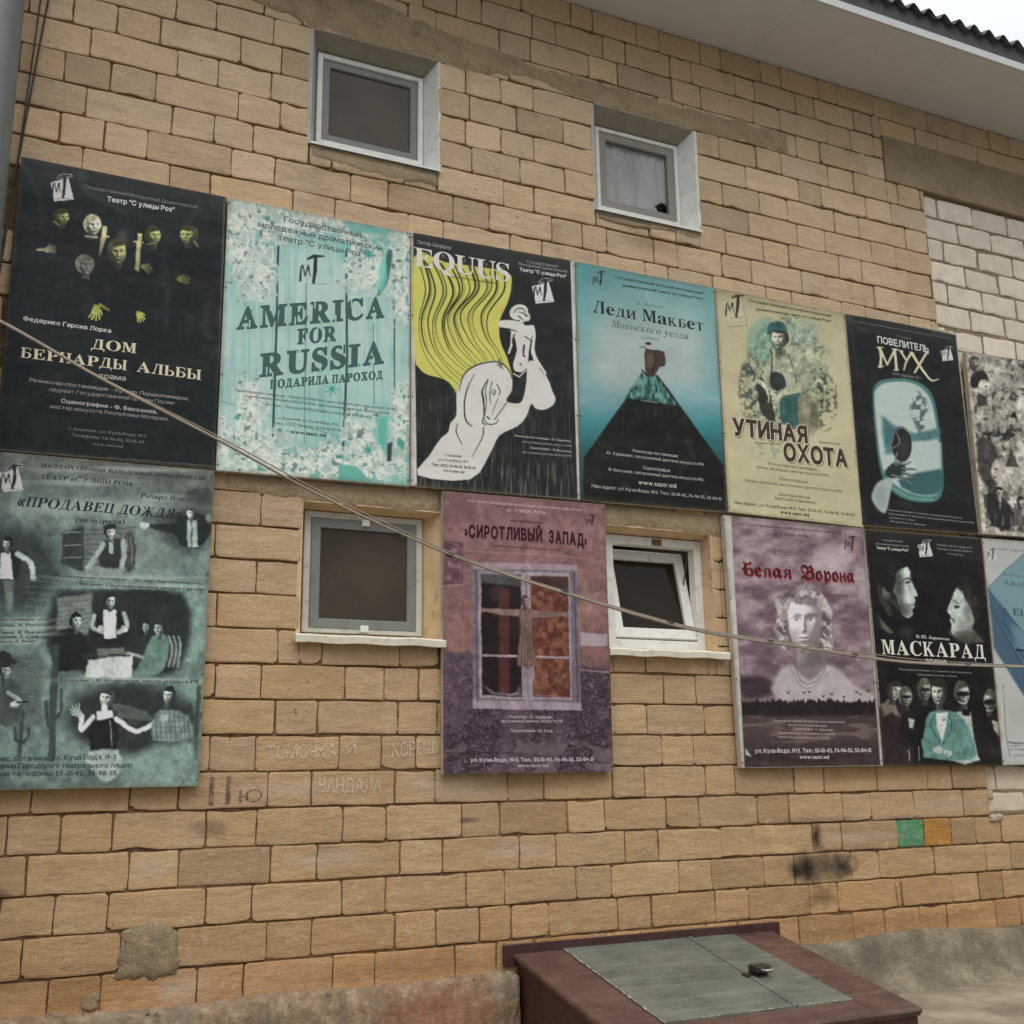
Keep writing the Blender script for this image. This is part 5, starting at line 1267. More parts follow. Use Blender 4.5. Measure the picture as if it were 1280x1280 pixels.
    T('Режиссер-постановщик   Юрий ХАРМЕЛИН, заслуженный деятель искусств РМ', 92, 828, 735, 906, 9, (90, 104, 100)); T('Сценография   Феликс БЕССОНОВ, заслуженный деятель искусств РМ', 128, 850, 708, 922, 9, (90, 104, 100)); T('Актеры   Наталья ЕРМОЛАЕВА и Николай ЮРЧЕНКО', 212, 884, 640, 938, 9, (90, 104, 100))
    T('г. Кишинев, ул. Куза-Водэ, 19/3', 270, 938, 504, 966, 9, (84, 100, 96)); T('тел.: (022) 76-96-55, (022) 55-10-42', 252, 960, 516, 990, 10, (84, 100, 96)); T('www.teatr.md', 314, 996, 456, 1012, 14, (50, 64, 62), 'b')
QB = [(-.157,3.947),(.786,3.950),(.790,2.581),(-.154,2.567)]
poster(QB, 'pale turquoise poster with white blossom and the words AMERICA FOR RUSSIA', 265, 230, .3125, pB, (150, 190, 182))

def pC(A, T):
    x, y = A.x, A.y; wh = (204, 202, 194); bk = (34, 37, 35)
    A.c[:] = wh; A.mul(.95+.08*vnoise(x, y, 60, 31))
    A.poly([(58, 30), (757, 157), (790, 1224), (75, 1166)], bk, 2)
    # rain residue
    n = vnoise(x*5, y*.4, 40, 33); m_ = sst(.5, .8, n)*sst(560, 760, y)*(1-sst(60, 90, 60+0*x))
    A.put(m_*.30*(x > 62)*(x < 780), (120, 122, 112)); A.put(sst(.55, .75, vnoise(x*5, y*.3, 30, 34))*sst(960, 1150, y)*.45*(x > 75)*(x < 788), (140, 142, 132))
    ye = (196, 193, 98)
    man = [(60, 148), (200, 170), (340, 190), (480, 215), (495, 275), (478, 350), (443, 430), (446, 520), (478, 600), (502, 690), (490, 680), (440, 628), (380, 618), (320, 640), (280, 690), (256, 756), (240, 735), (215, 702), (170, 682), (122, 670), (85, 640), (64, 568)]
    A.poly(man, ye, 2.2, 1, 3)
    K = [(0, [(72, 160), (98, 290), (72, 420), (86, 540), (150, 650), (262, 760)]), (.33, [(175, 175), (228, 300), (178, 430), (196, 540), (250, 610), (305, 650)]), (.66, [(320, 190), (345, 290), (258, 400), (290, 510), (345, 580), (375, 620)]), (1, [(478, 220), (470, 300), (408, 400), (412, 490), (460, 570), (500, 690)])]
    for q in range(15):
        t = (q+.4)/15; i = min(2, int(t*3)); f = t*3-i
        a, b = K[i][1], K[i+1][1]; wv = 2.2+2.2*((q*7) % 4)/1.5
        pts = [((1-f)*p[0]+f*r_[0]+6*math.sin(q*2.3+k), (1-f)*p[1]+f*r_[1]) for k, (p, r_) in enumerate(zip(a, b))]
        A.line(pts, (wv+2, wv+3, wv, 2.5, 1.5), (46, 44, 24), .95, 1.6, 6)
        if q % 2: A.line([(p[0]+9, p[1]+4) for p in pts[:4]], (2, 2.5, 1), (60, 58, 30), .8, 1.4, 6)
    body = [(80, 1117), (130, 1030), (180, 955), (214, 925), (224, 885), (250, 850), (251, 760), (272, 692), (310, 643), (372, 613), (432, 610), (470, 640), (497, 682), (500, 735), (472, 786), (530, 797), (552, 760), (562, 690), (566, 625), (580, 607), (615, 622), (658, 690), (678, 745), (691, 775), (680, 805), (640, 826), (602, 820), (583, 800), (560, 858), (520, 900), (442, 940), (400, 1020), (312, 1135)]
    A.poly(body, wh, 2, 1, 3)
    A.poly([(432, 628), (442, 600), (456, 640), (452, 660)], wh, 2); A.line([(432, 628), (443, 600), (456, 645)], 3.5, bk); A.poly([(438, 628), (444, 615), (450, 645)], bk, 1.5)
    A.line([(262, 740), (285, 670), (340, 628), (430, 612), (478, 642), (500, 690)], (3, 7, 5, 4), bk, 1, 1.5, 5)
    for pts, w_ in (([(332, 665), (300, 730), (286, 800), (292, 870), (320, 900)], (2, 6, 7, 4)), ([(258, 885), (250, 925), (276, 980)], (3, 5, 3)), ([(372, 905), (365, 950), (320, 1035)], (5, 5, 2)),
                    ([(392, 690), (366, 740), (372, 790), (374, 850), (366, 880), (382, 892)], (4, 9, 5, 5)), ([(392, 692), (380, 740), (384, 790), (378, 850)], (2, 5, 2)), ([(410, 700), (400, 745), (402, 800)], (4, 3)),
                    ([(430, 712), (445, 745), (438, 762)], (4, 5, 2)), ([(412, 735), (425, 745), (416, 760), (408, 745)], (4, 4)), ([(370, 860), (392, 890), (428, 885), (436, 868)], (3, 5, 3)), ([(388, 858), (398, 868)], (8, 5)), ([(420, 870), (470, 800), (476, 786)], (4, 4, 2)), ([(436, 775), (418, 820), (408, 850)], (3, 2))):
        A.line(pts, w_, bk, 1, 1.4, 5)
    # rider
    A.ell(528, 392, 42, 34, wh, .06, 1, -20)
    A.poly([(515, 375), (545, 370), (578, 405), (574, 430), (556, 432), (535, 440)], wh, 2, 1, 2)
    tor = [(443, 430), (500, 428), (538, 436), (560, 452), (596, 450), (604, 490), (598, 555), (612, 600), (650, 660), (645, 668), (615, 640), (590, 600), (578, 560), (582, 520), (572, 570), (566, 640), (545, 660), (512, 655), (503, 620), (520, 560), (505, 490), (480, 468), (443, 462)]
    A.poly(tor, wh, 1.8, 1, 2); A.poly([(494, 470), (504, 480), (500, 540), (488, 575), (478, 578), (490, 540)], wh, 2)
    for pts, w_ in (([(505, 395), (520, 378), (545, 376), (558, 392)], (3, 5, 3)), ([(530, 392), (552, 398), (560, 410)], (4, 5)), ([(528, 410), (548, 428)], (6, 3)), ([(556, 402), (572, 412)], (5, 3)), ([(443, 462), (480, 466), (520, 478)], (5, 6, 3)), ([(556, 500), (580, 515), (590, 500)], (5, 3)),
                    ([(552, 540), (548, 580), (556, 590)], (9, 6)), ([(584, 520), (580, 570), (592, 600)], (7, 6, 3)), ([(512, 490), (498, 520), (512, 560), (505, 600)], (3, 5, 3)), ([(534, 622), (538, 626)], 6), ([(505, 655), (540, 662), (562, 645)], (5, 6, 4)), ([(620, 640), (640, 668)], (3, 2)), ([(598, 455), (606, 500), (600, 550)], (3, 3))):
        A.line(pts, w_, bk, 1, 1.3, 4)
    A.poly([(500, 690), (560, 645), (562, 700), (548, 765), (530, 795), (500, 790), (498, 740)], bk, 2); A.line([(505, 665), (530, 680), (560, 650)], 5, wh)
    mt_logo(A, 592, 258, 96)
    g = (150, 152, 146)
    T('Питер Шеффер', 78, 87, 228, 114, 15, g, 's'); T('EQUUS', 62, 184, 488, 258, 82, (206, 204, 196), 'r', gap=.02)
    for c_, px, py in (('Э', 104, 134), ('К', 186, 150), ('В', 275, 168), ('У', 376, 188), ('С', 450, 205)): T(c_, px, py, px+17, py+3, 17, (120, 116, 96), 's')
    T('трагедия в двух действиях', 228, 236, 428, 268, 9, (60, 60, 40)); T('Государственный', 566, 172, 702, 194, 11, g); T('Молодежный Драматический', 528, 182, 742, 217, 11, g); T('Театр "С улицы Роз"', 532, 208, 740, 240, 14, (204, 204, 198), 'b')
    T('Режиссер-постановщик - Ю. Хармелин,', 508, 945, 760, 970, 9, (180, 180, 172)); T('заслуженный деятель искусств РМ', 542, 971, 762, 992, 9, g); T('Сценография - Ф. Бессонов,', 578, 998, 762, 1016, 9, (180, 180, 172)); T('заслуженный деятель искусств РМ', 542, 1018, 762, 1036, 9, g)
    d = (60, 60, 56); T('г. Кишинев,', 198, 1032, 276, 1038, 11, d); T('ул. Куза-Водэ, 19/3', 170, 1052, 302, 1062, 11, d); T('Тел.: (022) 76-96-55, 55-10-42', 142, 1074, 336, 1090, 11, d, 'b'); T('www.teatr.md', 194, 1100, 286, 1108, 11, d, 'b')
QC = [(.790,3.955),(1.761,3.974),(1.749,2.597),(.797,2.586)]
poster(QC, 'black and white poster of a horse with yellow mane, titled EQUUS', 500, 280, .28117, pC, step=.85)

def pD(A, T):
    A.warp(1.5, 12, 57); x, y = A.x, A.y
    A.vgrad([(60, (74, 136, 138)), (200, (112, 158, 156)), (420, (160, 176, 170)), (600, (162, 176, 172)), (720, (120, 158, 160)), (830, (62, 130, 134)), (960, (44, 92, 94)), (1100, (34, 62, 62))])
    A.mul(.94+.12*vnoise(x, y, 140, 41)); e = np.abs(A.U-.5)*2; A.put(sst(.55, 1, e)*.45*(y < 700), (84, 150, 152))
    bk = (24, 25, 22)
    A.poly([(76, 985), (230, 770), (300, 670), (345, 590), (425, 600), (490, 690), (620, 870), (735, 1030), (748, 1300), (70, 1300)], bk, 5)
    cone = [(352, 585), (420, 605), (470, 680), (520, 745), (400, 722), (270, 705), (310, 640)]
    A.poly(cone, (66, 112, 106), 5, .95); t = vnoise(x*3, y, 30, 42); A.poly(cone, (116, 164, 152), 6, .8, 0, sst(.5, .65, t)); A.poly(cone, (30, 50, 48), 6, .7, 0, sst(.48, .36, t))
    A.poly([(250, 720), (400, 740), (550, 770), (600, 860), (420, 830), (200, 850)], (52, 52, 44), 30, .5, 0, sst(.45, .7, t)); A.line([(345, 718), (420, 728)], 5, (150, 160, 150), .7)
    A.poly([(362, 478), (400, 480), (452, 488), (458, 555), (432, 560), (405, 605), (370, 600), (362, 540)], (66, 56, 46), 3, 1, 2); A.poly([(372, 500), (400, 495), (405, 540), (388, 570), (372, 550)], (98, 84, 68), 6, .8)
    A.line([(400, 485), (415, 520), (395, 590)], 4, (30, 26, 22)); A.ell(377, 460, 14, 13, (176, 170, 158), .2); A.ell(378, 451, 14, 8, (44, 38, 32), .2); A.line([(340, 470), (358, 462), (370, 478)], 5, (80, 70, 60)); A.line([(350, 575), (372, 600)], 8, (50, 44, 38))
    A.line([(640, 590), (618, 578)], 3, (90, 110, 108), .5); A.line([(360, 190), (385, 250)], 20, (180, 196, 190), .25, 14)
    A.line([(690, 190), (700, 330), (745, 1250)], 4, (60, 70, 66), .5)
    mt_logo(A, 118, 118, 68, None, (32, 46, 46)); A.line([(140, 196), (190, 190)], 2, (70, 90, 90), .8)
    d = (42, 56, 56)
    T('Государственный русский молодежный', 220, 141, 636, 218, 11, d, 'b'); T('драматический театр «С улицы Роз»', 256, 179, 636, 244, 11, d, 'b'); T('Н. Лесков', 316, 264, 446, 284, 17, (112, 132, 130), 'i')
    T('Леди Макбет', 118, 302, 640, 392, 57, (38, 46, 46), 'r', gap=.10); T('Мценского уезда', 204, 370, 566, 430, 32, (100, 116, 114), 'i'); T('(драма)', 344, 424, 430, 435, 14, (120, 138, 136), 'i')
    w_ = (170, 172, 164)
    T('Режиссер-постановщик', 305, 960, 520, 986, 13, w_); T('Ю. Хармелин, заслуженный деятель искусств РМ', 182, 970, 638, 1026, 13, w_); T('Сценография', 354, 1040, 480, 1056, 14, w_); T('Ф. Бессонов, заслуженный деятель искусств РМ', 190, 1048, 636, 1098, 13, w_)
    T('www.teatr.md', 332, 1112, 510, 1130, 21, (190, 192, 184)); T('Наш адрес: ул. Куза-Водэ, 19/3. Тел.: 55-10-42, 76-96-55, 52-84-51', 112, 1126, 722, 1188, 14, w_)
QD = [(1.766,3.973),(2.701,3.981),(2.703,2.612),(1.753,2.598)]
poster(QD, 'teal poster of a tiny figure on top of a huge dark cone', 710, 310, .26549, pD)

def pE(A, T):
    A.warp(2.6, 11, 53); x, y = A.x, A.y; A.c[:] = (186, 178, 142); A.mul(.95+.1*vnoise(x, y, 150, 51)); A.put(sst(120, 40, y-.15*x)*.5, (150, 138, 104))
    n = vnoise(x, y, 30, 52); n2 = vnoise(x, y, 18, 53)
    d = np.sqrt(((x-400)/235)**2+((y-500)/330)**2)+(n-.5)*.35; r_ = 1-sst(.8, 1.05, d)
    A.put(r_*.75, (140, 150, 124)); A.put(r_*sst(.5, .7, n)*.8, (176, 182, 156)); A.put(r_*sst(.56, .66, n2)*.75*sst(1.2, .6, np.abs(x-400)/260+0*y), (80, 98, 84)); A.put(r_*sst(.62, .7, vnoise(x, y, 14, 54))*.8*sst(520, 640, y), (52, 62, 54))
    A.put((1-sst(.75, 1.1, np.sqrt(((x-290)/100)**2+((y-300)/120)**2)))*.5, (104, 152, 138)); A.put((1-sst(.7, 1.1, np.sqrt(((x-480)/110)**2+((y-260)/70)**2)))*.5, (150, 172, 150))
    A.put((1-sst(.8, 1.1, np.sqrt(((x-210)/60)**2+((y-560)/150)**2)))*.55*sst(.45, .6, n2), (40, 48, 42)); A.put((1-sst(.8, 1.1, np.sqrt(((x-600)/60)**2+((y-620)/150)**2)))*.6*sst(.45, .6, n2), (44, 50, 44))
    dk = (40, 48, 44); lt = (186, 188, 162); tl = (56, 92, 86)
    A.poly([(250, 500), (300, 520), (330, 640), (340, 720), (270, 680), (255, 600)], (46, 48, 42), 5, .95, 2)
    A.poly([(330, 350), (400, 330), (450, 350), (500, 420), (520, 500), (500, 560), (400, 590), (360, 560), (300, 540), (280, 480), (310, 400)], (160, 164, 138), 5, 1, 3)
    A.poly([(318, 470), (380, 480), (398, 540), (352, 565), (318, 540)], dk, 5, .95, 2); A.line([(320, 350), (325, 430), (318, 520)], 7, dk, .9, 3, 3); A.line([(405, 370), (430, 440), (450, 520)], 6, (90, 92, 76), .8, 3, 3); A.line([(470, 420), (440, 480), (500, 470)], 5, (104, 108, 90), .7, 3, 3)
    A.line([(460, 560), (380, 580), (355, 610)], 24, lt, 1, 5, 3); A.line([(250, 510), (290, 540), (320, 600)], 22, lt, 1, 5, 3); A.hand(350, 612, 40, 110, lt); A.hand(316, 600, 36, 90, lt)
    A.poly([(370, 600), (440, 575), (480, 590), (485, 720), (460, 760), (380, 730), (365, 660)], tl, 4, 1, 2); A.poly([(460, 585), (550, 595), (565, 640), (560, 760), (500, 800), (465, 740)], (136, 132, 108), 6, .95, 2); A.poly([(520, 610), (560, 640), (560, 750), (520, 740)], (92, 92, 74), 8, .7)
    A.line([(310, 560), (330, 700)], 5, (34, 34, 28), 1, 2); A.line([(318, 590), (322, 700)], 10, (60, 54, 44), .9, 3)
    A.poly([(340, 352), (392, 345), (400, 375), (350, 400)], (110, 112, 92), 6, .9); A.head(358, 300, 44, 58, (196, 194, 166), (52, 56, 48), -.35, dk)
    A.poly([(298, 262), (310, 225), (350, 208), (385, 218), (400, 250), (402, 270), (360, 252), (325, 268), (303, 278)], (50, 86, 82), 3, 1, 3); A.line([(302, 274), (345, 256), (398, 266)], 5, (34, 54, 52), .9)
    A.put((1-sst(.6, 1.1, np.sqrt(((x-410)/230)**2+((y-850)/110)**2)))*.55, (188, 184, 154)); A.put((1-sst(.6, 1.1, np.sqrt(((x-300)/90)**2+((y-860)/60)**2)))*.5*sst(.5, .6, n2), (120, 138, 120))
    A.c0 = A.c.copy(); A.photo(1.3, 8, 73); A.c = A.c0+(A.c-A.c0)*np.clip(r_*1.1+.08, 0, 1)[:, None]
    mt_logo(A, 88, 92, 112, (190, 184, 152), (38, 38, 32)); A.line([(98, 238), (200, 232)], 5, (96, 90, 70), .5); A.line([(170, 95), (202, 230)], 3, (90, 86, 66), .6)
    k = (58, 54, 44); b = (52, 42, 34)
    T('Государственный русский молодежный', 206, 109, 626, 188, 12, k, 'b'); T('драматический театр «С улицы Роз»', 244, 152, 626, 214, 12, k, 'b')
    for dx, dy, c_ in ((7, 8, (92, 78, 60)), (-4, -3, (206, 200, 174)), (4, 4, (206, 200, 174)), (0, 0, (66, 52, 42))):
        T('УТИНАЯ', 126+dx, 785+dy, 508+dx, 826+dy, 76, c_, 'k', gap=.06); T('ОХОТА', 386+dx, 914+dy, 712+dx, 948+dy, 78, c_, 'k', gap=.06)
    T('Александр', 236, 832, 372, 838, 11, (110, 108, 90)); T('Вампилов', 566, 828, 672, 838, 11, (110, 108, 90))
    q = (108, 100, 76); T('Режиссер-постановщик', 306, 938, 556, 970, 15, q, 'r'); T('Вячеслав Мадан, мастер искусств РМ', 250, 956, 612, 1000, 13, q); T('Сценография', 364, 1014, 508, 1034, 15, q, 'r'); T('Феликс Бессонов, заслуженный деятель искусств РМ', 188, 1024, 680, 1080, 13, q); T('Звукорежиссер', 360, 1094, 520, 1112, 15, q, 'r'); T('Анатолий Коваленко', 338, 1114, 548, 1138, 14, q)
    T('Наш адрес: ул. Куза-Водэ, 19/3. Тел.: 55-10-42, 76-96-55, 52-84-51', 134, 1136, 744, 1200, 14, k); T('www.teatr.md', 368, 1186, 514, 1202, 17, (44, 40, 34), 'b')
QE = [(2.706,3.983),(3.689,3.983),(3.694,2.598),(2.708,2.612)]
poster(QE, 'yellowed cream poster of a seated hunter in a flat cap, bold dark Cyrillic title', 885, 350, .246, pE, (190, 180, 150))

def pF(A, T):
    x, y = A.x, A.y; A.c[:] = (196, 190, 174); bk = (25, 27, 25)
    A.poly([(46, 40), (637, 165), (765, 1250), (143, 1185)], bk, 2)
    for a in (((60, 60), (120, 130), (230, 150)), ((520, 150), (610, 180), (650, 260)), ((60, 60), (90, 200), (110, 330)), ((130, 1050), (150, 1130), (160, 1180))): A.line(a, (22, 4), (58, 64, 62), .5, 12, 3)
    A.poly([(204, 440), (260, 402), (400, 402), (505, 470), (545, 620), (570, 850), (568, 1000), (520, 1055), (400, 1050), (300, 1000), (240, 900), (210, 700), (196, 520)], (76, 118, 114), 6, 1, 4)
    A.poly([(212, 460), (270, 420), (400, 420), (490, 485), (530, 620), (556, 850), (555, 985), (515, 1025), (410, 1015), (310, 960), (250, 880), (222, 700), (206, 530)], (176, 190, 182), 5, 1, 4)
    n = vnoise(x, y, 40, 61); n2 = vnoise(x, y, 22, 62)
    A.poly([(245, 600), (300, 640), (420, 690), (545, 660), (540, 720), (400, 735), (300, 740), (260, 760)], (72, 112, 110), 12, .9, 2); A.poly([(260, 620), (330, 690), (330, 800), (262, 800)], (60, 104, 104), 14, .8)
    A.poly([(410, 480), (460, 470), (490, 560), (470, 640), (505, 700), (470, 725), (420, 640), (395, 540)], (70, 92, 88), 14, .9, 2, sst(.42, .55, n2)); A.poly([(400, 740), (560, 740), (560, 900), (470, 905), (420, 860)], (170, 184, 176), 12, .9)
    A.poly([(330, 940), (560, 880), (562, 985), (515, 1020), (410, 1010)], (48, 88, 86), 10, .95, 2); A.line([(310, 985), (400, 1035), (520, 1045)], 10, (110, 158, 152), .8, 6, 3)
    A.ell(350, 748, 54, 94, (30, 34, 32), .06, 1, -3); A.line([(300, 740), (310, 690), (350, 660), (395, 690)], 4, (150, 160, 152), .9, 2, 4); A.ell(360, 770, 30, 60, (58, 56, 50), .7, .7)
    A.line([(325, 690), (340, 740), (300, 770)], 6, (150, 152, 140), .7, 3, 3)
    A.poly([(192, 1010), (225, 950), (290, 925), (303, 940), (290, 1010), (265, 1112), (225, 1095), (195, 1050)], (160, 170, 162), 7, 1, 3); A.ell(238, 1030, 30, 60, (130, 142, 136), .7, .6)
    A.poly([(262, 890), (300, 850), (345, 842), (372, 870), (360, 910), (310, 930), (268, 920)], (42, 50, 46), 5, 1, 2)
    for p in (((330, 850), (370, 856), (400, 842)), ((355, 880), (400, 880), (428, 884)), ((355, 900), (400, 912), (425, 905)), ((350, 915), (385, 950), (405, 965)), ((320, 860), (318, 820), (328, 795)), ((300, 915), (360, 930), (410, 925))): A.line(p, (14, 10, 6), (70, 84, 78), 1, 3, 3); A.line([(q[0], q[1]-4) for q in p], (4, 3), (170, 180, 170), .7, 2, 3)
    mt_logo(A, 562, 238, 66)
    # ragged scratched title
    cr = (208, 200, 168)
    for pts, w_ in (([(232, 235), (240, 280), (236, 335)], (13, 11, 15)), ([(236, 240), (272, 322)], (12, 8)), ([(314, 245), (272, 325)], (13, 8)), ([(312, 248), (318, 300), (322, 350)], (13, 13, 14)), ([(346, 252), (374, 300)], (12, 8)), ([(402, 262), (376, 305), (362, 352)], (12, 10, 7)), ([(408, 268), (440, 320), (475, 370), (510, 408), (548, 400)], (14, 13, 12, 9, 4)), ([(482, 262), (450, 315), (420, 365)], (12, 11, 10)), ([(220, 232), (250, 232)], 7), ([(302, 240), (330, 244)], 7), ([(225, 335), (252, 332)], 6), ([(310, 352), (334, 350)], 6), ([(338, 250), (356, 252)], 6), ([(394, 258), (414, 262)], 6), ([(470, 250), (492, 262)], 7)):
        A.line(pts, w_, cr, 1, 2, 4)
    g = (110, 114, 110); w_ = (196, 196, 188)
    T('Государственный Молодежный Драматический Театр "С улицы Роз"', 84, 92, 610, 190, 9, g); T('У. Голдинг', 322, 176, 402, 190, 10, g); T('ПОВЕЛИТЕЛЬ', 222, 206, 496, 258, 33, w_, 'b'); T('поп-драма 12+', 302, 376, 454, 402, 14, g, 'b')
    for i, s_ in enumerate(('Режиссер-постановщик  Ю. Хармелин, заслуженный деятель искусств', 'Сценография  Ф. Бессонов, заслуженный деятель искусств РМ', 'Балетмейстер  А. Гутовская', 'Звукорежиссер  А. Коваленко')): T(s_, 276+4*i, 1102+20*i, (672, 735, 420, 478)[i], (1146, 1172, 1158, 1184)[i], 9, (140, 142, 134))
QF = [(3.692,3.981),(4.646,4.005),(4.650,2.632),(3.688,2.612)]
poster(QF, 'black poster with a teal rounded mirror, reaching hand and ragged cream Cyrillic title', 1045, 380, .2343, pF)

def pG(A, T):
    A.warp(4, 14, 54); x, y = A.x, A.y; A.c[:] = (188, 182, 166); n = vnoise(x, y, 90, 71); n2 = vnoise(x, y, 24, 72)
    A.poly([(695, 262), (1500, 340), (1500, 1290), (800, 1205)], (154, 150, 138), 2)
    I = (x > 700+(y-262)*.112)&(y < 1205+(x-800)*.06)&(y > 262+(x-695)*.06); I = I.astype(float)
    A.put(I*sst(.42, .62, n)*.8, (186, 182, 168)); A.put(I*sst(.56, .68, n2)*.75*sst(.62, .42, n), (46, 44, 40)); A.put(I*sst(640, 700, y)*sst(760, 690, y)*sst(.42, .55, n2)*.9, (40, 38, 34)); A.put(I*sst(960, 1050, y)*sst(.35, .5, n2)*.7, (52, 50, 46))
    dk = (30, 28, 26); lt = (190, 184, 168)
    A.poly([(712, 400), (740, 362), (790, 355), (815, 400), (800, 430), (745, 450), (725, 440)], dk, 4, 1, 3); A.ell(790, 450, 34, 46, lt, .1); A.poly([(755, 470), (800, 495), (810, 545), (750, 540)], (56, 52, 48), 6, .95); A.ell(798, 442, 8, 4, dk, .4); A.line([(815, 450), (822, 470)], 4, dk, .6); A.ell(806, 490, 10, 4, dk, .4, .8)
    A.ell(800, 620, 30, 45, (150, 146, 134), .3, .8); A.ell(795, 612, 16, 6, dk, .6, .7); A.head(740, 315, 30, 34, (120, 114, 104), (60, 56, 52), 0, dk)
    A.poly([(752, 730), (830, 730), (860, 800), (860, 960), (800, 970), (765, 900)], (56, 52, 48), 10, .9, 2); A.ell(855, 890, 26, 60, lt, .2, .9); A.ell(850, 885, 10, 5, dk, .5, .8); A.ell(850, 925, 10, 4, dk, .5, .7)
    A.poly([(930, 760), (975, 870), (905, 870)], (62, 58, 54), 4, .95); A.line([(930, 640), (930, 760)], 4, dk, .7)
    A.poly([(925, 600), (955, 570), (970, 610)], dk, 4); A.poly([(800, 1020), (850, 1010), (900, 1040), (950, 1120), (930, 1200), (830, 1180)], (34, 32, 30), 6, .95, 2); A.head(872, 1010, 24, 32, lt, dk, 0, dk); A.line([(880, 1040), (876, 1090)], 8, lt, .8, 3); A.head(985, 1060, 22, 30, (150, 144, 132), dk, 0, dk)
    for k in range(5): A.line([(845+k*45, 1180), (850+k*45, 1130)], 6, (110, 104, 96), .8, 3)
    A.poly([(1010, 320), (1400, 350), (1400, 600), (1030, 560)], (90, 86, 80), 40, .5)
    A.photo(2.0, 9, 74)
    for k in range(4): A.line([(740, 545+k*12), (860, 553+k*12)], 3, (80, 76, 70), .7)
QG = [(4.712,3.875),(5.74,3.92),(5.74,2.66),(4.676,2.632)]
poster(QG, 'black and white photo collage poster with white margin, cut by the right edge', 1045, 380, .2343, pG)

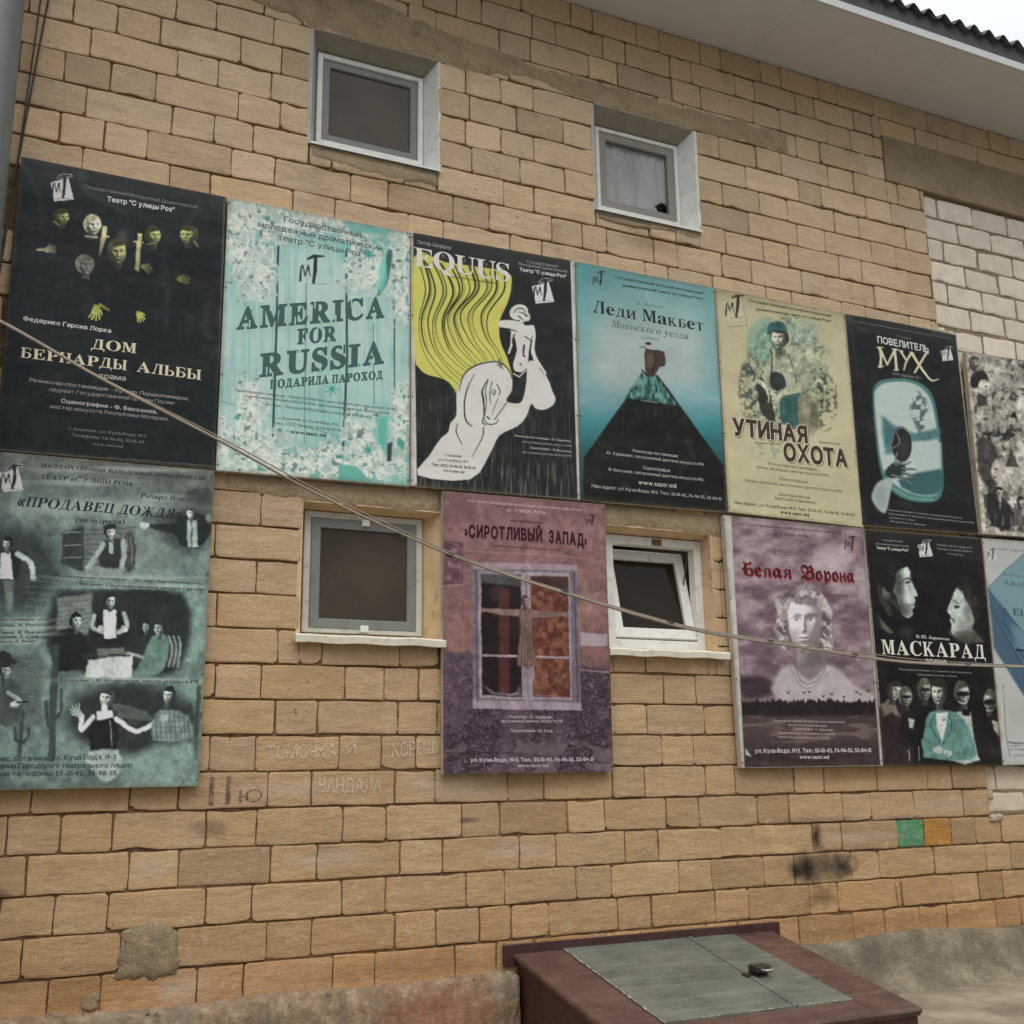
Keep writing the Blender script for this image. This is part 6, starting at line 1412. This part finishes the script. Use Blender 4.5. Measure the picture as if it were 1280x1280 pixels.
def pI(A, T):
    A.warp(2.2, 12, 55); x, y = A.x, A.y; n = vnoise(x, y, 110, 81); n2 = vnoise(x, y, 24, 82); n3 = vnoise(x, y, 12, 83, 2)
    A.vgrad([(40, (138, 88, 94)), (250, (146, 100, 100)), (450, (150, 104, 98)), (700, (144, 96, 90)), (900, (120, 84, 88))]); A.mul(.84+.34*n); A.put(sst(.5, .75, n2)*.25, (172, 130, 128))
    low = sst(0, 26, y-(700+.12*x)+(n2-.5)*24); A.put(low, (74, 54, 70)); n4 = vnoise(x, y, 7, 88, 2); A.put(low*sst(.45, .7, n3)*.35, (118, 94, 108)); A.put(low*sst(.5, .3, n4)*.5, (48, 34, 46)); A.put(low*sst(.62, .75, n4)*.45, (150, 124, 138)); A.put(low*sst(.45, .7, n)*.4, (128, 98, 116))
    rub = sst(1080, 1120, y)*sst(.45, .6, vnoise(x*.6, y, 60, 86)); A.put(rub*.6, (122, 100, 108)); A.put(sst(.06, .0, np.abs(vnoise(x*.6, y, 60, 86)-.5))*sst(1060, 1110, y)*.7, (48, 34, 40))
    A.line([(50, 1150), (300, 1145), (740, 1190)], 8, (60, 42, 52), .7, 5)
    A.poly([(48, 255), (130, 262), (130, 440), (48, 440)], (96, 62, 72), 4, .8); A.poly([(50, 280), (124, 290), (124, 425), (50, 425)], (150, 112, 116), 4, .8, 0, sst(.45, .6, n2)); A.line([(128, 440), (50, 445)], 5, (180, 140, 140), .8)
    A.line([(70, 260), (180, 300), (400, 310), (630, 330)], (3, 6, 3), (176, 132, 132), .7, 3, 4); A.poly([(622, 640), (740, 650), (738, 700), (625, 695)], (176, 158, 166), 3, .95); A.line([(625, 800), (745, 808)], 7, (170, 142, 154), .8)
    A.poly([(168, 352), (612, 358), (628, 968), (172, 962)], (128, 110, 122), 3); A.poly([(168, 345), (615, 358), (612, 380), (172, 375)], (168, 140, 150), 3); A.poly([(172, 925), (628, 940), (630, 970), (172, 962)], (164, 142, 158), 3); A.line([(184, 380), (190, 930)], 8, (96, 80, 98), .8); A.line([(598, 390), (614, 935)], 10, (92, 76, 98), .8)
    A.poly([(195, 385), (580, 392), (590, 925), (200, 918)], (170, 150, 160), 3); A.poly([(206, 395), (374, 400), (378, 915), (210, 905)], (40, 28, 30), 3); A.poly([(412, 405), (572, 408), (582, 915), (426, 915)], (124, 66, 48), 3)
    st = vnoise(x*1.2, y*1.2, 26, 84); A.poly([(416, 430), (560, 440), (580, 910), (428, 910)], (160, 98, 70), 3, .6, 0, sst(.52, .62, st)); A.poly([(416, 408), (572, 410), (582, 912), (428, 910)], (96, 42, 30), 3, .7, 0, sst(.46, .36, st)); A.poly([(412, 405), (572, 408), (575, 470), (415, 430)], (62, 40, 40), 8, .8)
    for k in range(26):
        rr = np.random.default_rng(900+k); cx, cy = rr.uniform(425, 570), rr.uniform(460, 900); a = rr.uniform(0, 3.1); A.line([(cx, cy), (cx+24*math.cos(a), cy+24*math.sin(a))], 2, (178, 120, 86) if k % 2 else (92, 40, 28), .8, 1.5)
    A.poly([(280, 450), (325, 455), (325, 905), (285, 900)], (104, 48, 42), 8, .85); A.poly([(200, 390), (376, 395), (376, 450), (200, 430)], (96, 100, 100), 8, .7); A.poly([(240, 460), (280, 440), (290, 500), (250, 510)], (80, 60, 64), 10, .6)
    A.poly([(210, 860), (250, 905), (375, 912), (372, 860), (350, 900), (260, 890)], (128, 110, 120), 5, .7); A.line([(318, 905), (360, 895)], 5, (190, 170, 175), .7); A.line([(435, 905), (570, 915)], 6, (150, 110, 110), .8)
    for s_ in (((204, 545), (585, 572)), ((206, 738), (588, 748))): A.line(s_, 9, (168, 148, 158), 1, 2)
    A.poly([(376, 400), (412, 402), (424, 930), (384, 930)], (158, 138, 150), 3); A.line([(396, 405), (404, 925)], 4, (104, 84, 104), .8)
    # carved wooden figure
    A.line([(232, 546), (300, 556), (380, 560)], (14, 28, 32), (150, 118, 106), 1, 3); A.line([(550, 566), (500, 566), (410, 562)], (14, 26, 30), (140, 108, 96), 1, 3); A.line([(255, 570), (380, 578)], 4, (84, 58, 56), .8); A.line([(420, 580), (525, 582)], 4, (84, 58, 56), .8); A.hand(222, 545, 28, 180, (150, 120, 112)); A.hand(558, 566, 26, 0, (146, 112, 104))
    A.poly([(366, 560), (372, 540), (420, 542), (426, 570), (418, 620), (428, 700), (442, 780), (400, 790), (362, 782), (364, 700), (374, 620)], (138, 104, 94), 3, 1, 2)
    for k in range(5): A.line([(384+k*9, 620), (374+k*15, 780)], 3.5, (82, 56, 52), .8)
    A.line([(370, 550), (366, 700), (360, 780)], 6, (92, 64, 60), .7, 4); A.head(393, 514, 16, 26, (164, 130, 118), (96, 70, 64), .2, (60, 40, 40)); A.line([(386, 550), (396, 575), (408, 552)], 3, (96, 68, 62), .8)
    A.poly([(385, 790), (402, 790), (400, 835), (384, 832)], (160, 134, 130), 3); A.poly([(412, 790), (432, 792), (434, 835), (414, 835)], (160, 134, 130), 3)
    A.photo(.8, 8, 75); A.desat(.24, .92)
    mt_logo(A, 648, 150, 50, None, (48, 22, 28))
    l = (196, 168, 166); d = (52, 26, 30)
    T('ГОСУДАРСТВЕННЫЙ МОЛОДЕЖНЫЙ ДРАМАТИЧЕСКИЙ ТЕАТР', 150, 92, 630, 132, 10, l, 'r'); T('«С УЛИЦЫ РОЗ»', 314, 132, 478, 144, 13, l, 'r'); T('Мартин Макдонах', 328, 175, 468, 185, 11, d)
    T('»', 136, 231, 150, 232, 34, d, 'k'); T('СИРОТЛИВЫЙ', 154, 240, 464, 257, 47, d, 'k', gap=.16); T('ЗАПАД', 492, 262, 640, 276, 46, d, 'k', gap=.16); T('»', 641, 270, 652, 270, 30, d, 'k'); T('черная комедия в 2 действиях', 260, 280, 538, 300, 10, (92, 54, 58))
    T('Режиссер - Ю. Хармелин,', 324, 1002, 508, 1004, 12, (186, 170, 176)); T('заслуженный деятель искусств РМ', 288, 1020, 550, 1020, 11, (186, 170, 176)); T('Сценография - Ю. Елов', 330, 1060, 506, 1062, 12, (186, 170, 176))
    T('ул. Куза-Водэ, 19/3. Тел.: 55-10-42, 76-96-55, 52-84-51', 162, 1186, 680, 1182, 15, (190, 176, 178), 'b'); T('www.teatr.md', 360, 1208, 490, 1208, 14, (190, 176, 178))
QI = [(.969,2.573),(1.900,2.585),(1.899,1.183),(.969,1.185)]
poster(QI, 'dusky pink poster of a carved figure, hung between the lower windows', 540, 600, .29703, pI)

def pJ(A, T):
    x, y = A.x, A.y; A.c[:] = (188, 184, 172); n = vnoise(x, y*1.5, 170, 91, 4); n2 = vnoise(x, y*1.6, 70, 92, 4)
    pq = [(72, 55), (688, 105), (772, 1228), (135, 1240)]
    A.poly(pq, (138, 110, 116), 2); inn = np.zeros(len(x)); B_ = Art(x, y, (0, 0, 0)); B_.poly(pq, (1, 1, 1), 2); inn = B_.c[:, 0]
    A.put(inn*sst(.45, .75, n2)*.75, (182, 160, 162)); A.put(inn*sst(.5, .25, n2)*.7, (96, 70, 78)); A.put(inn*sst(.5, .25, n)*.4*sst(300, 700, y), (78, 54, 62))
    A.put(inn*(1-sst(.6, 1.1, np.sqrt(((x-540)/110)**2+((y-270)/100)**2)))*.6, (198, 180, 180)); A.put(inn*(1-sst(.5, 1.1, np.sqrt(((x-180)/120)**2+((y-860)/70)**2)))*.75, (50, 32, 38)); A.put(inn*(1-sst(.4, 1.1, np.sqrt(((x-640)/160)**2+((y-840)/80)**2)))*.5, (120, 96, 102))
    # bust
    wh = (200, 194, 190); sh = (112, 92, 94)
    A.poly([(290, 930), (290, 800), (350, 760), (500, 745), (590, 790), (650, 850), (740, 900), (740, 935)], (178, 168, 166), 14, .95, 2)
    A.poly([(365, 690), (500, 690), (515, 760), (440, 830), (375, 770)], (132, 116, 114), 8, 1, 2); A.ell(436, 722, 62, 34, (84, 68, 70), .8, .65); A.line([(365, 750), (400, 830), (450, 845), (500, 800), (520, 740)], 5, (110, 96, 96), .8, 3, 4); A.line([(350, 770), (400, 855), (460, 860), (530, 790)], 4, (120, 104, 104), .6, 3, 4)
    hair = [(272, 590), (290, 520), (276, 455), (320, 420), (370, 400), (440, 402), (505, 430), (545, 500), (540, 560), (556, 620), (544, 690), (510, 705), (490, 640), (340, 640), (325, 695), (296, 640)]
    cu = vnoise(x+12*np.sin(y/13), y+10*np.sin(x/11), 26, 97, 3); cu2 = sst(.35, .65, vnoise(x+14*np.sin(y/17), y*.8+12*np.sin(x/13), 17, 98, 2))
    A.poly(hair, (150, 132, 130), 5, 1, 3); A.poly(hair, (210, 200, 194), 8, .75, 3, cu2); A.poly(hair, (78, 60, 62), 8, .7, 3, sst(.46, .34, cu))
    hd = A.c.copy(); A.head(416, 556, 96, 152, (216, 208, 202), (140, 124, 122), -.08, (104, 84, 86), 0, False, True)
    # curls come forward over the temples and brow again
    q = np.zeros(len(x)); m_ = Art(x, y, (0, 0, 0)); m_.poly(hair, (1, 1, 1), 8, 1, 3); q = m_.c[:, 0]
    ov = np.clip(q*np.maximum(sst(66, 86, np.abs(x-416)+.10*(y-560)), sst(452, 430, y+18*(cu-.5))), 0, 1)
    A.c = A.c*(1-ov[:, None])+hd*ov[:, None]
    for ex in (378, 446): A.line([(ex-24, 540), (ex, 530), (ex+24, 541)], 3, (84, 66, 68), .7, 2, 3); A.ell(ex, 543, 9, 8, (120, 104, 104), .4, .7)
    # forest line, field and birds
    fr = 925+18*(vnoise(x*4, y*0, 30, 95)-.5)*2; A.put(inn*sst(-4, 4, y-fr), (42, 30, 32)); A.put(inn*sst(985, 1010, y), (78, 60, 58)); A.put(inn*sst(985, 1010, y)*sst(.5, .7, vnoise(x*.4, y*2, 40, 96))*.6, (132, 108, 100)); A.put(inn*sst(1080, 1200, y)*.7, (48, 34, 34))
    for bx, by in ((170, 905), (235, 885), (340, 888), (415, 888), (440, 885), (505, 905), (545, 895), (603, 908), (662, 885), (680, 895), (718, 880)): A.line([(bx-9, by-6), (bx, by+3), (bx+6, by-8)], (3, 6, 2), (40, 28, 32), .9, 1.5)
    A.poly([(138, 1150), (168, 1188), (140, 1180)], (190, 180, 176), 3)
    A.line([(72, 55), (135, 1240)], 4, (110, 100, 92), .5); A.line([(688, 105), (772, 1228)], 5, (96, 84, 78), .6)
    A.photo(.35, 9, 76); A.desat(.25, .98)
    mt_logo(A, 604, 160, 68, None, (44, 18, 24))
    for k in range(14): A.ell(660+12*math.sin(k*2.3), 180+k*5, 9, 4, (150, 120, 116), .5, .5)
    d = (70, 48, 54)
    T('ГОСУДАРСТВЕННЫЙ МОЛОДЕЖНЫЙ ДРАМАТИЧЕСКИЙ ТЕАТР', 104, 98, 592, 142, 10, d, 'r'); T('«С УЛИЦЫ РОЗ»', 270, 146, 434, 158, 13, d, 'r'); T('Ю. Рыбчинский', 270, 240, 454, 248, 22, (112, 92, 96), 'j')
    for dx, dy, c_ in ((4, 6, (150, 66, 66)), (0, 0, (74, 22, 28))): T('Белая', 122+dx, 336+dy, 358+dx, 350+dy, 64, c_, 'g', gap=.06); T('Ворона', 402+dx, 354+dy, 652+dx, 368+dy, 66, c_, 'g', gap=.06)
    T('(рок-опера, 12+)', 512, 434, 666, 440, 15, (96, 76, 80))
    g = (176, 160, 156)
    for i, (s_, a, b_) in enumerate((('Режиссер-постановщик - Ю. Хармелин, заслуженный деятель', 276, 606), ('искусств Республики Молдова', 340, 520), ('Сценография - Е. Лавренчик', 366, 552), ('Балетмейстер - Анжелика Гутовская', 296, 560), ('Хормейстер-концертмейстер - А. Пучкова', 288, 534))): T(s_, a, 1024+19*i, b_, 1030+19*i, 10, g)
    T('ул. Куза-Водэ, 19/3. Тел.: 55-10-42, 76-96-55, 52-84-51', 184, 1170, 730, 1166, 18, (192, 184, 180), 'b'); T('www.teatr.md', 394, 1198, 532, 1198, 17, (192, 184, 180), 'b')
QJ = [(2.672,2.590),(3.692,2.593),(3.682,1.194),(2.692,1.193)]
poster(QJ, 'mauve poster of a white plaster bust under clouds, dark red blackletter style title', 895, 630, .26576, pJ, step=.9)

def pK(A, T):
    A.warp(1.8, 13, 56)
    x, y = A.x, A.y; A.c[:] = (20, 20, 18); A.mul(.9+.3*vnoise(x, y, 120, 101)); lt = (178, 188, 178); dk = (18, 18, 16); md = (96, 104, 98)
    A.line([(38, 45), (145, 1228)], 7, (176, 170, 158), .9); A.line([(38, 45), (615, 92)], 4, (110, 110, 104), .8)
    # man in profile, face turned right
    A.poly([(108, 320), (125, 260), (180, 220), (250, 225), (262, 250), (185, 260), (190, 330), (215, 400), (220, 450), (180, 470), (130, 400)], (26, 26, 24), 5, 1, 3)
    A.poly([(182, 262), (205, 228), (245, 220), (265, 250), (276, 300), (308, 375), (292, 384), (296, 402), (290, 420), (294, 432), (280, 450), (284, 470), (262, 488), (235, 478), (215, 440), (205, 390), (180, 340)], lt, 4, 1, 3)
    A.ell(205, 290, 30, 70, (44, 44, 40), .7, .7); A.line([(232, 300), (262, 292), (276, 308)], (5, 10, 4), (40, 42, 40), .95, 4, 3); A.ell(258, 312, 13, 8, (56, 60, 56), .5, .95); A.line([(262, 325), (270, 350)], 8, (130, 138, 130), .6, 6); A.line([(258, 430), (278, 424), (294, 428)], (3, 7), (60, 60, 56), .9, 3); A.poly([(256, 425), (285, 440), (280, 482), (250, 480)], (120, 128, 120), 10, .6)
    A.line([(250, 400), (262, 440), (250, 470)], 10, (130, 138, 130), .5, 8)
    A.line([(150, 345), (172, 395), (215, 440)], (26, 20), (52, 52, 46), 1, 8); A.ell(150, 360, 20, 34, (110, 114, 104), .6, .8); A.poly([(105, 310), (130, 370), (190, 480), (160, 480), (115, 400)], (60, 58, 50), 8, .8); A.poly([(118, 490), (185, 560), (170, 570), (130, 540)], (120, 118, 104), 8, .7); A.ell(250, 560, 30, 30, (60, 60, 54), .8, .6)
    # woman in profile, face turned left
    A.poly([(500, 345), (530, 330), (548, 345), (560, 400), (590, 470), (602, 540), (580, 575), (500, 580), (475, 560), (478, 530), (470, 500), (474, 480), (456, 450), (478, 400)], lt, 4, 1, 3); A.poly([(545, 335), (600, 370), (630, 460), (620, 560), (600, 540), (588, 470), (562, 420), (556, 380)], (34, 34, 30), 6, 1, 3)
    A.ell(505, 435, 14, 8, (40, 42, 38), .5, .95); A.line([(486, 402), (512, 418)], 6, (60, 62, 56), .9, 4); A.line([(474, 490), (490, 500), (488, 515)], 7, (60, 54, 50), .9, 3); A.ell(575, 500, 22, 50, (110, 116, 106), .8, .5); A.poly([(480, 580), (600, 560), (635, 610), (560, 615)], (110, 108, 96), 10, .8)
    A.put((1-sst(.2, 1, np.sqrt(((x-500)/60)**2+((y-560)/30)**2)))*.3, (190, 190, 180))
    hn = vnoise(x*1.5+y*.6, y*1.2, 9, 105, 2)
    A.poly([(120, 280), (150, 235), (200, 212), (248, 214), (258, 232), (222, 246), (200, 270), (196, 320), (180, 360), (150, 350)], (22, 22, 20), 6, 1, 3); A.poly([(150, 240), (200, 216), (246, 218), (210, 250), (190, 300)], (70, 72, 66), 8, .7, 2, sst(.55, .7, hn))
    A.ell(216, 360, 22, 60, (60, 62, 58), .8, .75); A.ell(232, 450, 26, 40, (40, 42, 38), .8, .7); A.ell(258, 395, 14, 26, (206, 214, 204), .8, .5); A.ell(250, 262, 20, 18, (210, 216, 208), .8, .5)
    A.poly([(505, 340), (535, 322), (580, 345), (620, 430), (632, 540), (605, 560), (580, 540), (590, 500), (572, 440), (548, 400), (530, 360)], (26, 26, 22), 9, 1, 3); A.poly([(540, 335), (590, 370), (618, 450), (600, 520), (575, 430)], (84, 84, 74), 8, .6, 2, sst(.55, .7, hn))
    A.ell(540, 530, 30, 34, (110, 116, 106), .8, .6); A.ell(560, 450, 16, 50, (90, 94, 86), .8, .6); A.ell(500, 380, 14, 20, (206, 214, 204), .8, .4); A.poly([(490, 560), (600, 545), (620, 610), (560, 625), (500, 600)], (60, 60, 54), 14, .7)
    # row of men below
    def suit(cx, top_, w_, bot, c_=(30, 28, 26)): A.poly([(cx-w_*.3, top_), (cx+w_*.3, top_), (cx+w_*.62, top_+60), (cx+w_*.62, bot), (cx-w_*.62, bot), (cx-w_*.62, top_+60)], c_, 6, 1, 2)
    suit(190, 920, 150, 1220, (44, 34, 34)); A.poly([(150, 900), (180, 890), (240, 1020), (225, 1030)], (130, 124, 112), 6, .8); A.head(196, 860, 38, 50, (158, 156, 140), (44, 40, 34), .9, dk, 14); A.line([(210, 1000), (290, 1060), (250, 1090)], 40, (58, 42, 42), 1, 8, 3); A.poly([(125, 920), (160, 905), (185, 960), (140, 985)], (120, 116, 100), 8, .8)
    A.head(250, 890, 34, 50, (130, 138, 126), (88, 90, 80), .3, dk); A.ell(250, 885, 26, 8, dk, .3, .9); suit(262, 960, 70, 1120, (28, 28, 26)); A.poly([(262, 990), (292, 1000), (285, 1045), (268, 1040)], (190, 196, 186), 5, .9)
    A.head(345, 855, 34, 56, (130, 136, 124), (84, 84, 74), 0, dk); A.ell(345, 850, 30, 8, dk, .3, .8)
    suit(545, 960, 130, 1200, (168, 176, 168)); A.head(535, 872, 38, 60, (160, 166, 154), (70, 70, 62), .3, dk, -6); A.ell(535, 870, 34, 13, dk, .2, .95); A.line([(515, 908), (535, 918), (556, 908)], 5, (196, 198, 188), .9); A.poly([(528, 950), (575, 945), (570, 980), (535, 978)], dk, 3); A.poly([(575, 960), (640, 1000), (640, 1180), (610, 1180)], (28, 26, 24), 5, 1, 2)
    A.head(668, 910, 34, 56, (140, 146, 134), (72, 72, 64), -.2, dk); A.ell(668, 912, 32, 13, dk, .2, .95); A.line([(652, 952), (668, 958), (684, 950)], 4, (190, 190, 180), .8); suit(680, 985, 90, 1220, (24, 24, 22)); A.poly([(680, 1000), (712, 1010), (715, 1080), (690, 1050)], (170, 176, 166), 5, .9)
    A.head(412, 868, 40, 66, (178, 184, 170), (44, 42, 36), -.4, dk, -3); A.ell(412, 815, 42, 20, (44, 42, 36), .3)
    A.poly([(352, 990), (400, 955), (470, 955), (540, 1000), (600, 1150), (560, 1200), (360, 1190), (335, 1160)], (92, 130, 122), 5, 1, 3); A.poly([(400, 965), (462, 962), (448, 1040), (430, 1110), (405, 1040)], (206, 212, 204), 4, 1); A.line([(398, 968), (372, 1020), (420, 1120)], 6, (54, 82, 78), .9, 3, 3); A.line([(466, 966), (478, 1040), (436, 1120)], 6, (54, 82, 78), .9, 3, 3); A.ell(440, 1000, 8, 5, dk, .4, .7)
    A.line([(340, 1100), (350, 1150), (400, 1165)], 26, (96, 134, 126), 1, 6, 3); A.hand(400, 1150, 52, 10, lt, 8); A.hand(470, 1165, 50, 185, lt, 8); A.ell(560, 1090, 22, 50, (120, 168, 158), .7, .5)
    for k in range(4): A.line([(480+k*30, 1180), (490+k*34, 1120)], 3, (60, 90, 86), .8)
    A.line([(265, 1150), (265, 1205)], 5, lt, .7); A.line([(314, 1130), (315, 1200)], 4, lt, .6)
    A.photo(.9, 7, 77)
    mt_logo(A, 312, 112, 74); g = (140, 144, 138); w_ = (198, 198, 190)
    T('Государственный', 134, 104, 232, 112, 9, g); T('Молодежный Драматический', 100, 122, 264, 136, 9, g); T('Театр "С улицы Роз"', 102, 144, 264, 158, 12, w_, 'b'); T('Россия, 20 Октября, 19/3', 406, 128, 580, 144, 9, g); T('Телефон: 76-96-55, 55-10-42', 404, 147, 580, 163, 9, g); T('www.teatr.md', 456, 170, 534, 180, 9, g)
    T('М. Ю. Лермонтов', 300, 588, 468, 602, 14, w_, 'r'); T('МАСКАРАД', 132, 670, 648, 694, 72, (206, 204, 192), 'r', gap=.16); T('драма', 346, 714, 454, 720, 24, (190, 188, 176), 'b')
    T('Режиссер-постановщик - Ю. Хармелин, мастер искусств', 216, 750, 580, 768, 8, g); T('Сценография и костюмы - Н. Пасько', 306, 776, 506, 786, 8, g)
QK = [(3.697,2.588),(4.663,2.605),(4.628,1.186),(3.686,1.194)]
poster(QK, 'black poster of two facing profiles above a row of men in suits', 1070, 650, .25, pK, step=.9)

def pL(A, T):
    x, y = A.x, A.y; A.c[:] = (176, 178, 172); A.mul(.95+.08*vnoise(x, y, 100, 111))
    A.poly([(655, 340), (740, 250), (840, 165), (1400, -200), (1400, 1500), (840, 880), (690, 640), (680, 500)], (112, 140, 146), 4, 1); A.poly([(660, 345), (900, 640), (900, 1000), (840, 880), (690, 640)], (62, 84, 104), 10, .9)
    for k in range(7): A.line([(668+k*10, 430+k*12), (850+k*30, 760+k*20)], 6, (90, 120, 136) if k % 2 else (40, 56, 76), .7, 3)
    A.poly([(770, 520), (900, 560), (900, 680), (800, 640)], (120, 150, 156), 20, .6); A.line([(655, 340), (900, 640)], 3, (50, 70, 80), .9); A.line([(805, 650), (860, 655)], 10, (20, 30, 36), 1); A.line([(655, 340), (840, 170), (1200, -60)], 3, (80, 110, 118), .8)
    A.line([(735, 830), (740, 900), (748, 1060), (770, 1180)], (7, 4, 5), (110, 108, 98), .9, 3, 4); A.line([(740, 840), (730, 1000), (750, 1120)], 3, (206, 204, 194), .8); 
    mt_logo(A, 656, 150, 52, (190, 190, 182)); g = (96, 108, 110)
    T('ГОСУДАРСТВЕННЫЙ МОЛОДЕЖНЫЙ', 712, 150, 1060, 178, 10, g, 'r'); T('А. Платонов', 736, 276, 900, 296, 12, g); T('ДЖАН', 740, 320, 860, 336, 20, (84, 104, 110), 'r'); T('А ЕНОТ', 730, 470, 930, 490, 34, (58, 78, 88), 'r'); T('Режиссер', 764, 1118, 860, 1122, 12, (60, 62, 60), 'b'); T('А. Ганин, мастер', 772, 1150, 930, 1152, 10, g); T('искусств РМ', 790, 1180, 900, 1182, 10, g)
    A.line([(764, 1128), (880, 1132)], 2, (60, 60, 56), .8)
QL = [(4.672,2.605),(5.62,2.62),(5.62,1.192),(4.634,1.186)]
poster(QL, 'pale poster with a blue slanting map-like shape, lower right corner cut by the frame', 1070, 650, .25, pL)

# ------------------------------------------------------------------ chalk and scratches on the blocks
ck = Ink(-.0052)
c6 = cropper(300, 780, .3594); c3 = cropper(240, 880, .2343)
cc = (196, 184, 160)
ck.text(c6, 'ТОМОЧКА', 92, 470, 335, 462, 46, cc, 's'); ck.text(c6, 'И', 368, 452, 404, 450, 30, (184, 166, 136), 's'); ck.text(c6, 'КОРЕШИ', 530, 462, 700, 448, 46, cc, 's'); ck.text(c6, 'ВАНДАЛА', 274, 586, 492, 586, 48, cc, 's')
o = ck.build('chalk_writing', wall, chalk_mat('chalk', (226, 216, 196), .04))
dk_ = Ink(-.0054)
dk_.text(c3, '11', 88, 540, 205, 535, 150, (104, 88, 76), 's', gap=.35); dk_.text(c3, 'Ю', 250, 530, 375, 520, 66, (84, 82, 92), 's')
dk_.build('dark_scrawl', wall, chalk_mat('dark_crayon', (84, 76, 78), .04))
